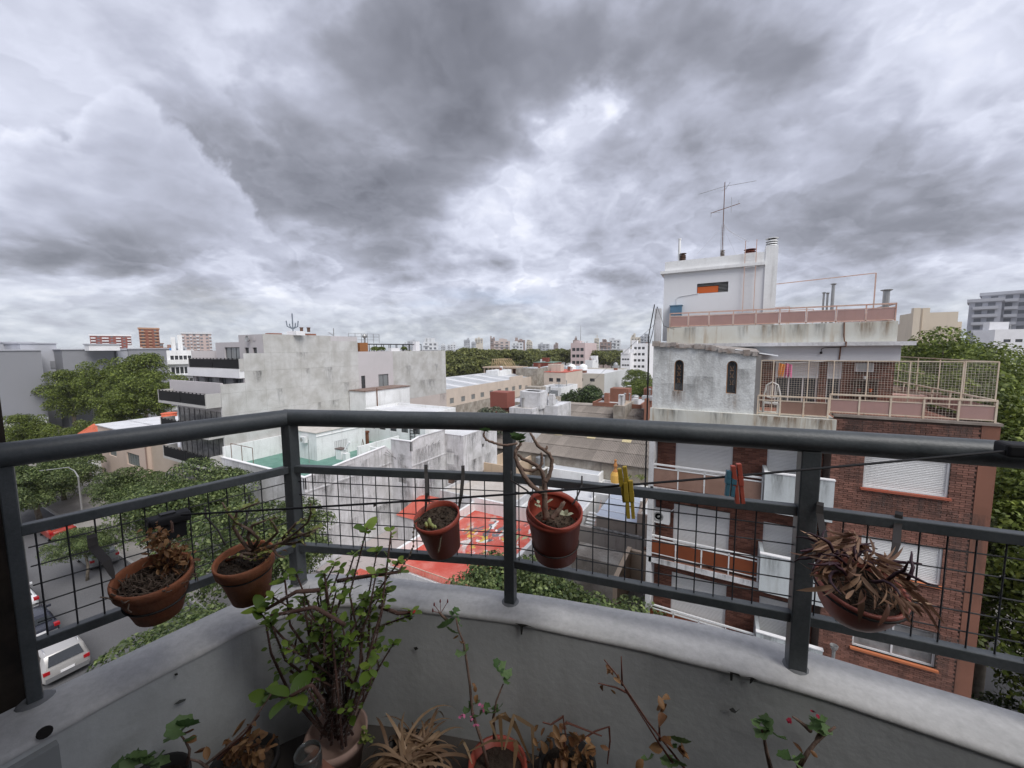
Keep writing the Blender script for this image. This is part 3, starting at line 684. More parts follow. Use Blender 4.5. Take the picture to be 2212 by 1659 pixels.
# broken edge of the roof
re_ = MB()
for i in range(26):
    x = -2.46+3.55*i/26; w = 3.55/26*random.uniform(.9, 1.7); z = ztop(x+.05)
    re_.box(x, x+w, BY-.05-random.random()*.06, BY+.3+random.random()*.3, z-.05+random.uniform(-.05, .02), z+.06+random.uniform(-.02, .07))
re_.build('broken_roof_edge', mat('broken_mortar', (.24, .19, .16), .95, (.55, .54, .52), 4, .7, (.1, .06, .05), .5), BR)
MB().add([(-2.5, BY+.2, 18.18), (.1, BY+.2, 17.93), (1.2, BY+.2, 17.80), (1.2, 19.3, 17.98), (.1, 19.3, 18.1), (-2.5, 19.3, 18.25)], [(0, 1, 4, 5), (1, 2, 3, 4)]).build('lean_to_roof', mat('old_roof_felt', (.22, .19, .175), .95, (.45, .43, .41), 2, .7), BR)
c_ = MB()
for k in range(9):
    y = 16.5+k*.24; c_.add([(.35, y, 17.90), (1.75, y, 17.66), (1.75, y+.12, 17.70), (.35, y+.12, 17.94), (1.75, y+.24, 17.66), (.35, y+.24, 17.90)], [(0, 1, 2, 3), (3, 2, 4, 5)])
c_.build('corrugated_sheet', ROOFM, BR)
MB().box(1.075, 1.24, BY+.02, BY+.3, 15.57, 17.70).build('grey_pier', mat('bare_cement', (.25, .24, .23), .95, (.18, .17, .165), 2, .6), BR)
for (xc, w, z0, z1) in AW:
    fr = MB(); P_ = arch(xc, w, z0, z1); rim = P_+[P_[0]]
    fr.tube([(p[0]*.0+xc+(p[0]-xc)*.96, ay+.05, z0+(p[1]-z0)*.985+.008) for p in rim], .022, 4)
    for q in (-.055, 0, .055): fr.bar((xc+q*.0, ay+.05, z0), (xc+q*.0, ay+.05, z1-.02), .014)
    for zc_ in (z0+.35, z0+.62, z0+.86):
        for sg in (-1, 1):
            fr.tube([(xc+sg*(.0+.055*math.sin(t)), ay+.05, zc_+.10*t/3-.05+.05*math.cos(t*1.3)) for t in [i*.6 for i in range(9)]], .007, 4)
    wo_ = fr.build('arched_window', mat('ochre_iron', (.30, .17, .09), .7), BR)
    MB().add([(p[0], ay+.12, p[1]) for p in P_], [tuple(range(len(P_)))]).build('pane', DGLASS, wo_)
# set-back flat with shutters
YB = 19.0
hb = [(1.95-1.24, 3.35-1.24, 15.6, 17.4), (3.62-1.24, 4.05-1.24, 15.6, 17.4)]
f2 = MB(); holes_wall(f2, (1.24, YB+.01), (5.55, YB+.01), ZT-.1, 17.5, hb, .14); holes_wall(f2, (5.55, YB), (5.55, 29), ZT-.1, 17.5, []); f2.build('upper_wall', MORT, BR)
bricks2 = []; sv = bricks; bricks = bricks2
lay(1.26, 5.54, ZT, 17.45, YB, [(1.95, 3.35, 15.6, 17.4), (3.62, 4.05, 15.6, 17.4)], 2)
mb = MB()
for a, c_, z, y, _ in bricks2: mb.box(a, c_, y-.012, y+.01, z, z+bh_)
mb.build('upper_brickwork', BRICKD, BR, kind='stuff')
o = window(BR, (1.24, YB), (5.55, YB), hb[0], .12, 'g', WMET, DGLASS, 2)
window(BR, (1.24, YB), (5.55, YB), hb[1], .12, 'g', WMET, DGLASS, 0)
for h in hb: shutter(BR, (1.24, YB), (5.55, YB), (h[0], h[1], 16.75, 17.4), .05)
# parapet band of the roof and its cornice
MB().box(-2.2, 5.55, 18.55, 29, 17.47, 18.02).build('roof_beam', mat('white_beam', (.60, .61, .63), .8, (.52, .53, .54), 1, .5), BR)
MB().box(-2.3, 5.85, 18.3, 29.2, 18.02, 18.16).build('cornice', WHITE2, BR)
MB().box(-2.2, 5.42, 18.56, 18.72, 18.16, 18.88).box(5.26, 5.42, 18.72, 29, 18.16, 18.87).build('roof_parapet', RUSTY, BR)
MB().box(-2.2, 5.3, 18.72, 29, 18.2, 18.3).build('roof', ROOFG, BR)
mb = MB(); mb.tube([(3.93, 18.53, 18.88), (3.95, 18.52, 18.35), (3.97, 18.5, 18.18), (3.97, 18.27, 18.15), (3.97, 18.27, 18.0), (3.87, 18.5, 17.98), (3.86, 18.53, 17.5)], .022, 6); mb.build('drain_pipe', IRON, BR)
mb = MB(); mb.tube([(3.86, 18.5, 17.96), (3.4, 18.5, 17.95), (3.3, 18.48, 17.9), (3.3, 18.48, 17.83)], .012, 5); mb.lathe((3.3, 18.48, 17.72), [(.02, .1), (.045, .05), (.03, 0)], 8); mb.build('bulb_lamp', BLACKM, BR)
# pink rail round the roof
rl = thing('roof_railing', 'rusty pink railing with rose panels round the flat roof of the brick block', 'railing', (1.6, 18.7, 18.88))
py_ = 18.64; zt = 19.50; zb = 18.93
top = MB(); top.bar((-2.1, py_, zt), (5.35, py_, zt), .05); top.bar((5.35, py_, zt), (5.35, 27, zt), .05); top.bar((-2.1, py_, zb), (5.35, py_, zb), .035); top.bar((-2.1, py_, zt-.14), (5.35, py_, zt-.14), .03)
top.bar((5.35, py_, zb), (5.35, 27, zb), .035)
top.build('rail', PMET, rl)
xs = [-2.1, -1.35, -.55, .35, 1.15, 1.95, 2.8, 3.7, 4.55, 5.35]
for x in xs: MB().bar((x, py_, 18.8), (x, py_, zt), .035).build('post', PMET, rl)
for i in range(len(xs)-1): MB().box(xs[i]+.03, xs[i+1]-.03, py_-.004, py_+.004, zb+.02, zt-.16).build('panel', PGLASS, rl)
for k in range(6): MB().bar((5.35, py_+1.3*(k+1), 18.8), (5.35, py_+1.3*(k+1), zt), .035).build('post', PMET, rl); MB().box(5.346, 5.354, py_+1.3*k+.03, py_+1.3*(k+1)-.03, zb+.02, zt-.1).build('panel', PGLASS, rl)
# stair tower
ST = thing('stair_tower', 'white stair and tank tower on the brick block roof with orange louvred window', 'tower', (-.5, 20.5, 18.2))
tw = MB(); hh = [(-1.08+2.45, .12+2.45, 20.35, 20.78)]
TY = 19.05
holes_wall(tw, (-2.45, TY), (1.45, TY), 18.3, 21.32, hh, .12); holes_wall(tw, (1.45, TY), (1.45, 23), 18.3, 21.32, []); holes_wall(tw, (-2.45, 23), (-2.45, TY), 18.3, 21.32, [])
tw.build('wall', mat('white_tower_paint', (.74, .75, .77), .8, (.68, .69, .71), .8, .5, (.4, .4, .4), .2), ST)
MB().box(-2.6, 1.4, TY-.14, 23, 21.32, 21.44).box(-2.42, 1.42, TY-.03, 23, 21.44, 21.85).build('cornice', WHITE, ST)
MB().box(1.40, 1.82, TY-.06, TY+.55, 18.3, 22.05).build('chimney_shaft', WHITE, ST)
wv_ = MB(); wv_.box(-1.06, -.25, TY+.06, TY+.1, 20.37, 20.64); w0 = wv_.build('orange_panel', ORP, ST)
lv = MB()
for k in range(7): lv.obox((-.24, TY+.04, 20.37+k*.058), (.35, 0, 0), (0, .05, .03), (0, 0, .008))
for k in range(2): lv.obox((-1.06, TY+.04, 20.67+k*.05), (.82, 0, 0), (0, .05, .03), (0, 0, .008))
lv.build('louvre', GALV, ST); MB().box(-1.08, .12, TY+.11, TY+.12, 20.35, 20.78).build('pane', DARK, ST)
MB().tube([(-1.9, TY-.01, 19.5), (-1.9, TY-.015, 20.18), (-1.8, TY-.015, 20.27), (-1.0, TY-.015, 20.36)], .012, 5).build('conduit', WMET, ST)
# ladder
ld = thing('ladder', 'thin pink wall ladder fixed to the white stair tower', 'ladder', (.87, TY-.12, 19.3))
for x in (.68, 1.07): MB().bar((x, TY-.12, 19.45), (x, TY-.12, 22.35), .025).build('rail', PMET, ld)
rm = MB().bar((.68, TY-.12, 0), (1.07, TY-.12, 0), .018).mesh('rung', WMET, (.875, TY-.12, 0))
for k in range(9): linked('rung', rm, ld, (.875, TY-.12, 19.6+k*.28))
def vent(name, label, x, y, z, r, h, m_, n=4, capm=None, base=True):
    v = thing(name, label, 'vent', (x, y, z))
    q = MB()
    q.lathe((x, y, z), [(r*.55, 0), (r*.55, h)], 12); q.build('pipe', DARK, v)
    for k in range(n):
        zz = z+h*(.12+.8*k/n); ring = MB().lathe((x, y, zz), [(r*.75, h*.55/n), (r, 0), (r*.97, -h*.05/n), (r*.7, h*.45/n)], 14); ring.build('ring', m_, v)
    MB().lathe((x, y, z+h), [(r*1.05, 0), (r*1.05, h*.06), (r*.2, h*.14)], 14).build('cap', capm or m_, v)
    return v
vent('chimney_vent', 'white ringed cowl on top of the tall chimney shaft', 1.61, TY+.25, 22.05, .22, .33, WHITE, 3)
vent('chimney_vent', 'wide dark red slatted cowl beside the ladder head', .88, TY+.5, 21.85, .22, .24, mat('dark_red_clay', (.17, .045, .03), .8), 3)
vent('chimney_vent', 'dark honeycomb cowl beside the grey stub pipe at the tower left', -1.72, TY+.3, 21.85, .14, .34, mat('dark_brown_clay', (.09, .05, .035), .8), 4)
vent('chimney_vent', 'small ribbed grey cowl at the foot of the aerial mast', -.15, TY+.4, 21.85, .09, .30, mat('grey_brown_clay', (.20, .17, .15), .8), 4)
MB().lathe((-1.88, TY+.35, 21.8), [(.055, 0), (.055, 1.05), (.07, 1.05), (.07, 1.1)], 8).build('stub_pipe', WHITE, label='tall grey vent pipe standing at the left end of the tower roof', cat='pipe')
# aerial
an = thing('tv_aerial', 'tall thin television aerial with two crossed booms on the stair tower roof', 'aerial', (-.17, TY+.35, 22.1))
ax_, ay_ = -.17, TY+.35
MB().tube([(ax_, ay_, 22.0), (ax_, ay_, 25.0)], .016, 5).build('mast', IRON, an)
lat = MB()
for dx, dy in ((-.06, 0), (.05, -.05), (.05, .05)): lat.tube([(ax_+dx, ay_+dy, 22.0), (ax_+dx, ay_+dy, 23.25)], .007, 4)
for k in range(12): lat.tube([(ax_-.06, ay_, 22.0+k*.1), (ax_+.05, ay_-.05 if k % 2 else ay_+.05, 22.1+k*.1)], .005, 4)
lat.build('lattice_base', GALV, an)
b1 = MB(); b1.tube([(ax_-1.0, ay_-.1, 24.66), (ax_, ay_, 24.83), (ax_+1.15, ay_+.1, 24.86)], .009, 4); b1.build('upper_boom', GALV, an)
b2 = MB(); b2.bar((ax_-.48, ay_-.3, 23.72), (ax_+.6, ay_+.3, 24.12), .022); b2.build('lower_boom', IRON, an)
el_ = MB()
for (px_, pz_, dx, dz) in ((-.48, 23.72, 0, .09), (-.30, 23.80, .22, .03), (.28, 24.02, .0, -.32), (.55, 24.1, 0, .06), (.12, 24.84, .1, .12), (-.02, 24.7, .12, .1), (0, 24.95, .02, .08)):
    el_.tube([(ax_+px_-dx*.8, ay_-.2*(abs(dx) > .1), pz_-dz), (ax_+px_+dx*.8, ay_+.2*(abs(dx) > .1), pz_+dz)], .008, 4)
el_.build('element', GALV, an)
gy = MB()
for p in ((-1.35, TY+.2, 21.86), (.85, TY+.3, 22.1), (.6, 21.5, 21.86)): gy.tube([(ax_, ay_, 23.2), p], .004, 3)
gy.tube([(ax_+.02, ay_, 23.25), (ax_+.25, ay_, 22.95), (ax_+.5, ay_, 22.75), (.8, TY+.1, 22.35)], .008, 4)
gy.build('guy_wire', mat('pale_wire', (.5, .5, .52), .5), an)
# washing frame, pipes, boxes on the roof
fr = MB(); fr.bar((1.84, TY+.2, 20.55), (5.0, TY+.6, 20.75), .03); fr.bar((5.0, TY+.6, 20.75), (5.0, TY+.6, 18.9), .035)
fr.build('washing_line_support', PMET, label='salmon pipe frame reaching from the tower across the roof terrace', cat='clothes support')
fr = MB(); fr.bar((1.85, TY+.4, 19.62), (2.35, TY+.4, 19.62), .03); fr.bar((2.35, TY+.4, 19.62), (2.35, TY+.4, 18.4), .03); fr.bar((2.2, TY+.4, 18.4), (2.35, TY+.4, 19.5), .025); fr.bar((1.9, TY+.8, 19.5), (3.2, TY+.8, 19.52), .025); fr.bar((3.2, TY+.8, 19.52), (3.2, TY+.8, 18.4), .025)
fr.build('clothes_rack', PMET, label='low rusty pipe rack just right of the tower chimney shaft', cat='rack')
def flue(x, y, z0, z1, r, label):
    v = thing('flue_pipe', label, 'pipe', (x, y, z0)); MB().lathe((x, y, z0), [(r, 0), (r, z1-z0)], 10).build('pipe', GALV, v)
    MB().lathe((x, y, z1-.02), [(r*1.1, 0), (r*1.75, .03), (r*1.75, .05), (.01, .07)], 10).build('cap', GALV, v)
flue(3.68, TY+.2, 18.3, 20.38, .055, 'tallest rust patched flue of the three behind the pink railing')
flue(3.42, TY+.3, 18.3, 20.08, .035, 'leftmost slim flue of the three behind the pink railing')
flue(3.53, TY+.25, 18.3, 20.05, .035, 'short middle flue of the three behind the pink railing')
flue(5.15, TY-.1, 18.3, 20.0, .10, 'thick grey flue at the right corner of the pink railing')
bx_ = thing('blue_box', 'blue metal cabinet standing against the white tower by the railing', 'box', (-1.95, TY-.2, 19.3)); MB().box(-2.12, -1.65, TY-.3, TY-.02, 19.42, 19.85).build('body', BLUEB, bx_); MB().box(-2.16, -1.62, TY-.32, TY-.0, 19.85, 19.88).build('lid', mat('blue_lid', (.16, .25, .33), .6), bx_); MB().box(-2.1, -1.67, TY-.3, TY-.02, 18.3, 19.42).build('stand', WHITE2, bx_)
MB().box(-2.75, -2.48, BW+1.3, BW+1.6, 17.6, 19.75).build('chimney_stack', WHITE2, label='narrow weathered chimney stack at the left edge of the brick block', cat='chimney')
cb_ = MB()
cb_.tube([(-2.5, BY+.5, 19.75), (-2.62, BY-.05, 18.4), (-2.60, BY-.08, 17.0), (-2.60, BY-.08, 15), (-2.6, BY-.08, 4)], .022, 5)
cb_.tube([(-2.45, BY+.9, 19.7), (-2.5, BY+.2, 18.6), (-2.57, BY-.07, 18.1), (-2.57, BY-.09, 10)], .014, 5)
cb_.tube([(-2.45, BY+.9, 19.7), (-2.2, BY+1.2, 18.9), (-1.9, BY+2.2, 18.8)], .01, 4)
cb_.build('cable', ROPE, label='black cables running down the left corner of the brick block', cat='cable')
cb_ = MB(); cb_.tube([(-2.5, BY+.9, 19.0), (-9, 26, 14.6), (-22, 45, 9.5)], .01, 3); cb_.build('overhead_wire', mat('grey_wire', (.2, .2, .2), .6), label='thin overhead wire sloping from the brick block down over the roofs', cat='cable')
# terrace rails (cream/rusty) with rose panels
def terr_rail(name, label, x0, x1, y, zb, zt, n, skip=()):
    r_ = thing(name, label, 'railing', ((x0+x1)/2, y, zb)); q = MB(); q.bar((x0, y, zt), (x1, y, zt), .06, .05); q.bar((x0, y, zt-.16), (x1, y, zt-.16), .03); q.bar((x0, y, zb), (x1, y, zb), .03); q.build('rail', CMET, r_)
    for i in range(n+1):
        x = x0+(x1-x0)*i/n; MB().bar((x, y, zb-.06), (x, y, zt), .045).build('post', CMET, r_)
        if i < n and i not in skip: MB().box(x+.03, x+(x1-x0)/n-.03, y-.004, y+.004, zb+.02, zt-.18).build('panel', PGLASS if x0 > 2 else PGLASS2, r_)
    return r_
terr_rail('terrace_railing', 'cream railing with brown panels before the plastic chair on the terrace', 1.2, 3.2, BY+.03, 15.64, 16.26, 3, (0,))
R2 = terr_rail('terrace_railing', 'long cream railing with rose panels along the brick terrace corner', 3.24, 7.02, BY+.05, 15.82, 16.40, 5, (3,))
q = MB(); q.bar((7.02, BY+.05, 16.4), (7.02, 26, 16.4), .05); q.bar((7.02, BY+.05, 15.82), (7.02, 26, 15.82), .03); q.build('side_rail', CMET, R2)
for k in range(7): MB().box(7.016, 7.024, BY+.1+k*1.3, BY+1.3+k*1.3, 15.84, 16.22).build('panel', PGLASS, R2); MB().bar((7.02, BY+1.35+k*1.3, 15.8), (7.02, BY+1.35+k*1.3, 16.4), .045).build('post', CMET, R2)
# netting fence on posts
fn = thing('netting_fence', 'tall cream wire netting fence on posts round the brick terrace', 'fence', (5, BY+.4, 15.7))
fy0, fy1, fzb, fzt = BY+.10, 25.5, 16.42, 17.52
pp = [(1.26, fy0), (1.62, fy0), (2.62, fy0), (3.3, fy0), (4.15, fy0), (5.15, fy0), (6.3, fy0), (7.0, fy0), (7.0, 18.1), (7.0, 19.8), (7.0, 21.6), (7.0, 23.5), (7.0, fy1), (6.3, fy1), (5.4, fy1), (4.6, fy1), (5.9, 21.5), (5.9, 23.5)]
for (x, y) in pp: MB().bar((x, y, 15.7), (x, y, fzt), .028).build('post', CMET, fn)
tb = MB(); tb.bar((1.26, fy0, fzt), (7.0, fy0, fzt), .03); tb.bar((7.0, fy0, fzt), (7.0, fy1, fzt), .03); tb.bar((7.0, fy1, fzt), (4.6, fy1, fzt), .03); tb.bar((7.0, 21, 16.9), (7, fy1, 16.9), .03); tb.build('top_bar', CMET, fn)
nt_ = MB()
def net(x0, y0, x1, y1, z0, z1, st=.075, w=.0026):
    L = math.hypot(x1-x0, y1-y0); n = int(L/st)
    for i in range(n): t = i/n; x, y = x0+(x1-x0)*t, y0+(y1-y0)*t; nt_.quad((x-w*(x1-x0)/L, y-w*(y1-y0)/L, z0), (x+w*(x1-x0)/L, y+w*(y1-y0)/L, z0), (x+w*(x1-x0)/L, y+w*(y1-y0)/L, z1), (x-w*(x1-x0)/L, y-w*(y1-y0)/L, z1))
    z = z0
    while z < z1: nt_.quad((x0, y0+.002, z-w), (x1, y1+.002, z-w), (x1, y1+.002, z+w), (x0, y0+.002, z+w)); z += st
net(1.26, fy0, 7.0, fy0, 15.75, fzt); net(7.0, fy0, 7.0, fy1, 16.3, fzt, .10); net(7.0, fy1, 4.6, fy1, 16.3, fzt, .12)
nt_.build('netting', mat('cream_wire', (.62, .55, .47), .7), fn)
# plastic chair
ch = thing('plastic_chair', 'white plastic garden chair standing on the brick terrace corner', 'chair', (1.62, 16.75, ZT-.05))
WP = mat('white_plastic', (.70, .70, .68), .45, (.55, .53, .5), 6, .5)
q = MB(); q.tube([(1.38+.0, 16.62, 15.85), (1.40, 16.58, 16.3), (1.46, 16.56, 16.62), (1.62, 16.55, 16.74), (1.80, 16.56, 16.64), (1.88, 16.58, 16.3), (1.9, 16.62, 15.85)], .03, 6)
q.tube([(1.48, 16.6, 16.2), (1.62, 16.58, 16.16), (1.78, 16.6, 16.2)], .03, 5); q.build('backrest', WP, ch)
for k in range(6): MB().tube([(1.49+k*.053, 16.585, 16.2), (1.5+k*.05+(k-2.5)*.016, 16.565, 16.65-abs(k-2.5)*.02)], .013, 4).build('slat', WP, ch)
MB().box(1.4, 1.86, 16.6, 17.02, 15.93, 15.97).build('seat', WP, ch)
for x in (1.41, 1.86):
    for y in (16.62, 17.0): MB().tube([(x, y, 15.5), (x, y, 15.95)], .022, 5).build('leg', WP, ch)
    MB().tube([(x, 16.6, 16.2), (x, 16.8, 16.22), (x, 17.0, 16.18), (x, 17.02, 15.95)], .022, 5).build('armrest', WP, ch)
# washing on the line
for i, (x, cc_, lb) in enumerate(((1.83, (.75, .28, .04), 'orange cloth hung on the terrace washing line'), (2.02, (.55, .14, .26), 'pink cloth hung beside the orange one on the terrace line'))):
    q = MB(); n = 7
    vs = [(x+(k/n)*.2, 16.9+.03*math.sin(k*1.7+i), 17.42-.01*k) for k in range(n+1)]+[(x+(k/n)*.2*(.8+.4*i)-.02, 16.9+.05*math.sin(k*2.1), 17.02-.16*abs(math.sin(k*1.1+i))) for k in range(n+1)]
    q.add(vs, [(k, k+1, n+2+k, n+1+k) for k in range(n)]); q.build('hanging_cloth', mat('cloth%d' % i, cc_, .9), label=lb, cat='laundry')
MB().tube([(1.3, 16.9, 17.47), (2.2, 16.9, 17.42), (3.3, 16.92, 17.5)], .006, 4).build('washing_line', WMET, label='pale washing line strung across the brick terrace', cat='line')
# unit and shelf with pots
ac = thing('air_conditioner', 'boxy window air conditioner high on the terrace brick wall', 'air conditioner', (4.65, YB-.1, 17.1)); MB().box(4.42, 4.92, YB-.22, YB, 17.05, 17.36).build('casing', WMET, ac)
g_ = MB()
for k in range(9): g_.box(4.45, 4.89, YB-.235, YB-.22, 17.08+k*.03, 17.095+k*.03)
g_.build('grille', GALV, ac)
sh = thing('wooden_shelf', 'dark wooden plant shelf against the terrace brick wall', 'shelf', (4.75, YB-.2, ZT))
SW = mat('dark_shelf_wood', (.07, .05, .04), .8, (.12, .09, .075), 5, .6)
for z in (15.72, 16.25, 16.72): MB().box(4.4, 5.1, YB-.3, YB-.03, z, z+.04).build('board', SW, sh)
for x in (4.42, 4.72, 5.02): MB().box(x, x+.05, YB-.28, YB-.05, ZT-.1, 16.72).build('upright', SW, sh)
def pot(x, y, z, r, h, m_, label, name='flower_pot', group=None, plant=None):
    v = thing(name, label, 'flower pot', (x, y, z), group); MB().lathe((x, y, z), [(r*.7, 0), (r, h), (r*1.08, h), (r*1.08, h*.85), (r, h*.85), (r*.9, h*.9)], 12).build('pot', m_, v)
    if plant:
        p, nr = crown_points(lumps(r*1.2, r*1.2, r*1.2, 5, r*.7, 1, 3), 90); o = bpy.data.objects.new('foliage', leaves_mesh('foliage', p, nr, np.full(90, r*.5), plant)); COL.objects.link(o); o.parent = v; o.location = (0, 0, h+r*.9)
    return v
pot(4.56, YB-.18, 16.30, .055, .11, TERRAL, 'small clay pot with a sprig on the shelf middle board', plant=LEAF_G)
pot(4.88, YB-.18, 16.30, .06, .12, mat('orange_pot', (.62, .13, .03), .6), 'bright orange pot on the shelf middle board')
pot(4.70, YB-.18, 16.77, .05, .12, WP, 'small white pot on the top of the plant shelf')
# clutter of boards on the terrace beyond
for i in range(16):
    x, y, z = 5.75+random.random()*.9, 19.2+random.random()*4, 15.5+random.random()*.75
    MB().obox((x, y, z), (random.uniform(.3, .7), random.uniform(-.2, .2), random.uniform(-.04, .04)), (0, random.uniform(.1, .3), 0), (0, 0, random.uniform(.03, .07))).build('board', mat('weathered_plank', (.26, .17, .12), .9, (.42, .36, .31), 4, .7, rnd=.3), BR)
MB().box(5.7, 6.9, 20.2, 21.4, 15.5, 16.1).build('workbench', mat('old_pink_plastic', (.5, .3, .26), .7, (.35, .2, .16), 2, .5), label='cluttered low bench on the far side of the brick terrace', cat='bench')
# AC outdoor unit on second balcony, funnel head
ac = thing('air_conditioner', 'round fanned outdoor unit hung at the left end of the middle balcony', 'air conditioner', (-2.2, BW-.4, 10.8))
MB().box(-2.32, -1.68, BW-.42, BW-.12, 10.55, 11.12).build('casing', WMET, ac); q = MB(); q.lathe((-2.12, BW-.43, 10.84), [(.2, 0), (.2, .012), (.16, .012), (.14, -.0)], 18, Matrix.Rotation(R_(90), 3, 'X')); q.lathe((-2.12, BW-.445, 10.84), [(.05, 0), (.04, .01)], 10, Matrix.Rotation(R_(90), 3, 'X')); q.build('fan_grille', GALV, ac)
MB().tube([(-1.68, BW-.2, 11.05), (-1.5, BW-.15, 11.2), (-1.4, BW-.1, 11.3)], .02, 5).build('hose', WMET, ac)
mb = MB(); mb.lathe((3.75, BY-.25, 7.6), [(.05, -.6), (.05, 0), (.11, .12), (.12, .2), (.1, .2), (.04, .02)], 12); mb.build('rain_funnel', GALV, label='grey metal funnel head on the brick wall foot', cat='pipe')
for i, (x, z) in enumerate(((-1.7, 9.3), (-.1, 9.28), (-.9, 6.25), (.2, 6.25))):
    pot(x, BY+.35, z-.03, .1, .18, TERRAL, ('yellowish potted plant at the left end of the middle balcony', 'bushy potted plant in the middle of the middle balcony', 'potted plant at the left of the lower balcony', 'potted palm sprig right on the lower balcony')[i], plant=LEAF_G)

for (x0, x1, z0, z1, m_) in ((-1.75, -1.15, 15.62, 16.3, RUSTS), (.1, .65, 15.6, 16.28, RUSTS), (-2.4, -1.7, 16.9, 18.0, GRIMEP), (-.9, .2, 16.6, 17.9, GRIMEP), (.2, 1.05, 16.0, 17.2, GRIMEP), (-2.3, -.6, 15.6, 16.6, GRIMEP), (-1.2, 0., 15.9, 16.9, GRIMEP)): stain(BR, (x0, BY), (x1, BY), z0, z1, m_)
for (x0, x1) in ((1.0, 1.6), (1.5, 2.1), (2.0, 2.4), (2.6, 3.1), (2.9, 3.4), (-2.3, -1.2), (-.5, .5)): stain(BR, (x0, BY-.12), (x1, BY-.12), 14.95, 15.56, RUSTS if x0 > .9 else GRIME)
for (x0, x1) in ((.5, .9), (1.2, 2.0), (4.2, 4.9), (4.9, 5.3), (3.0, 3.5), (-1.6, -.9), (2.2, 2.9)): stain(BR, (x0, 18.55), (x1, 18.55), 18.2, 18.87, RUSTS if x0 > 4 else GRIME)
for k, z in enumerate((12.3, 9.25, 6.2)):
    for x0 in (-2.2, -1.1, .3, .9): stain(BR, (x0, BY-.002), (x0+random.uniform(.4, 1.0), BY-.002), z-.22, z, GRIME)
    for x0 in (1.6, 2.3, 2.8): stain(BR, (x0, BY-.16), (x0+.6, BY-.16), z+.2, z+1.2, GRIME)
for x0, z0, z1 in ((3.5, 13.0, 15.4), (4.2, 11.8, 13.4), (5.2, 12.2, 13.3), (6.2, 10, 13), (3.4, 8.6, 11.5), (4.4, 9.4, 10.5), (5.9, 6.5, 9.0), (3.6, 14.6, 15.6), (4.6, 14.7, 15.6), (5.8, 14.4, 15.6)): stain(BR, (x0, BY-.016), (x0+1.1, BY-.016), z0, z1, GRIME)
# ------------------------------------------------------------------ concrete-sided new building on the left
PA = -41.0
CB = thing('concrete_apartment_building', 'new grey concrete sided block with black balconies stepping down to the street', 'building', (-46, 26, 0))
zs_top, zs_mid, zs_low = 19.66, 17.72, 14.85
prof = [(18.35, 0), (18.35, zs_low), (20.5, zs_low), (20.5, zs_mid), (22.43, zs_mid), (22.43, zs_top), (30.15, zs_top), (30.15, 19.06), (34.0, 19.06), (34.0, 0)]
seams = [0, 4.2, 6.3, 8.35, 10.3, 11.95, 13.95, 15.95, 17.74, 20]
vj = [18.35, 22.4, 26.3, 30.15, 34.0]
def topz(y):
    for (y0, y1, z) in ((18.35, 20.5, zs_low), (20.5, 22.43, zs_mid), (22.43, 30.15, zs_top), (30.15, 34.0, 19.06)):
        if y0 <= y < y1: return z
back = MB(); ys = [18.35, 20.5, 22.43, 30.15, 34.0]
for i in range(4): back.quad((PA-.012, ys[i], 0), (PA-.012, ys[i+1], 0), (PA-.012, ys[i+1], topz(ys[i]+.01)), (PA-.012, ys[i], topz(ys[i]+.01)))
back.build('wall_seams', CONCS, CB)
for j in range(len(seams)-1):     # every poured lift is a panel of its own
    for (y0, y1) in ((18.35, 20.5), (20.5, 22.43), (22.43, 26.3), (26.3, 30.15), (30.15, 34.0)):
        z0, z1 = seams[j], min(seams[j+1], topz(y0+.01))
        if z1-z0 < .1: continue
        q = MB(); d = random.uniform(.0, .006)
        e_ = .012
        q.add([(PA+d, y0+.004, z0+e_), (PA+d, y1-.004, z0+e_), (PA+d, y1-.004, z1-e_*.5), (PA+d, y0+.004, z1-e_*.5), (PA-.03, y0, z0), (PA-.03, y1, z0), (PA-.03, y1, z1), (PA-.03, y0, z1)],
              [(0, 1, 2, 3), (4, 5, 1, 0), (3, 2, 6, 7), (1, 5, 6, 2), (4, 0, 3, 7)]); q.build('concrete_panel', CONC, CB)
x0_, xW = -52.5, PA-.03
fb = MB()
holes_wall(fb, (-51.5, 20.5), (xW, 20.5), 0, 16.2, [(.5, 10.2, z, z+2.45) for z in (12.75,)]+[(.6, 10.3, z, z+2.5) for z in (9.6, 6.75, 3.9, .4)], .25)
holes_wall(fb, (-50.5, 22.43), (xW, 22.43), 16.2, 18.9, [(1.9, 5.0, 16.3, 18.35), (6.0, 6.8, 16.5, 18.3), (7.5, 8.3, 16.5, 18.3)], .2)
fb.box(-50.5, xW, 22.7, 34, 0, 18.9); fb.box(xW-4.6, xW, 22.46, 34, 18.9, 19.64); fb.box(-51.5, xW, 20.52, 22.43, 12.0, 12.2)
fb.box(-51.5, -51.3, 20.5, 34, 0, 18.0)
fb.box(xW-.01, xW+.0, 22.5, 34, 17, 19.02)
fb.build('front_wall', LILAC, CB)
for z in (12.75,): window(CB, (-51.5, 20.5), (xW, 20.5), (.5, 10.2, z, z+2.45), .25, 'g', BLACKM, MGLASS, 9)
for z in (9.6, 6.75, 3.9, .4): window(CB, (-51.5, 20.5), (xW, 20.5), (.6, 10.3, z, z+2.5), .25, 'g', BLACKM, CGLASS, 8)
window(CB, (-50.5, 22.43), (xW, 22.43), (1.9, 5.0, 16.3, 18.35), .2, 'g', BLACKM, MGLASS, 2)
for u in (6.0, 7.5): window(CB, (-50.5, 22.43), (xW, 22.43), (u, u+.8, 16.5, 18.3), .2, 'g', BLACKM, DGLASS, 0)
for u in (2.2, 5.2, 8.0): MB().box(-51.5+u, -51.5+u+.75, 20.30, 20.62, 12.9, 15.3).build('grey_pier', mat('pier_grey', (.16, .16, .165), .7), CB)
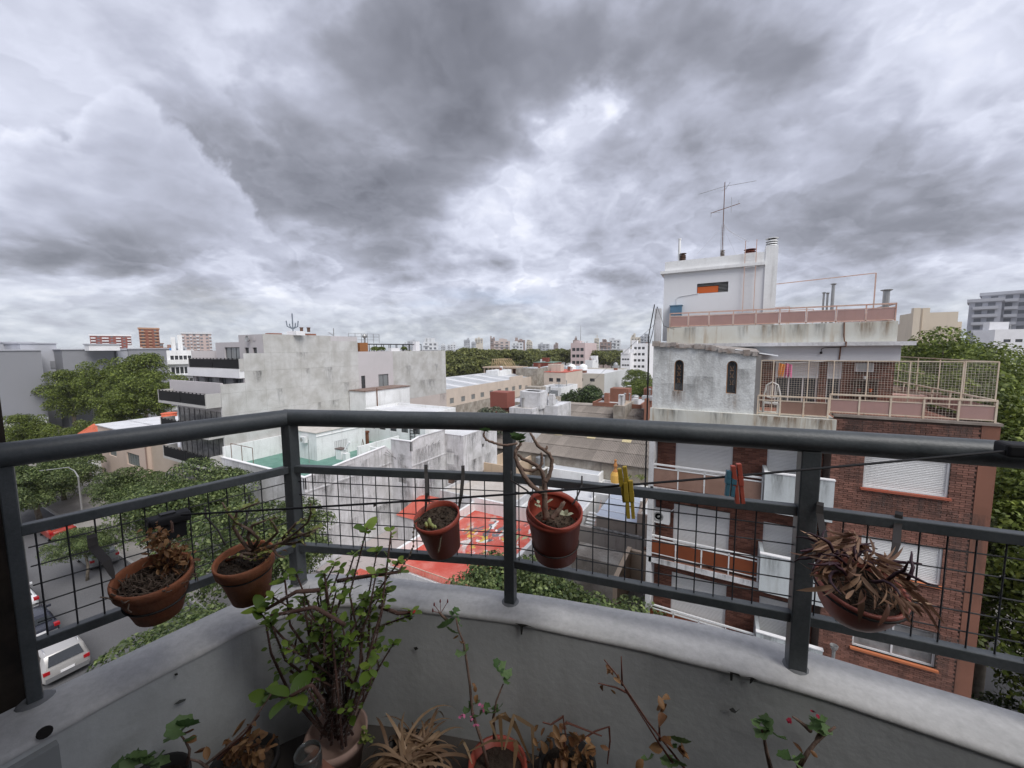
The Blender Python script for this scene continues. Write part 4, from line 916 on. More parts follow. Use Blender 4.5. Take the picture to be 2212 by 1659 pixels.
MB().box(-51.6, xW, 20.05, 20.5, 15.3, 16.2).build('white_band', WHITEC, CB)
MB().box(-51.6, -41.03, 18.4, 18.6, 12.2, 14.95).box(-41.5, -41.03, 18.6, 20.5, 12.2, 14.6).build('party_parapet', LILAC, CB)
def bbalc(x0, x1, y0, y1, z, h, n):
    s_ = MB(); s_.box(x0, x1, y0, y1, z-.22, z); s_.box(x1-.16, x1, y0+.02, y1, z, z+h); s_.box(x0, x0+.12, y0+.02, y1, z, z+h); s_.build('balcony_slab', mat('balcony_edge', (.50, .49, .47), .85, (.4, .39, .37), 1, .5), CB)
    for i in range(n):
        xa, xb = x0+.14+(x1-x0-.32)*i/n, x0+.14+(x1-x0-.32)*(i+1)/n
        MB().box(xa+.03, xb-.06, y0+.02, y0+.06, z+.05, z+h-.06).build('black_panel', BLACKP, CB)
        c2 = MB()
        k = xa+.2
        while k < xb: c2.box(k, k+.06, y0+.0, y0+.08, z+h-.08, z+h+.05); k += .75
        c2.build('clip', BLACKM, CB)
    MB().bar((x0, y0+.04, z+h+.03), (x1, y0+.04, z+h+.03), .03).build('hand_rail', BLACKM, CB)
bbalc(-50.9, PA-.0, 17.1, 18.33, 12.95, 1.1, 2)
bbalc(-50.9, PA-.0, 17.1, 18.33, 10.05, 1.1, 2)
bbalc(-50.9, PA-.0, 17.1, 18.33, 7.1, 1.1, 2)
bbalc(-50.9, PA-.0, 17.1, 18.33, 4.2, 1.1, 2)
bbalc(-51.4, PA-.0, 20.1, 20.49, 16.2, 1.0, 2)
MB().box(-51.3, xW, 18.5, 22.4, 14.9-2.2, 12.9).build('terrace', LILAC, CB)
# glazed flats under the balconies stand forward
gf = MB(); holes_wall(gf, (-50.2, 18.36), (PA-.06, 18.36), 0, 12.7, [(.2, 9.0, z, z+2.5) for z in (10.1, 7.2, 4.3, .6)], .12); gf.build('forward_wall', WHITEC, CB)
for z in (10.1, 7.2, 4.3, .6): window(CB, (-50.2, 18.36), (PA-.06, 18.36), (.2, 9.0, z, z+2.5), .12, 'g', BLACKM, CGLASS, 7)
# things on that roof
an = thing('antenna_stack', 'candelabra of steel exhaust pipes on the concrete block roof', 'pipe', (-40, 25.5, 19.6))
ax_, ay_ = PA-.6, 26.0
q = MB(); q.tube([(ax_, ay_, 19.6), (ax_, ay_, 22.0)], .07, 6)
for dx, h in ((-.55, 21.2), (.5, 21.2), (-.28, 20.9), (.25, 20.95)): q.tube([(ax_, ay_, 20.3), (ax_+dx*.7, ay_+dx*.7, 20.6), (ax_+dx*.8, ay_+dx*.8, h)], .06, 5)
q.build('pipes', mat('blue_grey_steel', (.20, .23, .27), .5, metal=.4), an)
q = MB(); q.box(ax_-.5, ax_+1.2, ay_-.4, ay_+.6, 19.6, 20.05); q.build('plinth', WHITEC, an)
for k, (dx, lb) in enumerate(((.6, 'left one of the pair of brown chimney pots on the concrete block'), (1.1, 'right one of the pair of brown chimney pots on the concrete block'))):
    q = MB(); q.lathe((ax_+dx, ay_+dx, 20.0), [(.16, 0), (.16, .4), (.2, .42), (.2, .5)], 8); q.build('chimney_pot', mat('brown_clay', (.12, .07, .05), .8), label=lb, cat='chimney')
MB().box(ax_-1.4, ax_-.4, ay_-2.2, ay_-1, 19.62, 19.82).box(ax_-.2, ax_+.2, ay_+.8, ay_+2.6, 19.62, 19.86).build('brick_curb', BRICKO, label='low red brick curb beside the exhaust pipes on the concrete roof', cat='curb')
q = MB(); q.tube([(PA-.5, 31, 19.3), (PA-.5, 31, 20.6)], .06, 5); q.tube([(PA-.5, 31, 19.7), (PA-.9, 30.6, 20.1)], .05, 5); q.build('forked_pipe', GALV, label='small forked pipe behind the concrete wall top', cat='pipe')
q = thing('satellite_dish', 'small satellite dish on the lilac roof box of the concrete block', 'satellite dish', (-43.2, 22.3, 19.2)); MB().lathe((-43.3, 22.2, 19.2), [(.02, 0), (.22, .04), (.34, .13), (.33, .14), (.2, .06), (.01, .03)], 14, Matrix.Rotation(R_(80), 3, 'X')).build('dish', GALV, q); MB().bar((-43.3, 22.2, 18.9), (-43.3, 22.4, 19.1), .04).build('arm', BLACKM, q)
for x in (-44.0, -42.6): MB().box(x-.2, x+.2, 22.40, 22.43, 19.0, 19.35).build('vent_opening', LILAC, CB)
q = thing('roof_rail', 'grey pipe railing on the roof behind the concrete block', 'railing', (-41.5, 36, 19))
for z in (19.3, 19.7, 20.1): MB().bar((-42, 33.5, z), (-42, 38.5, z), .04).build('bar', GALV, q)
for k in range(6): MB().bar((-42, 33.5+k, 18.9), (-42, 33.5+k, 20.15), .05).build('post', GALV, q)
q = thing('roof_ventilator', 'round white rooftop ventilator beside the grey pipe railing', 'vent', (-40.8, 36, 19)); MB().lathe((-41.5, 35.6, 18.6), [(.12, 0), (.12, .9), (.3, 1.0), (.33, 1.2), (.24, 1.4), (.02, 1.46)], 12).build('head', GALV, q)
# second, lower wing behind with lilac light well
CB2 = thing('rear_block', 'second concrete block behind, with pink render light well and planted roof', 'building', (-46, 44, 0))
q = MB(); holes_wall(q, (-41.0, 34.0), (-41.0+.0, 36.0), 0, 17.75, [(.35, 1.0, 11.9, 14.6), (.45, 1.1, 8, 10.8)], .15)
holes_wall(q, (-44.0, 36.0), (-41.02, 36.0), 0, 17.7, [(.8, 2.5, 11.9, 14.7)], .15) if False else None
q.build('lilac_wall', LILAC, CB2)
yb2 = onA(*K('r3', 1500, 365), PA).y
q = MB(); holes_wall(q, (PA, 36.0), (PA, yb2), 0, 17.75, [(1.2, 3.0, 12.0, 14.6)], .15); q.build('lilac_wall', LILAC, CB2)
window(CB2, (PA, 34.0), (PA, 36.0), (.35, 1.0, 11.9, 14.6), .15, 'g', BLACKM, DGLASS, 0); window(CB2, (PA, 34), (PA, 36), (.45, 1.1, 8, 10.8), .15, 'g', BLACKM, DGLASS, 0)
window(CB2, (PA, 36.0), (PA, yb2), (1.2, 3.0, 12.0, 14.6), .15, 'g', BLACKM, MGLASS, 1)
for j, (z0, z1) in enumerate(((0, 8.3), (8.3, 10.6), (10.6, 13.2), (13.2, 15.6), (15.6, 17.76))):
    q = MB(); q.obox((PA-.02, yb2, z0+.012), (.024, 0, 0), (0, 51.8-yb2, 0), (0, 0, z1-z0-.024)); q.build('concrete_panel', CONC if j != 1 else mat('pinkish_concrete', (.50, .44, .41), .9, (.56, .50, .47), .5, .8), CB2)
q = MB(); q.obox((PA-.3, yb2, 0), (.28, 0, 0), (0, 51.8-yb2, 0), (0, 0, 17.75)); q.box(-52, PA-.3, 34.0, 51.8, 0, 17.4); q.box(-52, PA-.1, 51.6, 51.8, 0, 17.75); q.box(-52, -41.1, 33.99, 34.2, 0, 17.75); q.build('wall', LILAC, CB2)
q = thing('roof_pergola', 'low black framed pergola and planters on the rear concrete block roof', 'pergola', (-42, 42, 17.7))
f = MB()
for y in np.linspace(36.2, 47, 9): f.bar((-42, y, 17.4), (-42, y, 18.75), .07); f.bar((-44.5, y, 17.4), (-44.5, y, 18.75), .07)
f.bar((-42, 36.2, 18.75), (-42, 47, 18.75), .1); f.bar((-44.5, 36.2, 18.75), (-44.5, 47, 18.75), .1); f.build('frame', BLACKM, q)
MB().box(-41.9, -41.3, 34.6, 35.9, 17.7, 18.9).build('wooden_box', mat('varnished_wood', (.30, .13, .05), .5), q); MB().box(-41.9, -41.3, 40.0, 41.6, 17.7, 18.2).build('planter', WHITEC, q); MB().box(-42.3, -41.6, 45.4, 46.2, 17.7, 19.2).build('flue_box', WHITEC, q)
p, nr = crown_points([(-41.9, 37.6, 18.0, .6, .4), (-41.9, 38.7, 18.0, .6, .4), (-41.8, 43.0, 18.0, .5, .4)], 500); o = bpy.data.objects.new('plants', leaves_mesh('plants', p, nr, np.full(500, .25), LEAF_P)); COL.objects.link(o); tag(o, 'green plants growing along the rear block roof edge', 'plant', kind='stuff')

# ------------------------------------------------------------------ white house with the green roof terraces
QA = -28.4; zT = 7.1
WB = thing('white_terrace_building', 'old white party wall building with green roof terraces', 'building', (-34, 26, 0))
yj1 = 27.0
xa2 = onB(*K('k1', 890, 700), yj1).x; yj2 = onA(*K('k1', 1430, 700), xa2).y; xa3 = onB(*K('k1', 1712, 700), yj2).x; yj3 = onA(*K('k1', 2240, 400), xa3).y
zA0, zA1 = 8.0, 8.62
zB0, zB1 = onB(*K('k1', 585, 325), yj1).z, onB(*K('k1', 880, 362), yj1).z
zBm = onA(*K('k1', 1000, 290), xa2); zBe = onA(*K('k1', 1400, 175), xa2)
zC0, zC1 = onB(*K('k1', 1435, 238), yj2).z, onB(*K('k1', 1712, 275), yj2).z; zCe = onA(*K('k1', 1960, 190), xa3)
w = MB()
def wallh(p0, p1, zt0, zt1, holes=(), zb=0):
    zc_ = min(zt0, zt1)-.02; holes_wall(w, p0, p1, zb, zc_, list(holes), .12); w.quad((*p0, zc_), (*p1, zc_), (*p1, zt1), (*p0, zt0))
sm = [(6.55, 7.1, 6.05, 6.4), (6.6, 7.15, 3.05, 3.45)]
wallh((QA, 17.95), (QA, yj1-.7), zA0, zA1, sm); wallh((QA, yj1-.7), (QA, yj1), zA1, 8.1)
fw_ = [( (xa2-QA)*.28, (xa2-QA)*.72, 4.9, 6.2), ((xa2-QA)*.35, (xa2-QA)*.75, 1.6, 3.2)]
wallh((QA, yj1), (xa2, yj1), zB0, zB1, fw_)
wallh((xa2, yj1), (xa2, zBm.y), zB1, zBm.z); wallh((xa2, zBm.y), (xa2, yj2), zBm.z, zBe.z)
L3 = xa3-xa2
fw2 = [(L3*.05, L3*.52, 5.7, 7.1), (L3*.07, L3*.5, 3.5, 4.2), (L3*.1, L3*.5, .3, 1.6)]
wallh((xa2, yj2), (xa3, yj2), zC0, zC1, fw2); wallh((xa3, yj2), (xa3, yj3), zC1, zC1+.1, [(3.6, 4.0, 3.6, 4.2), (3.6, 4.0, 6.9, 7.3), (3.7, 4.1, .4, 1.0)])
w.quad((-41, 17.95, 0), (QA, 17.95, 0), (QA, 17.95, zA0), (-41, 17.95, zA0))
w.quad((xa3, yj3, 0), (-41, yj3, 0), (-41, yj3, 8.5), (xa3, yj3, 8.5))
w.build('wall', WHITE2, WB)
for (u0, u1, z0, z1) in sm: window(WB, (QA, 17.95), (QA, yj1-.7), (u0, u1, z0, z1), .12, 'g', WHITE2, DARK, 0)
for h in fw_: window(WB, (QA, yj1), (xa2, yj1), h, .1, 'g', WHITE2, mat('blocked_opening', (.33, .33, .33), .9, (.2, .2, .2), 2, .6), 0)
window(WB, (xa2, yj2), (xa3, yj2), fw2[0], .08, 'g', WHITE2, WHITE, 0)
window(WB, (xa2, yj2), (xa3, yj2), fw2[1], .1, 'g', WHITE2, mat('rust_shutter', (.22, .13, .09), .9), 0); window(WB, (xa2, yj2), (xa3, yj2), fw2[2], .1, 'g', WHITE2, DARK, 2)
# floor-level string courses
for (p, q_) in (((QA, 17.95), (QA, yj1)), ((xa2, yj1), (xa2, yj2))):
    MB().box(p[0]-.02, p[0]+.06, p[1], q_[1], 6.78, 6.90).build('string_course', WHITE2, WB)
# parapet cappings
def capping(p, q_, z0, z1, m_=WHITEC, w_=.26):
    p, q_ = V3((*p, z0)), V3((*q_, z1)); d = (q_-p); n = V3((d.y, -d.x, 0)).normalized()
    MB().obox(p-n*w_*.8, d, n*w_, (0, 0, .07)).build('capping', m_, WB)
    MB().obox(p-n*w_*.6-V3((0, 0, .95)), d, n*w_*.45, (0, 0, .94)).build('parapet', WHITE, WB)
capping((-41, 17.95), (QA, 17.95), zA0, zA0); capping((QA, 17.95), (QA, yj1-.7), zA0, zA1); capping((QA, yj1), (xa2, yj1), zB0, zB1); capping((xa2, yj1), (xa2, zBm.y), zB1, zBm.z); capping((xa2, zBm.y), (xa2, yj2), zBm.z, zBe.z, WHITE2)
MB().box(xa2-3.5, xa3-.05, yj2+.05, yj3, zC1-.35, zC1-.2).build('white_roof', ROOFW, WB)
MB().box(xa2-.02, xa3+.03, yj2-.03, yj2+.2, zC1+.0, zC1+.06).box(xa3-.2, xa3+.03, yj2+.2, yj3, zC1+.0, zC1+.06).build('roof_rim', WHITE2, WB)
MB().box(-41, QA-.15, 18.1, 34, zT-.2, zT).build('green_terrace', GREENF, WB)
MB().box(QA-.15, xa2-.15, yj1+.1, yj2-.05, zT-.2, zT-.0).build('green_terrace', GREENF, WB)
MB().box(-40.9, QA-.2, 18.02, 18.1, zT, zT+.25).build('green_skirting', mat('green_skirt', (.03, .10, .08), .6), WB)
# small house standing on the terrace
c0 = onZ(*K('r3', 905, 1237), zT); hx, hy = c0.x, c0.y
zh = onB(*K('r3', 900, 1022), hy).z
hl = onB(*K('r3', 735, 1000), hy).x
hf_ = onA(*K('r3', 1285, 1060), hx).y
PH = thing('rooftop_house', 'white rooftop room with grilled window on the green terrace', 'house', (hx-2, hy+1, zT))
q = MB(); g0 = onA(*K('r3', 1035, 1080), hx); g1 = onA(*K('r3', 1150, 1165), hx)
hw_ = [(g0.y-hy, g1.y-hy, g1.z-.5, g0.z)]
holes_wall(q, (hx, hy), (hx, hf_), zT, zh, hw_, .1); holes_wall(q, (hl-1.5, hy), (hx, hy), zT, zh, [], .1); holes_wall(q, (hx, hf_), (hl-1.5, hf_), zT, zh, []); q.build('wall', WHITE, PH)
MB().box(hl-1.55, hx+.08, hy-.08, hf_+.08, zh, zh+.08).build('roof', mat('speckled_roof', (.45, .42, .38), .9, (.62, .60, .57), 1.5, .7), PH); MB().box(hx, hx+.06, hy, hf_, zh-.35, zh-.28).build('ledge', WHITE, PH)
window(PH, (hx, hy), (hx, hf_), hw_[0], .06, 'g', WHITEC, mat('pale_pane', (.5, .5, .5), .3), 7)
ac = thing('air_conditioner', 'white outdoor unit on the rooftop room beside a tall pole', 'air conditioner', (hl+1, hy-.3, 9)); pA = onB(*K('r3', 790, 1068), hy-.3)
MB().box(pA.x-.42, pA.x+.42, hy-.4, hy-.08, pA.z-.3, pA.z+.3).build('casing', WMET, ac); MB().lathe((pA.x-.1, hy-.41, pA.z), [(.2, 0), (.2, .015), (.03, .02)], 14, Matrix.Rotation(R_(90), 3, 'X')).build('fan', GALV, ac)
pB = onB(*K('r3', 840, 1235), hy-.8); MB().tube([(pB.x, hy-.8, zT), (pB.x, hy-.8, zT+2.1), (pB.x+.1, hy-.85, zT+2.3)], .035, 6).build('pole', GALV, label='thin grey pole standing before the rooftop room', cat='pole')
q = MB(); p0 = onA(*K('s1', 250, 205), -40.8); 
q.bar((-39.8, 18.3, 9.4), (-36.2, 18.3, 9.4), .04)
for x in (-39.8, -38, -36.2): q.bar((x, 18.3, 7.9), (x, 18.3, 9.4), .04)
q.build('pipe_rail', IRON, label='rusty pipe rail on the parapet of the green terrace', cat='railing')
# ledge wall at the back of the terrace against the concrete wall
MB().box(-40.95, -40.75, 18.1, hy+6, zT, zT+1.9).build('parapet', WHITE, WB)
# grill and sink, chimney, stepladder on terrace
pG = onZ(*K('s1', 1120, 320), zT)
gq = thing('brick_grill', 'white masonry barbecue with a leaning pipe beside the rooftop room', 'barbecue', (pG.x, pG.y, zT)); MB().box(pG.x-.9, pG.x-.1, pG.y-.3, pG.y+.3, zT, zT+1.0).box(pG.x+.1, pG.x+.6, pG.y-.3, pG.y+.2, zT, zT+.7).build('body', WHITE, gq); MB().box(pG.x-1.0, pG.x+0, pG.y-.35, pG.y+.35, zT+1, zT+1.08).build('slab', mat('sooty_slab', (.13, .10, .09), .9), gq); MB().tube([(pG.x+.1, pG.y, zT+1.0), (pG.x+.6, pG.y+.2, zT+1.8)], .09, 7).build('pipe', WHITEC, gq)
pL = onZ(*K('k1', 120, 520), zT); q = MB(); q.bar((pL.x-.3, pL.y, zT), (pL.x, pL.y, zT+1.4), .04); q.bar((pL.x+.4, pL.y, zT), (pL.x, pL.y, zT+1.4), .04); q.bar((pL.x-.2, pL.y+.4, zT), (pL.x, pL.y, zT+1.4), .04); q.build('stepladder', IRON, label='dark folding steps standing on the terrace floor', cat='ladder')
pC = onZ(*K('k1', 185, 395), zT); q = thing('rusty_boiler', 'rusty brown iron stove pipe standing against the terrace wall', 'stove', (pC.x, pC.y, zT)); MB().lathe((pC.x, pC.y, zT), [(.22, 0), (.22, 1.3), (.3, 1.35), (.3, 1.5), (.15, 1.55)], 10).build('body', mat('rust_brown', (.13, .05, .03), .9, (.2, .09, .05), 3, .6), q)
# inner white walls
MB().box(QA-3.0, QA-.2, yj1-.1, yj1+.1, zT, zT+1.0).box(QA-3.1, QA-2.9, yj1-1.5, yj1+4, zT, zT+1.3).build('inner_parapet', WHITE, WB)
# second white house further back with windows and green terrace
pb = onB(*K('k1', 150, 140), 31.5)
q = block('white_rear_house', 'white house behind the stove with dark window and iron ladder', 'house', QA-9, xa2-2.2, 31.5, 37, zT-1, 11.0, WHITE, ROOFW, .3, [('F', 5, 1, .4, 1.0, 1.1, 8.7, 3)], 'R', .1)
q = MB()
for y in range(10): q.box(xa2-4.3, xa2-3.6, 31.4, 31.46, zT+.2+y*.35, zT+.25+y*.35)
q.bar((xa2-4.3, 31.4, zT), (xa2-4.3, 31.4, 10.8), .06); q.bar((xa2-3.6, 31.4, zT), (xa2-3.6, 31.4, 10.8), .06); q.build('iron_ladder', BLACKM, label='black iron ladder against the white rear house', cat='ladder')
for k in range(3): # sagging cables over the party wall
    a_ = V3((QA+.05, 26+k*.2, 7.9+.2*k)); b_ = V3((xa2+.1, yj2-1-k, 8.5)); MB().tube([a_.lerp(b_, t)+V3((0, 0, -1.1*math.sin(math.pi*t)*(1+.3*k))) for t in [i/8 for i in range(9)]], .016, 3).build('cable', mat('dark_cable', (.08, .08, .08), .7), label=('upper', 'middle', 'lowest')[k]+' of the three cables sagging across the white party wall', cat='cable')
# box on the wall in front of the concrete block (small white room with rusty roof)
q0 = onA(*K('r3', 1285, 690), PA+3); q1 = onA(*K('r3', 1635, 665), PA+3)
TB = thing('white_tank_room', 'small white box room with rusty flat roof against the concrete blocks', 'room', (PA+2, q0.y+2, 8))
yy0, yy1 = q0.y, q1.y
zr = q0.z; zbm = onA(*K('r3', 1290, 835), PA+3).z
hh = [(.7, 1.3, zbm+.9, zbm+1.7), (2.6, 3.2, zbm+.9, zbm+1.7)]
q = MB(); holes_wall(q, (PA+3, yy0), (PA+3, yy1), 4, zr, hh, .1); q.box(PA+.1, PA+2.99, yy0, yy1, 4, zr); q.build('wall', WHITE, TB)
for h in hh: window(TB, (PA+3, yy0), (PA+3, yy1), h, .08, 'g', WHITEC, mat('pale_pane', (.5, .5, .5), .3), 1)
q = MB(); q.box(PA-.0+.12, PA+3.1, yy0-.1, yy1+.1, zr, zr+.12); q.build('roof', mat('rusty_roof', (.16, .10, .08), .95, (.35, .3, .27), 1.5, .6), TB)
MB().tube([(PA+3.08, yy0+1.7, zr+.3), (PA+3.08, yy0+1.7, 4)], .07, 6).build('downpipe', IRON, TB)

random.seed(21)
for k in range(26):
    y = random.uniform(18.2, yj1-1.6); z1 = random.choice((6.7, zA0-.05, 4.5, 3.0)); stain(WB, (QA, y), (QA, y+random.uniform(.5, 1.6)), z1-random.uniform(1.2, 3.2), z1, random.choice((GRIME, GRIMEP)))
for k in range(20):
    y = random.uniform(yj1+.2, yj2-1.4); z1 = random.choice((6.7, 8.3, 5.0)); stain(WB, (xa2, y), (xa2, y+random.uniform(.5, 1.4)), z1-random.uniform(1.5, 4), z1, random.choice((GRIME, GRIMEP)))
for k in range(16):
    y = random.uniform(yj2+.2, yj3-1.6); z1 = random.choice((zC1-.05, 6.0, 4.0)); stain(WB, (xa3, y), (xa3, y+random.uniform(.6, 1.6)), z1-random.uniform(1.5, 3.5), z1, random.choice((GRIME, GRIMEP)))
for (p_, q_) in (((QA, yj1), (xa2, yj1)), ((xa2, yj2), (xa3, yj2))):
    for k in range(8): t = random.random()*.6; x = p_[0]+(q_[0]-p_[0])*t; z1 = random.uniform(4, 8.2); stain(WB, (x, p_[1]), (x+(q_[0]-p_[0])*.4, p_[1]), z1-random.uniform(1, 3), z1, GRIMEP if k % 2 else GRIME)
for k in range(10):
    y = random.uniform(18.5, 32); tz = topz(y) or 19; z1 = random.choice([q for q in seams if 8 < q <= tz] + [tz]); stain(CB, (PA+.008, y), (PA+.008, min(34, y+random.uniform(.6, 2.2))), z1-random.uniform(1.0, 2.4), z1, GRIMEP)
for k in range(6): y = random.uniform(yb2, 50); z1 = random.choice((17.7, 15.6, 13.2, 10.6)); stain(CB2, (PA+.008, y), (PA+.008, y+random.uniform(.8, 2)), z1-2, z1, GRIMEP)
for k in range(14): y = random.uniform(67, 120); stain(WH, (wa0_, y), (wa0_, y+random.uniform(2, 5)), random.uniform(3.5, 6), 8.0, GRIME) if False else None

# ------------------------------------------------------------------ low houses between: red roof, white roofs, fibre-cement shed
RB = thing('red_roofed_house', 'low house with a flat roof painted red and a mural of splashed colour', 'house', (-16, 23, 0))
MB().box(-19.85, -12.2, 18.25, 28.9, 0, 2.98).build('wall', WHITE2, RB)
q = bpy.data.materials.new('painted_mural_roof'); q.use_nodes = True; bb = NB(q.node_tree); P_ = q.node_tree.nodes['Principled BSDF']
g = bb.n('ShaderNodeTexCoord').outputs['Object']; c = bb.mix(bb.mapr(bb.noise(g, .8, 6, .6), .4, .65), (.50, .075, .05), (.60, .19, .15))
md = bb.vmath('MULTIPLY', bb.vmath('SUBTRACT', g, (.6, 2.6, 3.0)), (.30, .26, 0)); mask = bb.mapr(bb.vmath('LENGTH', md), .65, 1.05, 1, 0)
for seed, th, col in ((1, .56, (.17, .17, .19)), (5, .60, (.58, .60, .56)), (9, .615, (.60, .42, .08)), (14, .62, (.33, .40, .22)), (21, .635, (.75, .76, .76)), (30, .63, (.10, .11, .12))):
    f = bb.mapr(bb.noise(bb.vmath('ADD', bb.vmath('MULTIPLY', g, (1, .6, 1)), (seed, seed*1.7, 0)), .75, 4, .55, 1.2), th-.02, th, 0, 1)
    c = bb.mix(bb.math('MULTIPLY', f, mask), c, col)
bb.set(P_.inputs['Base Color'], c); P_.inputs['Roughness'].default_value = .75
MB().box(-19.7, -12.3, 18.4, 28.75, 2.98, 3.0).build('roof', q, RB)
MB().box(-20.05, -19.8, 18.2, 28.95, 2.5, 3.75).box(-20.05, -12, 28.8, 29.05, 2.5, 4.2).build('parapet', WHITE, RB)
MB().box(-12.3, -12.0, 18.3, 28.9, 2.5, 3.4).build('parapet', WHITE2, RB)
q = thing('patio_railing', 'salmon picket railing along the front edge of the red roof', 'railing', (-16, 18.3, 3))
for k in range(60): MB().bar((-19.7+k*.12, 18.3, 2.2), (-19.7+k*.12, 18.3, 3.5), .02).build('picket', PMET, q)
MB().bar((-19.8, 18.3, 3.5), (-12.5, 18.3, 3.5), .05).build('rail', PMET, q)
MB().box(-28.3, -20.1, 18.4, 33.5, 0, .25).build('courtyard', mat('pink_grey_concrete', (.42, .37, .36), .9, (.33, .3, .29), .6, .6), kind='structure')
q = MB(); q.add([(-26.2, 25.2, 2.6), (-24.0, 25.2, 2.6), (-24.0, 29.2, 3.2), (-26.2, 29.2, 3.2), (-25.1, 27.2, 3.9)], [(0, 1, 4), (1, 2, 4), (2, 3, 4), (3, 0, 4)]); an_ = thing('tiled_annex', 'little annex with red painted hipped roof tucked against the white party wall', 'shed', (-25, 27, 0)); q.build('roof', REDR, an_); MB().box(-26.1, -24.1, 25.3, 29.1, 0, 2.6).build('wall', WHITE2, an_)
MB().box(-25.2, -20.1, 18.4, 20.2, .25, .29).build('red_yard_floor', REDR, label='strip of red painted yard before the white party wall', cat='yard', kind='structure')
block('grey_roof_house', 'low house with patchy grey flat roof behind the red roof', 'house', -24.2, -16.0, 29.2, 35.0, 0, 4.0, WHITE2, mat('patchy_roof', (.44, .40, .36), .9, (.56, .53, .50), .5, .8, (.3, .25, .22), .5), .25)
block('stained_court_house', 'stained low wall and roofs left of the white roofed house', 'house', -16.0, -10.5, 29.3, 38.5, 0, 3.3, WHITE, ROOFW, .3)
block('tan_walled_house', 'tan rendered court wall house behind the grey roof', 'house', -23.6, -19.8, 36.0, 44.0, 0, 5.1, TAN, WHITE, 1.6)
block('white_roofed_house', 'white rendered house with pale blue grey flat roof', 'house', -16.9, -11.0, 39.3, 43.2, 0, 4.5, WHITE, mat('pale_blue_roof', (.52, .55, .60), .6, (.62, .64, .67), .5, .7), .12, [('S', 2, 1, .4, .5, .4, 1.5, 3)])
o = block('upper_white_house', 'taller white roofed house carrying a steel water tank', 'house', -21.0, -16.9, 41.2, 48.0, 0, 5.0, WHITE, ROOFW, .08)
tk = thing('water_tank', 'grey ribbed water tank on the taller white roof', 'tank', (-18.2, 41.0, 4.2)); MB().lathe((-18.4, 40.6, 4.0), [(.55, 0), (.55, .25), (.58, .27), (.55, .3), (.55, .6), (.58, .62), (.55, .65), (.55, 1.2), (.3, 1.3), (.1, 1.32)], 16).build('tank_body', mat('grey_tank', (.20, .21, .22), .5), tk)
MB().box(-19.2, -17.6, 40, 41.2, 3.9, 4.0).build('stand', WHITE, tk)
BRF = thing('blue_roof_house', 'small house with bluish white sheet roof and brown wall', 'house', (-7.4, 34, 0))
MB().add([(-9.0, 31.3, 3.7), (-5.6, 31.3, 3.7), (-6.2, 36.9, 4.4), (-8.6, 36.5, 4.4)], [(0, 1, 2, 3)]).build('roof', mat('blue_white_sheet', (.42, .47, .56), .5, (.50, .54, .61), 1, .5), BRF); MB().box(-8.95, -5.7, 31.4, 36.4, 0, 3.6).build('wall', mat('brown_render', (.40, .34, .29), .9, (.3, .25, .21), .8, .6), BRF)
q = MB()
for k in range(5): q.bar((-9.0, 31.25, 3.76+k*.0), (-5.6, 31.25, 3.76), .05) if k == 0 else q.bar((-9.0+.1*k, 31.3+k*1.1, 3.74+k*.15), (-5.65-.1*k, 31.3+k*1.1, 3.74+k*.15), .04)
q.build('roof_batten', WHITEC, BRF)
block('brown_wall_house', 'tan box house with dark doorway beside the blue roof', 'house', -5.6, -2.7, 31.5, 36, 0, 4.5, mat('tan_wall2', (.46, .37, .31), .9, (.36, .3, .25), .8, .6), WHITE, .2, [('F', 1, 1, .4, .9, 1.4, 2.2, 3)])
CW = thing('old_court_wall', 'weathered beige courtyard wall with black broken capping', 'wall', (-7, 30, 0))
MB().box(-10.3, -2.6, 30.3, 30.6, 0, 3.0).build('wall', mat('drippy_wall', (.42, .38, .34), .95, (.32, .28, .25), .8, .7, (.15, .12, .10), .8, 2.5), CW); MB().box(-9.0, -4.9, 30.25, 30.65, 3.0, 3.08).build('capping', mat('black_capping', (.05, .045, .04), .9, (.6, .6, .6), 2, .35), CW)
MB().box(-9.2, -5.8, 25.9, 27.9, 0, 2.9).build('shed_body', OLDW, label='low shed with cluttered pale roof behind the big street tree', cat='shed'); MB().box(-5.7, -5.4, 24, 28.5, 0, 3.1).box(-5.4, -2.6, 28.2, 28.5, 0, 3.0).build('side_wall', TAN, label='tan garden wall meeting the brick block corner', cat='wall')
q = thing('stair_rail', 'rusty white steps with rails beside the blue roofed house', 'stairs', (-10, 33, 1))
for k in range(8): MB().box(-10.3, -9.3, 31.5+k*.28, 31.8+k*.28, 1.4+k*.2, 1.46+k*.2).build('step', WHITE, q)
for z in (0, .3, .6): MB().bar((-9.2, 31.5, 1.9+z), (-9.2, 33.8, 3.5+z), .04).build('rail', PMET, q)
pt = thing('flue_stand', 'thin brown pipe with a cap standing by the garden wall', 'pipe', (-4.3, 29.5, 0)); MB().tube([(-4.4, 29.0, 0), (-4.4, 29.0, 2.9)], .07, 6).build('pipe', IRON, pt); MB().box(-4.65, -4.15, 28.9, 29.15, 2.9, 3.05).build('cap', IRON, pt)
vv = thing('terrace_jar', 'yellow ochre garden urn with figure at the terrace corner', 'urn', (-8, 40, 4)); pv = onB(*K('k2', 1690, 560), 40.0)
MB().lathe((pv.x, 40, pv.z-.8), [(.45, 0), (.5, .3), (.5, .8), (.35, 1.1), (.25, 1.15)], 14).build('jar', mat('ochre', (.60, .36, .09), .7), vv); MB().lathe((pv.x, 40, pv.z+.3), [(.3, 0), (.12, .4), (.22, .7), (.1, 1.1), (.16, 1.3), (.02, 1.4)], 10).build('figure', mat('orange_brown_clay', (.40, .18, .06), .7), vv)
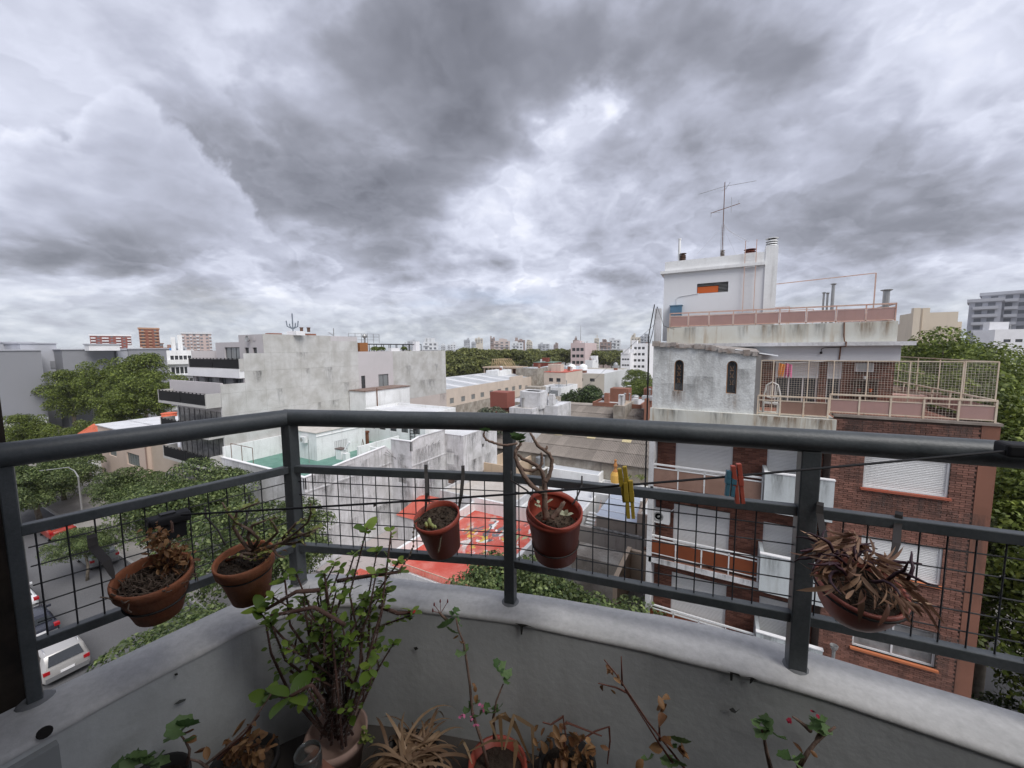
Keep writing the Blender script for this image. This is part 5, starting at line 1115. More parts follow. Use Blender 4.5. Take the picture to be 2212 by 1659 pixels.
block('terrace_house', 'flat terrace house with potted palms under the shed eaves', 'house', -11.0, -2.6, 36.6, 41.0, 0, 3.6, WHITE, ROOFW, .2)
for i, px_ in enumerate((1835, 1990)):
    pp_ = onB(*K('k2', px_, 640), 40.2); p, nr = crown_points([(0, 0, .5, .6, .6)], 120); v = thing('potted_palm', ('left potted palm below the fibre cement shed', 'right potted palm below the fibre cement shed')[i], 'plant', (pp_.x, 40.2, pp_.z-.2))
    q = MB()
    for k in range(14):
        a = k*2.4; e = random.uniform(.5, .9); q.add([(0, 0, .3), (math.cos(a)*e*.5, math.sin(a)*e*.5, .9), (math.cos(a)*e, math.sin(a)*e, .65), (math.cos(a+.25)*e*.55, math.sin(a+.25)*e*.55, .85)], [(0, 1, 2, 3)])
    o = bpy.data.objects.new('fronds', q.mesh('fronds', LEAF_P)); COL.objects.link(o); o.parent = v; MB().lathe((pp_.x, 40.2, pp_.z-.6), [(.2, 0), (.28, .4)], 8).build('pot', WHITEC, v)
# the shed with its sheets laid one by one
SH = thing('corrugated_shed', 'long shed roofed in weathered corrugated fibre cement with yellow skylights', 'shed', (-12, 47, 0))
ez, eb, rzv, rb = 5.5, 41.1, 9.2, 56.5
MB().box(-29.5, -1.5, 41.15, 56.4, 0, 5.35).build('wall', OLDW, SH)
slope = (rzv-ez)/(rb-eb); nrow = 6; sw = 1.08; ncol = 26
def sheet_mesh(L):
    q = MB(); nc = 6; st = 4
    vs = []
    for j in range(2):
        for i in range(nc*st+1):
            x = i/(nc*st)*sw; vs.append((x, j*L, .06*math.cos(2*math.pi*i/st)+(.03 if j == 0 else .0)))
    n = nc*st+1
    q.add(vs, [(i, i+1, n+i+1, n+i) for i in range(n-1)]+[(i+1, i, n+i, n+i+1) for i in ()])
    q.add([(0, 0, -.02), (sw, 0, -.02), (sw, 0, .03), (0, 0, .03)], [(0, 1, 2, 3)]) ; return q
Ls = (rb-eb)/nrow
shm = sheet_mesh(Ls).mesh('roof_sheet', ASB); shs = sheet_mesh(Ls).mesh('skylight_sheet', SKYL)
th = math.atan(slope)
for r_ in range(nrow):
    for c2 in range(ncol):
        sk = (r_ == 2 and c2 % 4 == 2) or (r_ == 1 and c2 in (7, 12)) and False
        linked('skylight' if sk else 'roof_sheet', shs if sk else shm, SH, (-29.6+c2*sw, eb-.25+r_*Ls, ez+slope*(r_*Ls)+.012*r_+random.uniform(0, .01)), (th, 0, 0), (1, 1/math.cos(th)*1.01, 1))
MB().box(-29.6, -1.4, rb-.3, rb+.5, rzv, rzv+.14).build('ridge', ASB, SH)
MB().box(-29.6, -1.4, rb, 72, 0, 7.4).build('rear_wall', OLDW, SH)
# ------------------------------------------------------------------ things beyond the hand rail, middle distance
WH = thing('beige_warehouse', 'long beige warehouse wall with a row of small grey windows', 'warehouse', (-66, 100, 0))
wa = -59.5; wy0, wy1 = 66.0, 126.7
wz = lambda p: onA(*p, wa)
wins = []
for k in range(9):
    x_, y_ = [(345, 765), (435, 750), (515, 733), (588, 718), (660, 703), (723, 691), (783, 680), (838, 669), (891, 659)][k] if k < 9 else None
    p = wz(K('r4', x_, y_-12)); p2 = wz(K('r4', x_+32-k*1.2, y_-12)); wins.append((p.y-wy0, p2.y-wy0, p.z-1.0, p.z+.35))
p = wz(K('r4', 943, 655)); wins.append((p.y-wy0, p.y-wy0+1.6, p.z-.6, p.z+.6))
q = MB(); holes_wall(q, (wa, wy0), (wa, wy1), 0, 8.05, wins, .18); holes_wall(q, (-85, wy0), (wa, wy0), 0, 8.0, []); holes_wall(q, (wa, wy1), (-85, wy1), 0, 8, []); q.box(wa-.3, wa, 108, 117, 8.05, 8.9); q.build('wall', BEIGE, WH)
for h in wins: window(WH, (wa, wy0), (wa, wy1), h, .15, 'g', mat('window_frame_grey', (.22, .23, .23), .6), mat('dusty_pane', (.20, .21, .205), .4), 1)
MB().box(wa, wa+.15, wy0, 103, 0, 3.6).build('stained_base', OLDW, WH)
for k in range(22): # roof bays
    y = wy0+k*(wy1-wy0)/22; MB().add([(wa-.3, y+.05, 7.7), (wa-.3, y+2.7, 7.7), (-74, y+2.7, 9.2), (-74, y+.05, 9.2), (-86, y+.05, 7.6), (-86, y+2.7, 7.6)], [(0, 1, 2, 3), (3, 2, 5, 4)]).build('roof_sheet', ROOFM if k % 3 else ROOFW, WH)
MB().box(-74.5, -73.5, wy0, wy1, 9.15, 9.35).build('ridge', ROOFW, WH)
def nearpx(px0, px1, ytop, d, depth, name, label, wall, roofm, wins=(), par=.5, base=0., cat='building', fm=None, gm=None, mull=0):
    """a block whose street face spans the two columns at distance d along the view"""
    c0 = atD(px0, ytop, d); b_ = c0.y; c1 = onB(px1, ytop, b_); a0, a1 = min(c0.x, c1.x), max(c0.x, c1.x)
    rt_ = block(name, label, cat, a0, a1, b_, b_+depth, base, c0.z, wall, roofm, par, wins, 'R' if (px0+px1)/2 < 1540 else 'L', .2, fm, gm, mull=mull)
    rr_ = random.Random(int(px0*7+ytop)); z = c0.z-par
    for k in range(rr_.randint(3, 6)): # bits that stand on such roofs
        x, y = rr_.uniform(a0+.8, a1-.8), rr_.uniform(b_+.8, b_+depth-.8); t = rr_.random(); q = MB()
        if t < .35: q.box(x-.35, x+.35, y-.35, y+.35, z-.1, z+rr_.uniform(.9, 1.6)); q.build('chimney', rr_.choice((WHITE, WHITE2, BRICKO)), rt_)
        elif t < .65: q.tube([(x, y, z-.1), (x, y, z+1.3)], .09, 6); q.lathe((x, y, z+1.25), [(.12, 0), (.22, .12), (.03, .25)], 8); q.build('vent_pipe', GALV, rt_)
        elif t < .85: q.box(x-.8, x+.8, y-.6, y+.6, z-.1, z+.45); q.build('skylight_box', ROOFM, rt_)
        else: q.box(x-1.4, x+1.4, y-1.2, y+1.2, z-.1, z+2.1); q.build('roof_room', wall, rt_)
    return rt_
# big pale workshop right of the trees
WR = block('white_sided_workshop', 'big workshop with bare white side wall and beige front with dark awning', 'building', -51.5, -32.3, 120, 155, 0, 9.9, mat('pale_beige_block', (.56, .52, .45), .9, (.47, .43, .37), .2, .6), ROOFW, .5, [('F', 4, 1, 2, 1.6, 1.0, 7.3, 9)], 'R', .2)
MB().box(-32.3, -32.22, 120, 155, 0, 9.95).build('white_side', mat('side_white', (.60, .61, .61), .85, (.50, .51, .51), .15, .6, (.35, .35, .34), .3, .6), WR)
for k in range(6): MB().box(-32.22, -32.14, 128+k*3.2, 128.9+k*3.2, 1.2, 2.2).build('small_window', GRAYL, WR)
MB().box(-49.5, -44, 118.8, 120, 6.4, 7.9).build('awning', mat('black_awning', (.025, .025, .027), .7), WR)
for i, (x, y, s_) in enumerate(((-46, 128, 1.5), (-42.5, 130, 1.5), (-48.5, 126, 1.0), (-36, 150, .9))):
    t_ = thing('water_tank', ('left of the two big domed white tanks on the workshop roof', 'right of the two big domed white tanks on the workshop roof', 'steel drum left of the domed tanks on the workshop', 'small tank at the far end of the workshop roof')[i], 'tank', (x, y, 9.4))
    MB().lathe((x, y, 9.4), [(s_, .9), (s_, 2.2), (s_*.8, 2.7), (s_*.2, 3.1), (.01, 3.15)], 14).build('tank_body', WHITE if i < 2 else GALV, t_); MB().box(x-s_*.7, x+s_*.7, y-s_*.7, y+s_*.7, 9.4, 10.3).build('stand', BLACKM if i == 2 else BRICKO, t_)
nearpx(1175, 1222, 804, 105, 14, 'beige_cottage', 'beige house with red painted flat roof left of the workshop', BEIGE, REDR, [('F', 2, 1, 1, 1.2, 1.0, 9.0, 9)], .0)
nearpx(1162, 1212, 836, 95, 12, 'grey_arched_shed', 'pale grey shed with arched gable by the warehouse end', WHITE, ROOFM, (), .1)
nearpx(1160, 1190, 846, 82, 4, 'slate_blue_house', 'slate grey painted house with one arched opening', mat('slate_grey', (.17, .18, .19), .8), ROOFG, [('F', 1, 1, 1, 1.2, 1.2, 2.8, 9)], .4)
nearpx(1143, 1172, 852, 78, 3, 'ochre_awning_house', 'house with ochre sheet awning below the warehouse end', mat('ochre_sheet', (.36, .24, .12), .8), ROOFW, (), .1)
nearpx(1080, 1160, 866, 62, 10, 'grey_flat_house', 'flat grey roofed house beside the warehouse base', OLDW, ROOFG, (), .2)
nearpx(1064, 1090, 876, 56, 3, 'small_red_gable', 'small house with a red painted roof edge', mat('brick_red_wall', (.26, .09, .07), .8), ROOFG, (), .1)
nearpx(1100, 1150, 880, 50, 7, 'patched_yard_house', 'patched yard roofs just above the hand rail centre', WHITE2, mat('patchy_roof', (.44, .40, .36), .9), (), .2)
nearpx(1150, 1205, 874, 52, 5, 'white_sheet_house', 'white sheet roofed house right above the hand rail', WHITE2, ROOFW, (), .1)
nearpx(1280, 1385, 868, 58, 9, 'grey_vault_workshop', 'workshop with pale grey roof and two turbine vents behind a brick wall', BRICKO, ROOFG, (), .3)
for i, (px_, lb) in enumerate(((1308, 'left roof turbine vent on the grey workshop'), (1372, 'right roof turbine vent on the grey workshop'))):
    p = atD(px_, 866, 62); t_ = thing('turbine_vent', lb, 'vent', (p.x, p.y, p.z)); MB().lathe((p.x, p.y, p.z-.6), [(.3, 0), (.3, .9), (.55, 1.05), (.62, 1.3), (.5, 1.5), (.1, 1.6)], 12).build('head', GALV, t_)
nearpx(1392, 1400, 862, 50, 5, 'brick_stub_house', 'narrow brown stub beside the brick block edge', BRICKO, ROOFG, (), .2)
nearpx(1325, 1350, 876, 52, 6, 'lean_yard_shed', 'brown yard shed beneath the grey vault workshop', OLDW, mat('tan_sheet', (.42, .33, .25), .8), (), .1)
nearpx(1050, 1075, 800, 135, 10, 'low_hall', 'white ridged hall roof beyond the warehouse', WHITE, ROOFW, (), .2)
nearpx(1115, 1160, 795, 140, 12, 'stained_hall', 'stained grey hall with pale sheet roof behind the warehouse', OLDW, ROOFM, (), .2)
nearpx(1170, 1230, 792, 150, 12, 'white_roof_market', 'white and blue market roof in front of the pink flats', mat('pale_blue_wall', (.48, .53, .58), .8), ROOFW, [('F', 3, 1, 1, 3, 1.2, 9.0, 9)], .1)
nearpx(1152, 1195, 783, 175, 10, 'red_barn', 'long dark red barn with green roof before the tree line', mat('dark_red_wall', (.20, .05, .035), .8), mat('green_sheet', (.20, .32, .26), .7), (), .0)
# unfinished timber storey
CS = thing('unfinished_house', 'unfinished concrete frame house with raw timber roof trusses', 'building', (-60, 140, 0)); p0 = atD(1046, 792, 150); yb = p0.y; x0 = p0.x; x1 = onB(1115, 792, yb).x; z0 = onB(1046, 808, yb).z; z1 = p0.z
CCL = mat('raw_frame', (.42, .33, .25), .9); TIM = mat('raw_timber', (.52, .40, .24), .8)
MB().box(x0, x1, yb, yb+9, 0, z0).box(x0-.5, x1+.5, yb-.5, yb+9, z1-.5, z1).build('slab', CCL, CS)
for k in range(9): MB().box(x0+(x1-x0)*k/8-.2, x0+(x1-x0)*k/8+.2, yb, yb+.4, z0, z1-.5).build('column', CCL, CS)
MB().box(x0+1, x1-1, yb+3, yb+8, z0, z1-.5).build('inner_wall', mat('dark_brick_infill', (.16, .06, .045), .9), CS)
xm0, xm1 = x0+(x1-x0)*.22, x0+(x1-x0)*.62; zt_ = onB(1080, 776, yb).z
for k in range(5):
    y = yb+.5+k*1.6; q = MB(); q.bar((xm0, y, z1), (xm0+.4, y, zt_), .16); q.bar((xm1+1.5, y, z1), (xm1-.6, y, zt_), .16); q.bar((xm0, y, zt_), (xm1-.5, y, zt_), .14); q.bar((xm0, y, z1+.8), ((xm0+xm1)/2, y, zt_), .12); q.bar(((xm0+xm1)/2, y, zt_), (xm1, y, z1+.4), .12); q.bar((xm0+1, y, zt_), (xm0+3, y, z1), .12); q.build('truss', TIM, CS)
# tall pink flats
PK = nearpx(1233, 1264, 741, 215, 22, 'pink_apartment_building', 'tall pale pink flats standing before the far tree line', PINKW, ROOFG, [('F', 3, 4, .6, 1.9, 1.7, 5.6, 3.6)], .6)
p = atD(1250, 738, 225); MB().box(p.x-3, p.x+2, p.y, p.y+4, 16, p.z+.2).build('roof_room', PINKW, PK)
mp = atD(1254, 737, 232); mt = thing('radio_mast', 'thin tall radio mast rising behind the pink flats', 'mast', (mp.x, mp.y, 18)); top_ = atD(1254, 703, 232); MB().tube([(mp.x, mp.y, 16), (mp.x, mp.y, top_.z)], [.3, .08], 4).build('pole', GALV, mt)
nearpx(1365, 1398, 742, 190, 20, 'white_apartment_building', 'white flats with small dark windows beside the brick block edge', WHITEC, ROOFW, [('F', 3, 5, .8, 1.3, 1.2, 5.2, 3.0)], .5)
nearpx(1341, 1362, 762, 185, 14, 'small_white_flats', 'small white flats just left of the taller white flats', WHITEC, ROOFW, [('F', 3, 2, .5, 1.0, .8, 9.3, 2.8)], .4)
nearpx(1264, 1280, 778, 170, 9, 'white_annex', 'little white annex right of the pink flats', WHITE, ROOFM, (), .3)
sp = atD(1351, 836, 90); sl_ = thing('street_lamp', 'small white street lamp in front of the green trees by the workshop', 'street lamp', (sp.x, sp.y, 0)); MB().tube([(sp.x, sp.y, 0), (sp.x, sp.y, sp.z), (sp.x+.8, sp.y, sp.z+.3)], .09, 5).build('pole', GALV, sl_); MB().box(sp.x+.5, sp.x+1.3, sp.y-.15, sp.y+.15, sp.z+.25, sp.z+.4).build('head', WHITEC, sl_)
# ------------------------------------------------------------------ skyline
def far(px0, px1, yt, d, name, label, wall, nx=4, nz=3, depth=14, group=None, gm=None, dz=3.0, ww=.5):
    c0, c1 = atD(px0, yt, d), atD(px1, yt, d); w_ = (c1-c0).length; cc = (c0+c1)/2
    wn = [('F', nx, nz, .5, w_/nx*ww, 1.5, c0.z-1.8-dz*(nz-1)-.9, dz)] if nx else []
    r_ = block(name, label, 'building', cc.x-w_/2, cc.x+w_/2, cc.y-depth/2, cc.y+depth/2, 0, c0.z, wall, ROOFG, .5, wn, 'R', .2, None, gm, mull=0)
    for k in range(random.randint(1, 3)):
        x = cc.x+random.uniform(-.35, .3)*w_; e_ = w_*random.uniform(.08, .22); h_ = random.uniform(1.2, 3.6)
        MB().box(x-e_, x+e_, cc.y-depth*.3, cc.y+depth*.3, c0.z-.4, c0.z+h_).build('roof_room', wall, r_)
    for k in range(nz if nx else 0): MB().box(cc.x-w_*.5, cc.x+w_*random.choice((-.1, .1, .5)), cc.y-depth/2-.8, cc.y-depth/2, c0.z-1.9-dz*k-1.2, c0.z-1.9-dz*k-.95 if k % 2 else c0.z-1.9-dz*k-.2).build('balcony', HZW if k % 2 else wall, r_)
    r_.rotation_euler = (0, 0, math.atan2(-cc.x, cc.y)); return r_
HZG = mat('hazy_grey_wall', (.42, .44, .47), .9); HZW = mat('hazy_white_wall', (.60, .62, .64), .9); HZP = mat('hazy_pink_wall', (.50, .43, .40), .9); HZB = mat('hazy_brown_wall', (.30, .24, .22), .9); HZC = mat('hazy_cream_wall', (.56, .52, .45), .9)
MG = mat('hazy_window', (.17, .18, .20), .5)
for (a, b_, y, d, nm, lb, m_) in (
    (870, 879, 743, 520, 'distant_block', 'tiny grey block peeping over the planted roof', HZG), (880, 902, 737, 480, 'distant_block', 'dark grey twin topped block above the rear concrete block', HZG),
    (915, 945, 739, 300, 'distant_block', 'white and grey flats touching the concrete block corner', HZW), (952, 962, 744, 600, 'distant_house', 'white speck of a house left of the tree line', HZW),
    (966, 985, 744, 620, 'distant_house', 'low pale houses above the left end of the tree line', HZW), (1002, 1015, 734, 700, 'distant_tower', 'grey tower with domed head above the tree line', HZG),
    (1018, 1028, 739, 690, 'distant_block', 'short grey block between the two towers above the trees', HZG), (1026, 1043, 731, 720, 'distant_tower', 'square pale tower, tallest above the left trees', HZC),
    (1059, 1069, 731, 520, 'distant_tower', 'slim brown tower left of the long pink block', HZB), (1067, 1101, 737, 420, 'distant_block', 'long pinkish block above the middle of the trees', HZP),
    (1106, 1130, 740, 380, 'distant_block', 'white stepped block right of the long pink one', HZW), (1112, 1134, 735, 430, 'distant_block', 'brown topped block behind the white stepped one', HZB),
    (1137, 1150, 738, 480, 'distant_block', 'greenish grey block right of the stepped white one', HZC), (1162, 1187, 743, 560, 'distant_block', 'low flat grey block left of the radio mast', HZG),
    (1196, 1206, 744, 700, 'distant_house', 'lone little house over the right trees', HZB), (1238, 1250, 735, 330, 'distant_block', 'dark topped block just behind the pink flats', HZB),
    (1284, 1294, 731, 400, 'distant_tower', 'tan slim tower right of the mast', HZC), (1296, 1320, 739, 300, 'distant_block', 'brown and cream balconied block right of the mast', HZB),
    (1316, 1340, 734, 360, 'distant_block', 'white block behind the balconied one', HZW), (1363, 1383, 729, 320, 'distant_block', 'cream block rising above the small white flats', HZC),
    (1384, 1404, 726, 420, 'distant_block', 'pale grey block at the brick block edge on the skyline', HZG)):
    far(a, b_, y, d, nm, lb, m_, 3, 3, gm=MG)
# red and white slabs at the left
RW = mat('deep_red_facade', (.26, .085, .065), .85)
def slab_tower(px0, px1, yt, d, name, label, wall, band, nz, cols, capz=1.0, bn=()):
    e0, e1 = atD(px0, yt, d), atD(px1, yt, d); w_ = (e1-e0).length; cc = (e0+e1)/2; b_ = cc.y
    c0, c1 = V3((cc.x-w_/2, b_, e0.z)), V3((cc.x+w_/2, b_, e0.z)); root = thing(name, label, 'building', (cc.x, b_, 0)); root.rotation_euler = (0, 0, math.atan2(-cc.x, cc.y))
    # turned to face us: built from upright bays and projecting balcony slabs
    MB().box(c0.x, c1.x, b_, b_+16, 0, c0.z-capz).build('wall', wall, root); MB().box(c0.x-.6, c1.x+.6, b_-.6, b_+16, c0.z-capz, c0.z).build('cap', band, root)
    for (u0, u1) in bn:
        for k in range(nz): MB().box(c0.x+w_*u0, c0.x+w_*u1, b_-1.6, b_, c0.z-capz-3.0*(k+1), c0.z-capz-3.0*(k+1)+1.15).build('balcony', band, root)
    for k in range(nz):
        for u in cols: 
            MB().box(c0.x+w_*u-.9, c0.x+w_*u+.9, b_-.12, b_+.1, c0.z-capz-3.0*(k+1)+1.2, c0.z-capz-3.0*(k+1)+2.6).build('window', MG, root)
    return root
slab_tower(208, 270, 723, 420, 'red_white_apartment_slab', 'wide dark red flats with white rounded balconies on the left skyline', RW, WHITEC, 8, (.2, .52, .82), 1.5, ((.02, .13), (.28, .44), (.62, .74), (.9, .99)))
slab_tower(305, 337, 708, 380, 'red_brick_tower', 'dark orange brick tower, tallest on the left skyline', mat('tower_brick', (.27, .10, .06), .85), mat('tower_band', (.42, .24, .15), .85), 14, (.18, .8), 1.5, ((.02, .3), (.45, .62), (.76, .98)))
slab_tower(399, 449, 718, 360, 'pinkish_apartment_slab', 'pinkish grey flats with stacked balconies left of the concrete block', mat('pink_grey_facade', (.50, .40, .37), .85), HZW, 10, (.2, .42, .66, .85), 1.5, ((.0, .08), (.28, .34), (.48, .58), (.92, 1.0)))
chp = slab_tower(345, 351, 741, 330, 'church_tower', 'small brick church bell tower on the left skyline', mat('church_brick', (.22, .13, .10), .85), mat('church_brick2', (.26, .16, .12), .85), 1, (.5,), .6)
far(352, 380, 751, 330, 'church_nave', 'low tiled church roof right of its small bell tower', mat('church_tiles', (.30, .18, .14), .85), 0)
far(280, 303, 751, 300, 'distant_house', 'pale roofs left of the dark orange tower', HZW, 3, 1, gm=MG); far(380, 400, 750, 300, 'distant_house', 'grey gabled roofs left of the pinkish slab', HZG, 2, 1, gm=MG)
# big grey sheds far left
def side(a, y0, y1, z0, z1, name, label, m_, depth=14, base=None):
    r_ = thing(name, label, 'building', (a-depth/2, (y0+y1)/2, 0)); MB().box(a-depth, a, y0, y1, 0 if base is None else z0, z1).build('wall', m_, r_); MB().box(a-depth-.2, a+.2, y0-.2, y1+.2, z1, z1+.25).build('roof_edge', GRAYL, r_); return r_
ga = -135.0
gy_ = lambda px: onA(px, 756, ga).y
side(ga, gy_(0)-30, gy_(88), 0, 18.3, 'grey_depot', 'windowless dark grey depot wall at the left edge', GRAYW)
r_ = side(ga-6, gy_(60), gy_(140), 0, 18.3+1.6, 'pale_depot', 'pale grey depot block between the two dark grey ones', GRAYL, 16)
for k in range(4): MB().box(ga-5.98, ga-5.9, gy_(122)+k % 2*1.6, gy_(122)+k % 2*1.6+1, 11+3*(k//2), 12.8+3*(k//2)).build('window', GRAYW, r_)
side(ga, gy_(133), gy_(247), 0, 18.4, 'grey_hall', 'long dark grey hall wall behind the leafy trees', GRAYW); side(ga+1, gy_(250), gy_(272), 0, 18.3, 'pale_bay', 'pale bay between the dark hall and the next', GRAYL, 8)
side(ga+1.5, gy_(272), gy_(367), 0, 18.5, 'grey_hall', 'dark grey hall reaching the white gridded flats', GRAYW)
side(ga-20, gy_(0)-30, gy_(130), 0, 20.3, 'pale_factory', 'long pale factory top behind the dark depot', GRAYL, 20)
o = side(ga+6, gy_(0)-30, gy_(66), 0, 3.5, 'white_yard_wall', 'white stained yard wall below the dark grey depot', WHITE2, 4); 
o = side(ga+4, gy_(180), gy_(246), 18.2, 19.6, 'roof_lights', 'white and black rooftop structures above the long hall', WHITEC, 3, 1)
# white gridded flats and blue roof
gfl = far(368, 411, 757, 92, 'gridded_flats', 'white flats with a regular grid of square windows', WHITE, 5, 5, 12, None, DGLASS, 2.6, .62)
e0, e1 = atD(366, 756, 90), atD(386, 760, 90); dd = (e1-e0); dd.z = 0; bk_ = V3((e0.x, e0.y, 0)).normalized()*3
MB().add([e0+V3((0, 0, .3)), e0+dd*.6+V3((0, 0, .2)), e0+dd-V3((0, 0, 1.2)), e0-V3((0, 0, 1.1)), e0+bk_+V3((0, 0, .5)), e0+dd*.6+bk_+V3((0, 0, .4)), e0+dd+bk_-V3((0, 0, 1.2))], [(0, 1, 2, 3), (0, 4, 5, 1), (1, 5, 6, 2)]).build('blue_roof', mat('bright_blue_sheet', (.12, .30, .62), .6), label='bright blue sheet roof beside the gridded flats', cat='roof')
# tan house on the corner with the white roof
TH = thing('tan_corner_building', 'tan two storey building with white flat roof and barred windows', 'building', (-66, 21, 0))
ta0, ta1, tb = -74.5, -59.2, 18.35
hs_ = [(ta0*0+3.4, 6.0, 4.3, 5.6), (9.3, 13.1, 3.9, 5.45), (1.0, 1.9, 4.6, 5.6), (3.3, 6.4, .4, 1.6), (.6, 1.5, 1.0, 2.2)]
q = MB(); holes_wall(q, (ta0, tb), (ta1, tb), 0, 8.0, hs_, .25); holes_wall(q, (ta1, tb), (ta1, 26.5), 0, 8.0, []); q.box(ta0, ta1-.02, 25, 26.5, 0, 7.7)
q.quad((ta0, 26.5, 0), (ta0, tb, 0), (ta0, tb, 8), (ta0, 26.5, 8)); q.build('wall', mat('warm_tan_render', (.60, .48, .40), .9, (.52, .41, .34), .25, .6, (.38, .30, .25), .35, .8), TH)
for h in hs_: window(TH, (ta0, tb), (ta1, tb), h, .2, 'g', mat('grey_green_frame', (.14, .16, .155), .6), mat('grey_pane', (.16, .18, .18), .3), 4 if h[1]-h[0] > 2 else 1)
MB().box(ta0-.15, ta1+.1, tb-.15, 26.6, 8.0, 8.12).box(ta0+1, ta1-1, tb+3, 26, 8.12, 8.3).build('roof', ROOFW, TH); MB().box(ta0+3.1, ta0+6.6, tb-.6, tb, 1.7, 1.8).box(ta0+10, ta0+11.3, tb-.5, tb, 2.3, 2.38).build('door_canopy', BLACKM, TH)
MB().tube([(ta1+.05, tb-.05, 8), (ta1+.05, tb-.05, 0)], .07, 6).build('downpipe', mat('brown_pipe', (.25, .18, .15), .7), TH)
pz = atD(299, 900, 76); MB().lathe((-72, 25.3, 8.1), [(.9, 0), (.9, .7), (1.0, .72), (.2, .85)], 14).build('water_tank', mat('orange_tank', (.62, .14, .07), .6), label='low orange water tank on the tan building white roof', cat='tank')
nb = block('textured_annex', 'sandy textured annex between the tan building and the black balconies', 'building', -59.1, -51.6, 18.8, 27, 0, 7.4, mat('sandy_render', (.50, .42, .34), .95, (.42, .35, .28), .5, .6), ROOFW, .2)
OR_ = thing('orange_roof_house', 'house with bright orange tiled roof and rounded white balcony', 'house', (-78, 19, 0))
MB().box(-86, -75, 18.5, 27, 0, 4.6).build('wall', mat('brown_house_wall', (.28, .22, .19), .9), OR_)
for r_ in range(5):
    for c2 in range(12): MB().obox((-85.6+c2*.9, 17.6+r_*.62, 4.6+r_*.42), (.86, 0, 0), (0, .66, .44), (0, -.03, .09)).build('roof_tile', TILE, OR_)
MB().add([(-74.8, 17.6, 4.4), (-74.8, 21.0, 4.4), (-74.8, 21.0, 6.8)], [(0, 1, 2)]).add([(-75.1, 17.6, 4.4), (-75.1, 21.0, 4.4), (-75.1, 21.0, 6.8)], [(0, 2, 1)]).build('gable', WHITE, OR_)
q = MB(); pts = [(-86, 17.8), (-83, 17.3), (-80, 17.0), (-77.5, 17.2), (-75.5, 16.8), (-74.6, 17.9)]
for i in range(5): q.obox((*pts[i], 2.3), (pts[i+1][0]-pts[i][0], pts[i+1][1]-pts[i][1], 0), (0, .2, 0), (0, 0, .9))
q.build('balcony', WHITE, OR_); MB().box(-75.4, -74.7, 17.6, 18.4, 0, 4.5).build('white_pillar', WHITE, OR_)
# right background
nearpx(1962, 2078, 698, 58, 10, 'cream_apartment_building', 'cream flats with lift towers beyond the terrace at right', CREAM, ROOFW, [('F', 3, 2, .8, 1.6, 1.3, 16.2, 2.9)], .5, fm=WHITEC, gm=CGLASS)
p = atD(1980, 690, 54); MB().box(p.x, p.x+4.8, p.y+2, p.y+6, 18, p.z+1.0).build('roof_room', CREAM, label='cream rooftop room above the cream flats', cat='room')
for i, px_ in enumerate((1982, 2002)): p = atD(px_, 665+i*-0, 53); MB().box(p.x-.35, p.x+.35, p.y, p.y+.8, 18, p.z).build('chimney', CREAM, label=('left cream chimney with clay cap at right', 'right taller cream chimney at right')[i], cat='chimney'); 
for (p0_, p1_, yt, nb_, lb) in ((2107, 2152, 645, 12, 'tall grey tower block at the right edge, lower left wing'), (2148, 2240, 628, 13, 'tall grey tower block at the right edge, higher right wing')):
    tr_ = slab_tower(p0_, p1_, yt, 150, 'grey_tower_block', lb, GRAYL, mat('pale_grey_slab', (.50, .51, .54), .85), nb_, (.3, .7) if nb_ < 13 else (.2, .42, .62, .85), 1.2, ((.12, .9),) if nb_ < 13 else ((.08, .3), (.36, .56), (.7, .95)))
nearpx(2150, 2260, 712, 80, 8, 'white_low_block', 'low white building behind the trees at the right edge', WHITEC, ROOFW, [('F', 3, 1, 1, 1.0, .6, 18.6, 3)], .4)
# street lamp at the left
L0 = thing('street_lamp', 'curved galvanised street lamp over the road at left', 'street lamp', (-62, 12.6, 0))
lb, lt = onB(174, 1090, 12.6), onB(170, 1040, 12.6)
MB().tube([(lt.x, 12.6, 0), (lt.x, 12.6, onB(170, 1030, 12.6).z), (lt.x-.5, 12.5, onB(160, 1015, 12.6).z), (onB(150, 1010, 12.3).x, 12.2, onB(150, 1009, 12.3).z)], [.09, .07, .05, .045], 7, True).build('pole', GALV, L0)
a_ = onB(150, 1009, 12.2); e_ = atD(82, 1018, a_.y/ray(150, 1009).y*.98); MB().tube([a_, a_.lerp(e_, .5), e_], [.045, .04, .10], 6).build('arm', GALV, L0)
# ------------------------------------------------------------------ trees
TREES['near'] = (*tree_meshes('near', 3.6, 3.3, 2.4, 46, 1.25, 30000, .17, LEAF_N, 6.0, .2, 1, 10, .7), 6.0)
TREES['near2'] = (*tree_meshes('near2', 4.0, 3.2, 2.2, 50, 1.15, 30000, .17, LEAF_N, 6.0, .18, 2, 10, .7), 6.0)
TREES['fine'] = (*tree_meshes('fine', 5.0, 3.0, 1.6, 60, 1.1, 34000, .17, LEAF_N, 6.0, .2, 3, 10, .8), 6.0)
TREES['plane'] = (*tree_meshes('plane', 5.0, 4.8, 5.0, 75, 1.6, 22000, .34, LEAF_P, 11.0, .35, 4, 9, .95), 11.0)
TREES['side'] = (*tree_meshes('side', 5.0, 4.8, 5.0, 90, 1.4, 60000, .20, LEAF_P, 11.0, .35, 14, 9, .95), 11.0)
TREES['plane2'] = (*tree_meshes('plane2', 4.8, 5.0, 4.8, 70, 1.6, 20000, .34, LEAF_P, 11.0, .35, 5, 9, .95), 11.0)
TREES['far'] = (*tree_meshes('far', 8.5, 8, 4.6, 44, 2.9, 4200, 1.0, LEAF_F, 12.0, .45, 6, 6, .65), 12.0)
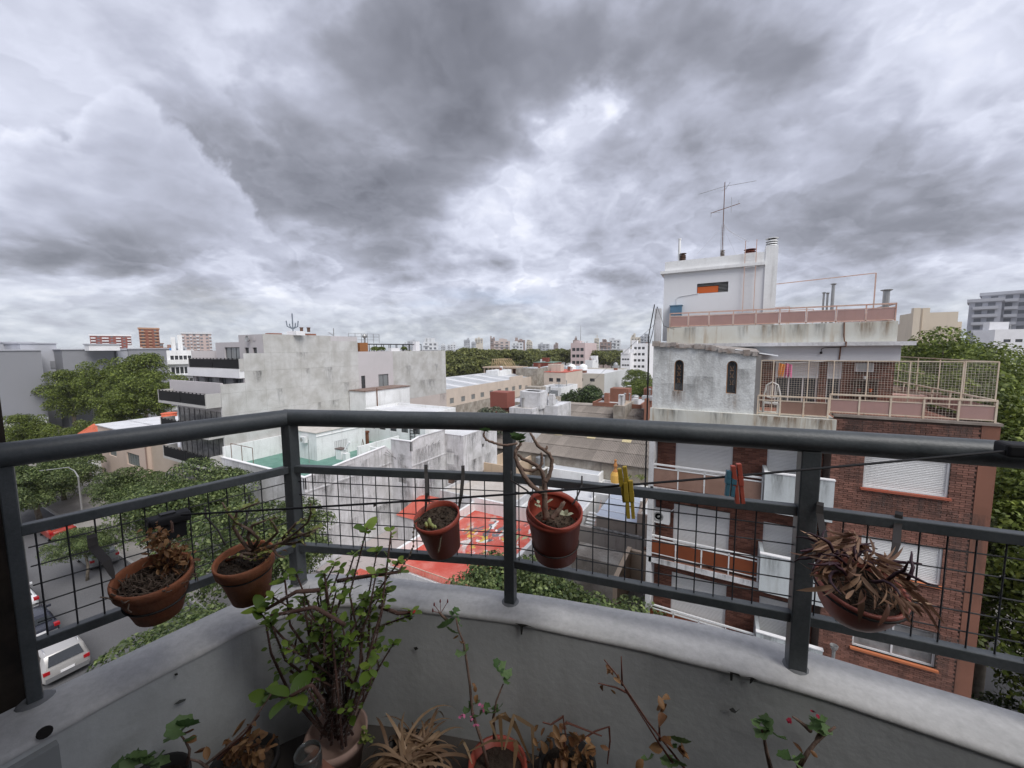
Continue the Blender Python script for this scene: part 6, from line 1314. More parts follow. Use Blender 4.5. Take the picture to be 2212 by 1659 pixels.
TREES['far2'] = (*tree_meshes('far2', 8, 8.5, 5.0, 44, 2.7, 4200, 1.0, LEAF_F, 12.0, .45, 7, 6, .65), 12.0)
TREES['dark'] = (*tree_meshes('dark', 3.4, 3.4, 4.2, 42, 1.5, 9000, .42, LEAF_D, 6.0, .25, 8, 6, .9), 6.0)
TREES['olive'] = (*tree_meshes('olive', 2.6, 2.6, 1.8, 30, .9, 5000, .26, LEAF_G, 3.5, .15, 9, 6, .8), 3.5)
G1 = 'trees along our street'
tree(-16.4, 6.2, 5.0, 'near', 'dense green street tree nearest below the balcony rail at left, over the road', G1, 1.0)
tree(-25.5, 12.6, 5.6, 'near2', 'green street tree in front of the white terrace building', G1, 1.12, .8)
tree(-35.5, 13.0, 6.0, 'near', 'green street tree before the black balconied block', G1, 1.1, 2.4)
tree(-47.0, 13.6, 5.2, 'near2', 'sparse greyish street tree before the tan building windows', G1, .8, 4.0)
tree(-7.0, 14.0, 6.2, 'fine', 'broad fine leaved tree below the red painted roof', G1, 1.05, .05)
tree(-29.0, 6.5, 4.2, 'near2', 'low street tree whose boughs hang over the parked cars', G1, .72, 1.2) if False else None
p = atD(175, 1135, 30); tree(p.x, p.y, 3.0, 'near2', 'low yellowish tree whose boughs reach over the parked red car', G1, .5, 1.0)
G2 = 'big plane trees left of the concrete block'
for (px, yt, d, key, s, lb) in ((150, 800, 88, 'plane', 1.0, 'left one of the big plane trees before the grey halls'), (235, 768, 84, 'plane2', 1.05, 'second big plane tree from the left before the grey halls'),
                                 (300, 765, 80, 'plane', 1.0, 'plane tree right of the middle before the grey hall'), (335, 800, 74, 'plane2', .85, 'lowest right plane tree touching the black balconies'), (100, 840, 95, 'plane2', .9, 'outer left plane tree by the white yard wall'), (255, 830, 72, 'plane2', .8, 'plane tree in front of the other planes above the tan roof')):
    p = atD(px, yt, d); tree(p.x, p.y, p.z-5.6*s, key, lb, G2, s, px*.1)
for (px, yt, d, key, s, lb) in ((50, 895, 62, 'plane', .62, 'yellow green tree at the far left under the white yard wall'), (165, 900, 60, 'plane2', .66, 'yellow green tree beside the tan building roof'), (70, 985, 40, 'near', 1.0, 'dark tree over the far end of the street at left'), (125, 965, 46, 'near2', 1.1, 'dark tree behind the curved street lamp'), (10, 1000, 37, 'near2', .95, 'dark tree at the left frame edge')):
    p = atD(px, yt, d); tree(p.x, p.y, p.z-(3.0 if yt > 950 else 5.6)*s, key, lb, G1 if yt > 950 else G2, s, px*.3)
G3 = 'far line of plane trees'
names3 = ['first', 'second', 'third', 'fourth', 'fifth', 'sixth', 'seventh', 'eighth', 'ninth', 'tenth', 'eleventh', 'twelfth', 'thirteenth', 'fourteenth', 'fifteenth', 'sixteenth', 'seventeenth', 'eighteenth', 'nineteenth', 'twentieth']
lst = [(985, 752, 170), (1010, 748, 176), (1036, 747, 182), (1060, 749, 186), (1085, 750, 190), (1108, 752, 196), (1130, 751, 205), (1152, 750, 215), (1176, 751, 222), (1200, 749, 230), (1222, 747, 235), (1286, 753, 225), (1304, 752, 232), (1322, 754, 240), (1340, 751, 250), (1005, 766, 158), (1035, 770, 162), (1150, 762, 198), (1180, 764, 205), (975, 770, 160)]
for i, (px, yt, d) in enumerate(lst):
    p = atD(px, yt+1, d); tree(p.x, p.y, p.z-5.8, 'far' if i % 2 else 'far2', '%s tree from the left in the far tree line' % names3[i] if i < 15 else '%s far tree, in front of the line, lower than the rest' % names3[i], G3, random.uniform(.82, 1.0), random.uniform(0, 6), name='far_tree')
for i in range(14):
    p = atD(880+i*40, 756, 330+60*(i % 4)); r_ = tree(p.x, p.y, p.z-7.5, 'far', '%s distant tree from the left among the skyline roofs' % names3[i], 'distant trees among the skyline roofs', 1.3, i*1.1, name='distant_tree')
p = atD(1231, 838, 86); tree(p.x, p.y, p.z-5.6, 'dark', 'slim dark conifer like tree left of the round dark tree', None, .62, 0, 1.9)
p = atD(1275, 830, 88); tree(p.x, p.y, p.z-5.2, 'dark', 'round dark green tree right before the big white workshop', None, 1.12, 2)
p = atD(1058, 870, 50); tree(p.x, p.y, p.z-2.6, 'olive', 'grey green olive like tree just above the hand rail', None, 1.0, 0); p = atD(1025, 884, 47); tree(p.x, p.y, p.z-2.2, 'olive', 'low bright green shrub left of the olive tree', None, .8, 3)
for i, (px, yt, d, s, lb) in enumerate(((1380, 800, 130, 1.0, 'upper green tree beside the white workshop wall'), (1392, 832, 100, .8, 'lower green tree beside the white workshop wall'), (1374, 822, 118, .8, 'left green tree beside the white workshop wall'))):
    p = atD(px, yt, d); tree(p.x, p.y, p.z-5.5*s, 'plane', lb, 'green trees right of the workshop', s, i*2.)
G4 = 'tall trees along the cross street'
for i, (x, y, z, key, s, lb) in enumerate(((11.6, 20.5, 9.0, 'side', .85, 'nearest cross street tree, right of the brick corner'), (12.0, 27.5, 11.6, 'side', .95, 'second cross street tree behind the brick terrace fence'), (13.2, 35.0, 12.6, 'side', 1.0, 'third cross street tree rising highest at the right'), (10.5, 42.0, 12.0, 'plane2', 1.0, 'fourth cross street tree below the cream flats'), (17.0, 30.5, 11.5, 'side', 1.0, 'tree across the cross street at the right edge'), (17.5, 22.0, 8.0, 'side', .9, 'lower tree across the cross street at the right edge'), (15.5, 44, 12.5, 'plane', 1.0, 'farthest cross street tree before the grey tower'), (12.5, 17.6, 4.2, 'near', 1.2, 'low bushy tree at the foot of the brick corner'))):
    tree(x, y, z, key, lb, G4, s, i*1.3)
# bare young tree on the pavement
bt = thing('bare_tree', 'leafless pale twigs of a small tree beside the tan building', 'tree', (-52, 14, 0))
q = MB(); q.tube([(-52, 14, 0), (-51.8, 14, 2.0)], [.1, .08], 5)
for k in range(34):
    a = random.uniform(0, 6.28); l = random.uniform(2.0, 4.2); e = random.uniform(.35, 1.1)
    x1, y1, z1_ = -51.8+math.cos(a)*l*math.cos(e), 14+math.sin(a)*l*math.cos(e)*.7, 1.9+l*math.sin(e)
    q.tube([(-51.8, 14, 1.7), ((-51.8+x1)/2+.1, (14+y1)/2, (1.9+z1_)/2+.15), (x1, y1, z1_)], [.05, .03, .012], 4)
    for j in range(3):
        t = random.uniform(.4, .95); bx_, by_, bz_ = -51.8+(x1+51.8)*t, 14+(y1-14)*t, 1.9+(z1_-1.9)*t
        q.tube([(bx_, by_, bz_), (bx_+random.uniform(-.7, .7), by_+random.uniform(-.7, .7), bz_+random.uniform(.2, .9))], [.02, .008], 3)
q.build('branches', mat('pale_twig', (.34, .27, .25), .9), bt)
# ------------------------------------------------------------------ parked cars
TYRE = mat('tyre', (.02, .02, .02), .9); CGL = mat('car_glass', (.015, .018, .02), .05, spec=.9); TAIL = mat('tail_light', (.35, .01, .015), .3); HEAD = mat('head_light', (.6, .6, .62), .15); CHR = mat('chrome_trim', (.5, .5, .52), .2, metal=.8)
def car(name, label, x, y, rot, paint, L=4.5, Wd=1.82, H=1.66, estate=True, rack=False, group='parked cars'):
    root = thing(name, label, 'car', (x, y, 0), group)
    kids = []
    # local x forward; sections along x: (x, half width, z low, z shoulder, half roof width, z roof)
    hr = Wd/2*.78
    if estate: sec = [(-L/2, .80, .45, .80, .70, .95), (-L/2+.06, .95, .3, .98, .80, 1.12), (-L/2+.19, .98, .28, 1.02, .78, 1.37), (-L/2+.36, 1.0, .26, 1.03, .80, H), (-.1, 1.0, .24, 1.0, .80, H+.02), (.55, 1.0, .24, .98, .80, H-.05), (1.25, .99, .24, .96, .80, 1.04), (L/2-.35, .96, .26, .86, .82, .90), (L/2-.05, .84, .32, .66, .72, .70), (L/2, .78, .4, .6, .7, .62)]
    else: sec = [(-L/2, .80, .45, .78, .70, .82), (-L/2+.08, .95, .3, .92, .84, .96), (-L/2+.5, .99, .28, .95, .84, 1.0), (-L/2+1.05, 1.0, .26, .95, .76, H-.04), (0, 1.0, .24, .93, .78, H), (.5, 1.0, .24, .92, .78, H-.06), (1.2, .99, .24, .90, .80, .98), (L/2-.35, .96, .26, .80, .82, .84), (L/2-.05, .84, .32, .62, .72, .66), (L/2, .78, .4, .58, .7, .6)]
    mb = MB(); rings = []
    for (sx_, w, zl, zs_, rw, zr_) in sec:
        w *= Wd/2; rw *= Wd/2
        rings.append([(sx_, -w*.9, zl), (sx_, -w, zl+.12), (sx_, -w, zs_-.08), (sx_, -w*.96, zs_), (sx_, -rw, zr_-.05), (sx_, -rw*.82, zr_), (sx_, rw*.82, zr_), (sx_, rw, zr_-.05), (sx_, w*.96, zs_), (sx_, w, zs_-.08), (sx_, w, zl+.12), (sx_, w*.9, zl)])
    n = 12; mb.add([v for r_ in rings for v in r_], [(i*n+k, (i+1)*n+k, (i+1)*n+(k+1) % n, i*n+(k+1) % n) for i in range(len(rings)-1) for k in range(n)]+[tuple(range(n)), tuple((len(rings)-1)*n+k for k in reversed(range(n)))])
    o = bpy.data.objects.new('body', mb.mesh('body', paint, smooth=True)); kids.append(o)
    bv = o.modifiers.new('bevel', 'BEVEL'); bv.width = .03; bv.segments = 2; bv.limit_method = 'ANGLE'; bv.angle_limit = R_(35)
    def win(nm, pts, m_, off=.012):
        P_ = [V3(p) for p in pts]; nn = (P_[1]-P_[0]).cross(P_[2]-P_[0]).normalized(); c_ = sum(P_, V3())/len(P_)
        if nn.dot(c_-V3((0, 0, .8))) < 0: nn = -nn
        q = MB(); k = len(P_); q.add([p+nn*off for p in P_]+[p-nn*.02 for p in P_], [tuple(range(k)), tuple(reversed(range(k, 2*k)))]+[(i, (i+1) % k, k+(i+1) % k, k+i) for i in range(k)])
        kids.append(bpy.data.objects.new(nm, q.mesh(nm, m_)))
    def S_(i, t=0.): return [a+(b2-a)*t for a, b2 in zip(sec[i], sec[min(i+1, len(sec)-1)])]
    ib = 2 if estate else 3
    r0, r1 = (sec[1], sec[3]) if estate else (sec[2], sec[3])
    z0_, z1_ = r0[5]+.0 if estate else r0[5]+.02, r1[5]-.06
    x0_, x1_ = (r0[0]-.015, r1[0]-.045) if estate else (r0[0]+.05, r1[0]-.02)
    win('rear_window', [(x0_, -.66, z0_+.04), (x0_, .66, z0_+.04), (x1_, .56, z1_), (x1_, -.56, z1_)], CGL, .02)
    f0, f1 = sec[6], sec[5]
    win('windscreen', [(f0[0]-.02, -.66, f0[5]+.02), (f0[0]-.02, .66, f0[5]+.02), (f1[0]+.08, .58, f1[5]-.06), (f1[0]+.08, -.58, f1[5]-.06)], CGL, .02)
    for sg in (-1, 1):
        for (xa, xb) in ((-L/2+.62 if estate else -.95, -.25), (-.17, .62)):
            sh_, wr = 1.04 if estate else .97, .80*Wd/2; w0 = Wd/2*.975
            win('side_window', [(xa, sg*(w0-.02), sh_), (xb+.25*(xb > 0), sg*(w0-.02), sh_), (xb, sg*(wr+.015), H-.12), (xa+.05, sg*(wr+.015), H-.12)], CGL, .012)
        for xw in (-L/2+.82, L/2-.86):
            q = MB(); q.lathe((xw, sg*(Wd/2-.13), .33), [(.2, -.11), (.31, -.11), (.33, -.07), (.33, .07), (.31, .11), (.2, .11)], 18, Matrix.Rotation(R_(90), 3, 'X')); wo_ = bpy.data.objects.new('wheel', q.mesh('wheel', TYRE)); kids.append(wo_)
            q = MB(); q.lathe((xw, sg*(Wd/2-.13), .33), [(.21, -.115), (.19, -.125), (.04, -.10), (.04, .10), (.19, .125), (.21, .115)], 12, Matrix.Rotation(R_(90), 3, 'X')); ri = bpy.data.objects.new('rim', q.mesh('rim', CHR)); ri.parent = wo_; COL.objects.link(ri)
        q = MB().box(-L/2-.02, -L/2+.22, sg*.62 if sg > 0 else -.86, .86 if sg > 0 else -.62, .80, .98); kids.append(bpy.data.objects.new('tail_light', q.mesh('tail_light', TAIL)))
        q = MB().box(L/2-.3, L/2-.03, sg*.5 if sg > 0 else -.78, .78 if sg > 0 else -.5, .60, .72); kids.append(bpy.data.objects.new('headlight', q.mesh('headlight', HEAD)))
        q = MB().obox((.62, sg*(Wd/2-.02), .98), (.14, 0, 0), (0, sg*.2, 0), (0, 0, .13)); kids.append(bpy.data.objects.new('mirror', q.mesh('mirror', paint)))
        if rack: q = MB(); q.tube([(-1.6, sg*.62, H-.02), (-1.5, sg*.62, H+.06), (.4, sg*.62, H+.06), (.5, sg*.62, H-.04)], .02, 5); kids.append(bpy.data.objects.new('roof_bar', q.mesh('roof_bar', CHR)))
    q = MB().box(-L/2-.05, -L/2+.1, -Wd/2*.86, Wd/2*.86, .36, .6); kids.append(bpy.data.objects.new('bumper', q.mesh('bumper', mat('bumper_grey', (.16, .16, .165), .6)))); q = MB().box(-L/2-.065, -L/2-.03, -.26, .26, .64, .76); kids.append(bpy.data.objects.new('number_plate', q.mesh('number_plate', WHITEC)))
    for o in kids: COL.objects.link(o); o.parent = root
    root.rotation_euler = (0, 0, rot); return root
SILV = mat('silver_paint', (.42, .41, .40), .28, metal=.25, spec=.7); WCAR = mat('white_car_paint', (.74, .75, .77), .25, spec=.7); RCAR = mat('red_car_paint', (.30, .035, .02), .28, spec=.7); DCAR = mat('dark_car_paint', (.02, .022, .035), .22, spec=.8); GCAR = mat('grey_car_paint', (.22, .24, .24), .3, metal=.2, spec=.7)
car('parked_car', 'silver white family SUV with roof bars nearest on the street at the lower left', -33.2, 5.5, math.pi, SILV, 4.5, 1.85, 1.68, True, True)
car('parked_car', 'dark car parked just ahead of the silver SUV', -38.4, 5.5, math.pi, DCAR, 4.3, 1.75, 1.46, False)
car('parked_car', 'white car ahead of the dark car on the near kerb', -43.4, 5.6, math.pi, WCAR, 4.2, 1.75, 1.48, False)
car('parked_car', 'pale car fourth along the near kerb at the left edge', -48.3, 5.6, math.pi, SILV, 4.2, 1.75, 1.5, True)
car('parked_car', 'grey car on the far kerb half under the leaves', -46.6, 10.6, math.pi, GCAR, 4.2, 1.75, 1.5, True)
car('parked_car', 'dark blue car between the grey and the red cars on the far kerb', -51.6, 10.6, math.pi, DCAR, 4.2, 1.75, 1.46, False)
car('parked_car', 'bright red car on the far kerb beneath the trees', -57.0, 10.5, math.pi, RCAR, 4.2, 1.75, 1.48, False)
car('parked_car', 'dark car glimpsed in the cross street at the right edge', 12.9, 12.9, math.pi/2, DCAR, 4.3, 1.75, 1.46, False)
# ------------------------------------------------------------------ our own building round the balcony
OB = thing('own_building', 'grey rendered balcony recess of the flat the picture is taken from', 'building', (0, -1.5, 0))
OW = mat('own_wall_grey', (.16, .165, .165), .85)
ZC = EYE+1.35; ZF = EYE-1.10*NS
MB().box(-6, 8, -9, -1.7, 0, 21.3).build('wall', OW, OB)  # unseen mass behind the camera, darkens the balcony; height cut to shorten its shadow
MB().add([(-1.8, -1.69, ZC), (3.6, -1.69, ZC), (3.6, .10, ZC), (-1.0, .10, ZC), (-1.55, -.1, ZC), (-1.6, -1.69, ZC)], [(0, 1, 2, 3, 4)] if False else [(0, 1, 2, 3, 4, 5)]).add([(-1.8, -1.69, ZC+.2), (3.6, -1.69, ZC+.2), (3.6, .10, ZC+.2), (-1.0, .10, ZC+.2), (-1.55, -.1, ZC+.2), (-1.6, -1.69, ZC+.2)], [(5, 4, 3, 2, 1, 0)]).build('unseen_balcony_ceiling', OW, OB)  # unseen ceiling added to shade the balcony, front edge trimmed to admit skylight
MB().box(-1.75, -1.45, -1.7, -.35, ZF, ZC).build('side_wall', OW, OB)
MB().add([(-1.62, -1.7, ZF), (4.5, -1.7, ZF), (4.5, 1.2, ZF), (-1.3, 1.2, ZF), (-1.62, .6, ZF)], [(0, 1, 2, 3, 4)]).build('balcony_floor', FLOORM, kind='structure')
# ------------------------------------------------------------------ curved parapet
outer = [(-1.252, -.75), (-1.25, -.3), (-1.248, -.05), (-1.246, .128), (-1.236, .244), (-1.22, .40), (-1.20, .56), (-1.17, .70), (-1.08, .76), (-.914, .828), (-.78, .872), (-.656, .913), (-.503, .957), (-.388, .988), (-.186, 1.035), (-.10, 1.058), (.103, 1.082), (.35, 1.088), (.55, 1.09), (.8, 1.09), (1.2, 1.09), (2.2, 1.09)]
inner = [(-1.10, -.75), (-1.10, -.3), (-1.10, -.0), (-1.098, .20), (-1.09, .30), (-1.076, .40), (-1.062, .50), (-1.01, .60), (-.94, .668), (-.85, .712), (-.74, .755), (-.60, .802), (-.472, .842), (-.38, .862), (-.16, .908), (-.08, .92), (.14, .949), (.313, .957), (.484, .955), (.8, .955), (1.2, .955), (2.2, .955)]
def smoothpoly(P, n=5):
    out = []
    for i in range(len(P)-1):
        p0, p1, p2, p3 = [V3((*P[max(0, min(len(P)-1, j))], 0)) for j in (i-1, i, i+1, i+2)]
        for k in range(n):
            t = k/n; out.append(.5*((2*p1)+(p2-p0)*t+(2*p0-5*p1+4*p2-p3)*t*t+(3*p1-p0-3*p2+p3)*t**3))
    out.append(V3((*P[-1], 0))); return out
so_, si_ = smoothpoly(outer), smoothpoly(inner); ZP = EYE-.72*NS
PW = thing('balcony_parapet', 'curved grey parapet wall of the balcony with a pale flat top', 'parapet', (0, 1.1, ZF))
q = MB(); q2 = MB(); cap_, inn = [], []
for o_, i_ in zip(so_, si_):
    o_, i_ = o_*NS, i_*NS; d = (i_-o_); w_ = d.length; d = d/w_; wob = .0007*math.sin(o_.x*9)+.0004*math.sin(o_.x*23+1)
    def pt(t, dz): v = o_+d*(t*w_); return (v.x, v.y, ZP+dz+wob)
    cap_.append([pt(-.02, -.06), pt(-.02, -.012), pt(.02, -.002), pt(.3, .003), pt(.7, .002), pt(.95, -.001), pt(.99, -.005), pt(1.005, -.012), pt(1.0, -.016)])
    ii = i_-d*.003; oo = o_+d*.004
    inn.append([(oo.x, oo.y, ZF-2.2), (oo.x, oo.y, ZP-.03), (ii.x, ii.y, ZP-.012), (ii.x, ii.y, ZF)])
for rows, mb in ((cap_, q), (inn, q2)):
    n = len(rows[0]); mb.add([v for r_ in rows for v in r_], [(i*n+k, i*n+k+1, (i+1)*n+k+1, (i+1)*n+k) for i in range(len(rows)-1) for k in range(n-1)])
q.build('coping', COPE, PW, smooth=True); q2.build('inner_wall', INNERW, PW)
DRIP = mat('dark_drip', (.035, .035, .033), .8)
def inner_at(px, py, off=.004):
    r = ray(px, py); best = None
    for a, c_ in zip(si_[:-1], si_[1:]):
        a2, c2 = a*NS, c_*NS; e = c2-a2; den_ = r.x*e.y-r.y*e.x
        if abs(den_) < 1e-9: continue
        t = (a2.x*e.y-a2.y*e.x)/den_; s_ = (a2.x*r.y-a2.y*r.x)/den_
        if t > 0 and -.01 <= s_ <= 1.01: best = t if best is None else min(best, t)
    return CAMO+r*(best-off) if best else None
def decal(nm, pts, m_, th=.004):
    P_ = [inner_at(*p) for p in pts]; n = len(P_); v = (CAMO-P_[0]).normalized()*th
    MB().add([p+v*.2 for p in P_]+[p+v for p in P_], [tuple(range(n, 2*n))]+[(i, (i+1) % n, n+(i+1) % n, n+i) for i in range(n)]).build(nm, m_, PW)
for pts in ([(1112, 1346), (1123, 1352), (1125, 1371), (1128, 1371), (1130, 1354), (1141, 1353), (1160, 1358), (1135, 1349)], [(1570, 1449), (1577, 1452), (1577, 1470), (1582, 1471), (1583, 1456), (1600, 1462), (1596, 1456)], [(1606, 1462), (1621, 1465), (1619, 1477), (1623, 1476), (1628, 1469), (1640, 1471), (1625, 1463)]): decal('paint_drip', pts, DRIP)
decal('crack', [(1575, 1532), (1583, 1528), (1590, 1536), (1600, 1530), (1588, 1541), (1580, 1538)], mat('dark_grey_chip', (.10, .105, .10), .9)); decal('chip', [(893, 1399), (900, 1397), (904, 1402), (897, 1405)], DRIP)
decal('chip', [(375, 1522), (388, 1512), (402, 1509), (400, 1514), (385, 1521)], mat('dark_grey_chip', (.10, .105, .10), .9)); decal('chip', [(376, 1456), (383, 1453), (385, 1458), (378, 1460)], DRIP)
def torus(c, R, r, ax, m_, nm, par=None, n=24):
    ax = V3(ax).normalized(); a = ax.orthogonal().normalized(); b_ = ax.cross(a)
    mb = MB(); mb.tube([V3(c)+a*math.cos(2*math.pi*k/n)*R+b_*math.sin(2*math.pi*k/n)*R for k in range(n+1)], r, 6, False); return mb.build(nm, m_, par, smooth=True)
# pilaster and drain dent at the left end
MB().box(-1.375, -1.30, -.9, .205, ZF, ZP-.03).build('pilaster', mat('dark_pilaster', (.26, .27, .27), .85), PW)
dh = inner_at(96, 1582)
MB().lathe(dh+V3((.001, 0, 0)), [(.013, -.002), (.013, .001), (.001, .0015)], 14, V3((1, -.25, .1)).to_track_quat('Z', 'Y').to_matrix()).build('drain_opening', DARK, PW)
# ------------------------------------------------------------------ railing
RL = thing('balcony_railing', 'dark grey steel balcony railing with thick round hand rail and wire mesh', 'railing', (0, 1.1, ZP))
Lp, Cp, Mp, Rp, Ep = (-1.222, .170), (-1.125, .675), (-.503, .905), (.172, 1.012), (.60, 1.055)
H0, M0, B0 = .20, .355, .60
def rp(p, drop): return V3((p[0]*NS, p[1]*NS, EYE-drop*NS))
ext0 = (Lp[0]-(Cp[0]-Lp[0])*.9, Lp[1]-(Cp[1]-Lp[1])*.9); ext1 = (1.6, 1.13)
bend = lambda a, b_, t: tuple(a[i]+(b_[i]-a[i])*t for i in (0, 1))
path = [ext0, Lp, bend(Lp, Cp, .5), bend(Lp, Cp, .985), Cp]
MB().tube([rp(p, H0) for p in path], .030, 20).build('hand_rail', RAILM, RL, smooth=True)
path = [Cp, bend(Cp, Mp, .02), bend(Cp, Mp, .5), Mp, bend(Mp, Rp, .5), Rp, Ep, ext1]
sp_ = smoothpoly(path, 4)
MB().tube([V3((p.x*NS, p.y*NS, EYE-H0*NS)) for p in sp_], .030, 20).build('hand_rail', RAILM, RL, smooth=True)
def rbox(o_, w1, w2, d):
    return o_
for p, a_, w_ in ((Lp, (Cp[0]-Lp[0], Cp[1]-Lp[1]), .026), (Cp, (.6, .1), .040), (Mp, (.6, .12), .036), (Rp, (.6, .06), .042), (Ep, (1, .05), .04)):
    d = V3((*a_, 0)).normalized(); n = V3((-d.y, d.x, 0)); c_ = rp(p, .72)
    o = MB().obox(c_-d*w_/2-n*w_/2-V3((0, 0, .01)), d*w_, n*w_, (0, 0, .50*NS+.01)).build('post', RAILM, RL)
    bv = o.modifiers.new('bevel', 'BEVEL'); bv.width = .003; bv.segments = 2
    MB().lathe(c_, [(.036, -.003), (.031, .002), (.026, .006)], 14).build('post_foot', mat('paint_blob', (.16, .165, .17), .7), RL, smooth=True)
def rail_bar(nm, a, b_, drop, sz=.026):
    a_, c_ = rp(a, drop), rp(b_, drop); d = (c_-a_).normalized(); g = .010
    o = MB().bar(a_+d*g, c_-d*g, sz, sz).build(nm, RAILM, RL); bv = o.modifiers.new('bevel', 'BEVEL'); bv.width = .0025; bv.segments = 2
spans = ((Lp, Cp), (Cp, Mp), (Mp, Rp), (Rp, Ep), (Ep, ext1))
for a, b_ in spans:
    rail_bar('middle_rail', a, b_, M0); rail_bar('bottom_rail', a, b_, B0)
    A_, C_ = rp(a, M0), rp(b_, M0); L_ = (C_-A_).length; d = (C_-A_).normalized(); up_h = (B0-M0)*NS
    mo = MB().bar(A_+d*.022-V3((0, 0, .0145)), C_-d*.022-V3((0, 0, .0145)), .003).build('mesh_panel', WIREM, RL)
    nv = int((L_-.05)/.0485); off = random.uniform(.02, .04)
    for k in range(nv):
        x = off+.01+k*.0485+random.uniform(-.0012, .0012); p = A_+d*x
        MB().tube([p-V3((0, 0, .012)), p-V3((0, 0, up_h*.5))+V3((0, .001*math.sin(k), 0)), p-V3((0, 0, up_h-.012))], .0019, 5).build('wire', WIREM, mo)
    for j in range(1, 6):
        z = j*.0485; n = V3((-d.y, d.x, 0))*.003
        MB().tube([A_+d*.018+n-V3((0, 0, z)), A_+d*L_*.5+n-V3((0, 0, z+.001)), C_-d*.018+n-V3((0, 0, z))], .0019, 5).build('wire', WIREM, mo)
# weathered reed screen at the left end
SC = thing('dark_screen', 'dark streaky upright screen of boards at the left end of the balcony', 'screen', (-1.5, .1, ZF))
SM = mat('dark_streaked_board', (.018, .014, .012), .85, (.06, .045, .032), 14, .5, (.10, .075, .05), .5, 12)
for k in range(7):
    x0 = -1.628-k*.012; y = .232-k*.085; MB().obox((x0, y-.08, ZF-1), (.02, .002*k, 0), (.0, .078, 0), (0, 0, 3.4)).build('board', SM, SC)
# ------------------------------------------------------------------ clothes line and pegs
cl = thing('clothes_line_reel', 'black clothes line reel clipped to the left of the railing', 'reel', NP(370, 1120, .84))
c_ = NP(368, 1120, .84)
vx = (rp(Cp, M0)-rp(Lp, M0)).normalized(); vy = V3((-vx.y, vx.x, 0))*-1
o = MB().obox(c_-vx*.045-vy*.02-V3((0, 0, .012)), vx*.085, vy*.045, (0, 0, .026)).build('casing', ROPE, cl); bv = o.modifiers.new('bevel', 'BEVEL'); bv.width = .008; bv.segments = 3
MB().obox(c_-vx*.022-vy*.012-V3((0, 0, .05)), vx*.05, vy*.03, (0, 0, .04)).build('bracket', ROPE, cl)
MB().obox(c_-vx*.02-vy*.01+V3((0, 0, .012)), vx*.03, vy*.02, (0, 0, .006)).build('button', BLACKM, cl)
e0, e1 = NP(392, 1112, .83), NP(2196, 972, .66)
MB().tube([e0.lerp(e1, t)-V3((0, 0, .012*math.sin(math.pi*t))) for t in [i/24 for i in range(25)]], .0026, 6).build('clothes_line', ROPE, label='thin black clothes line crossing the whole balcony before the rail', cat='line')
cc_ = NP(2196, 975, .66); q = MB(); q.obox(cc_-V3((.02, .015, .012)), (.09, .0, 0), (0, .05, 0), (0, 0, .028)); o = q.build('line_clamp', ROPE, label='black clamp holding the clothes line at the right end of the hand rail', cat='clamp'); bv = o.modifiers.new('bevel', 'BEVEL'); bv.width = .006; bv.segments = 2
def peg(label, m_, top, bot, d, skew=0, dz=0):
    a, b_ = NP(*top, d), NP(*bot, d); r_ = thing('clothes_peg', label, 'clothes peg', (a+b_)/2, 'clothes pegs on the line'); ax = (b_-a); L_ = ax.length; ax = ax/L_; sd_ = ax.cross(V3((.2, -1, 0))).normalized(); th_ = sd_.cross(ax)
    for sg in (-1, 1):
        q = MB(); o_ = a+sd_*sg*.001
        q.obox(o_+sd_*(.0006 if sg > 0 else -.0086)+ax*(.004 if sg > 0 else 0), sd_*.009, th_*.013, ax*L_*.30); q.obox(o_+sd_*(.0002 if sg > 0 else -.0092)+ax*L_*.30, sd_*.010, th_*.013, ax*L_*.25); q.obox(o_+sd_*(.0004 if sg > 0 else -.0079)+ax*L_*.55, sd_*.0075, th_*.012, ax*L_*.45)
        o = q.build('prong', m_, r_); bv = o.modifiers.new('bevel', 'BEVEL'); bv.width = .0008; bv.segments = 2
    c_ = a+ax*L_*.42; MB().tube([c_-sd_*.010-th_*.002, c_-th_*.003, c_+sd_*.010-th_*.002, c_+sd_*.010+th_*.011, c_-sd_*.010+th_*.011, c_-sd_*.010-th_*.002], .0009, 4).build('spring', BLACKM, r_)
lt_ = lambda px: .83+(.66-.83)*(px-392)/(2196-392)+.0
peg('upper left one of the two yellow pegs on the line', YPEG, (1344, 1006), (1354, 1082), .722)
peg('lower right one of the two yellow pegs on the line', YPEG, (1357, 1036), (1363, 1117), .718)
peg('blue plastic peg on the line beside the red one', BPEG, (1580, 1012), (1574, 1070), .700)
peg('red and salmon peg on the line right of the blue one', RPEG, (1588, 1000), (1597, 1085), .697)
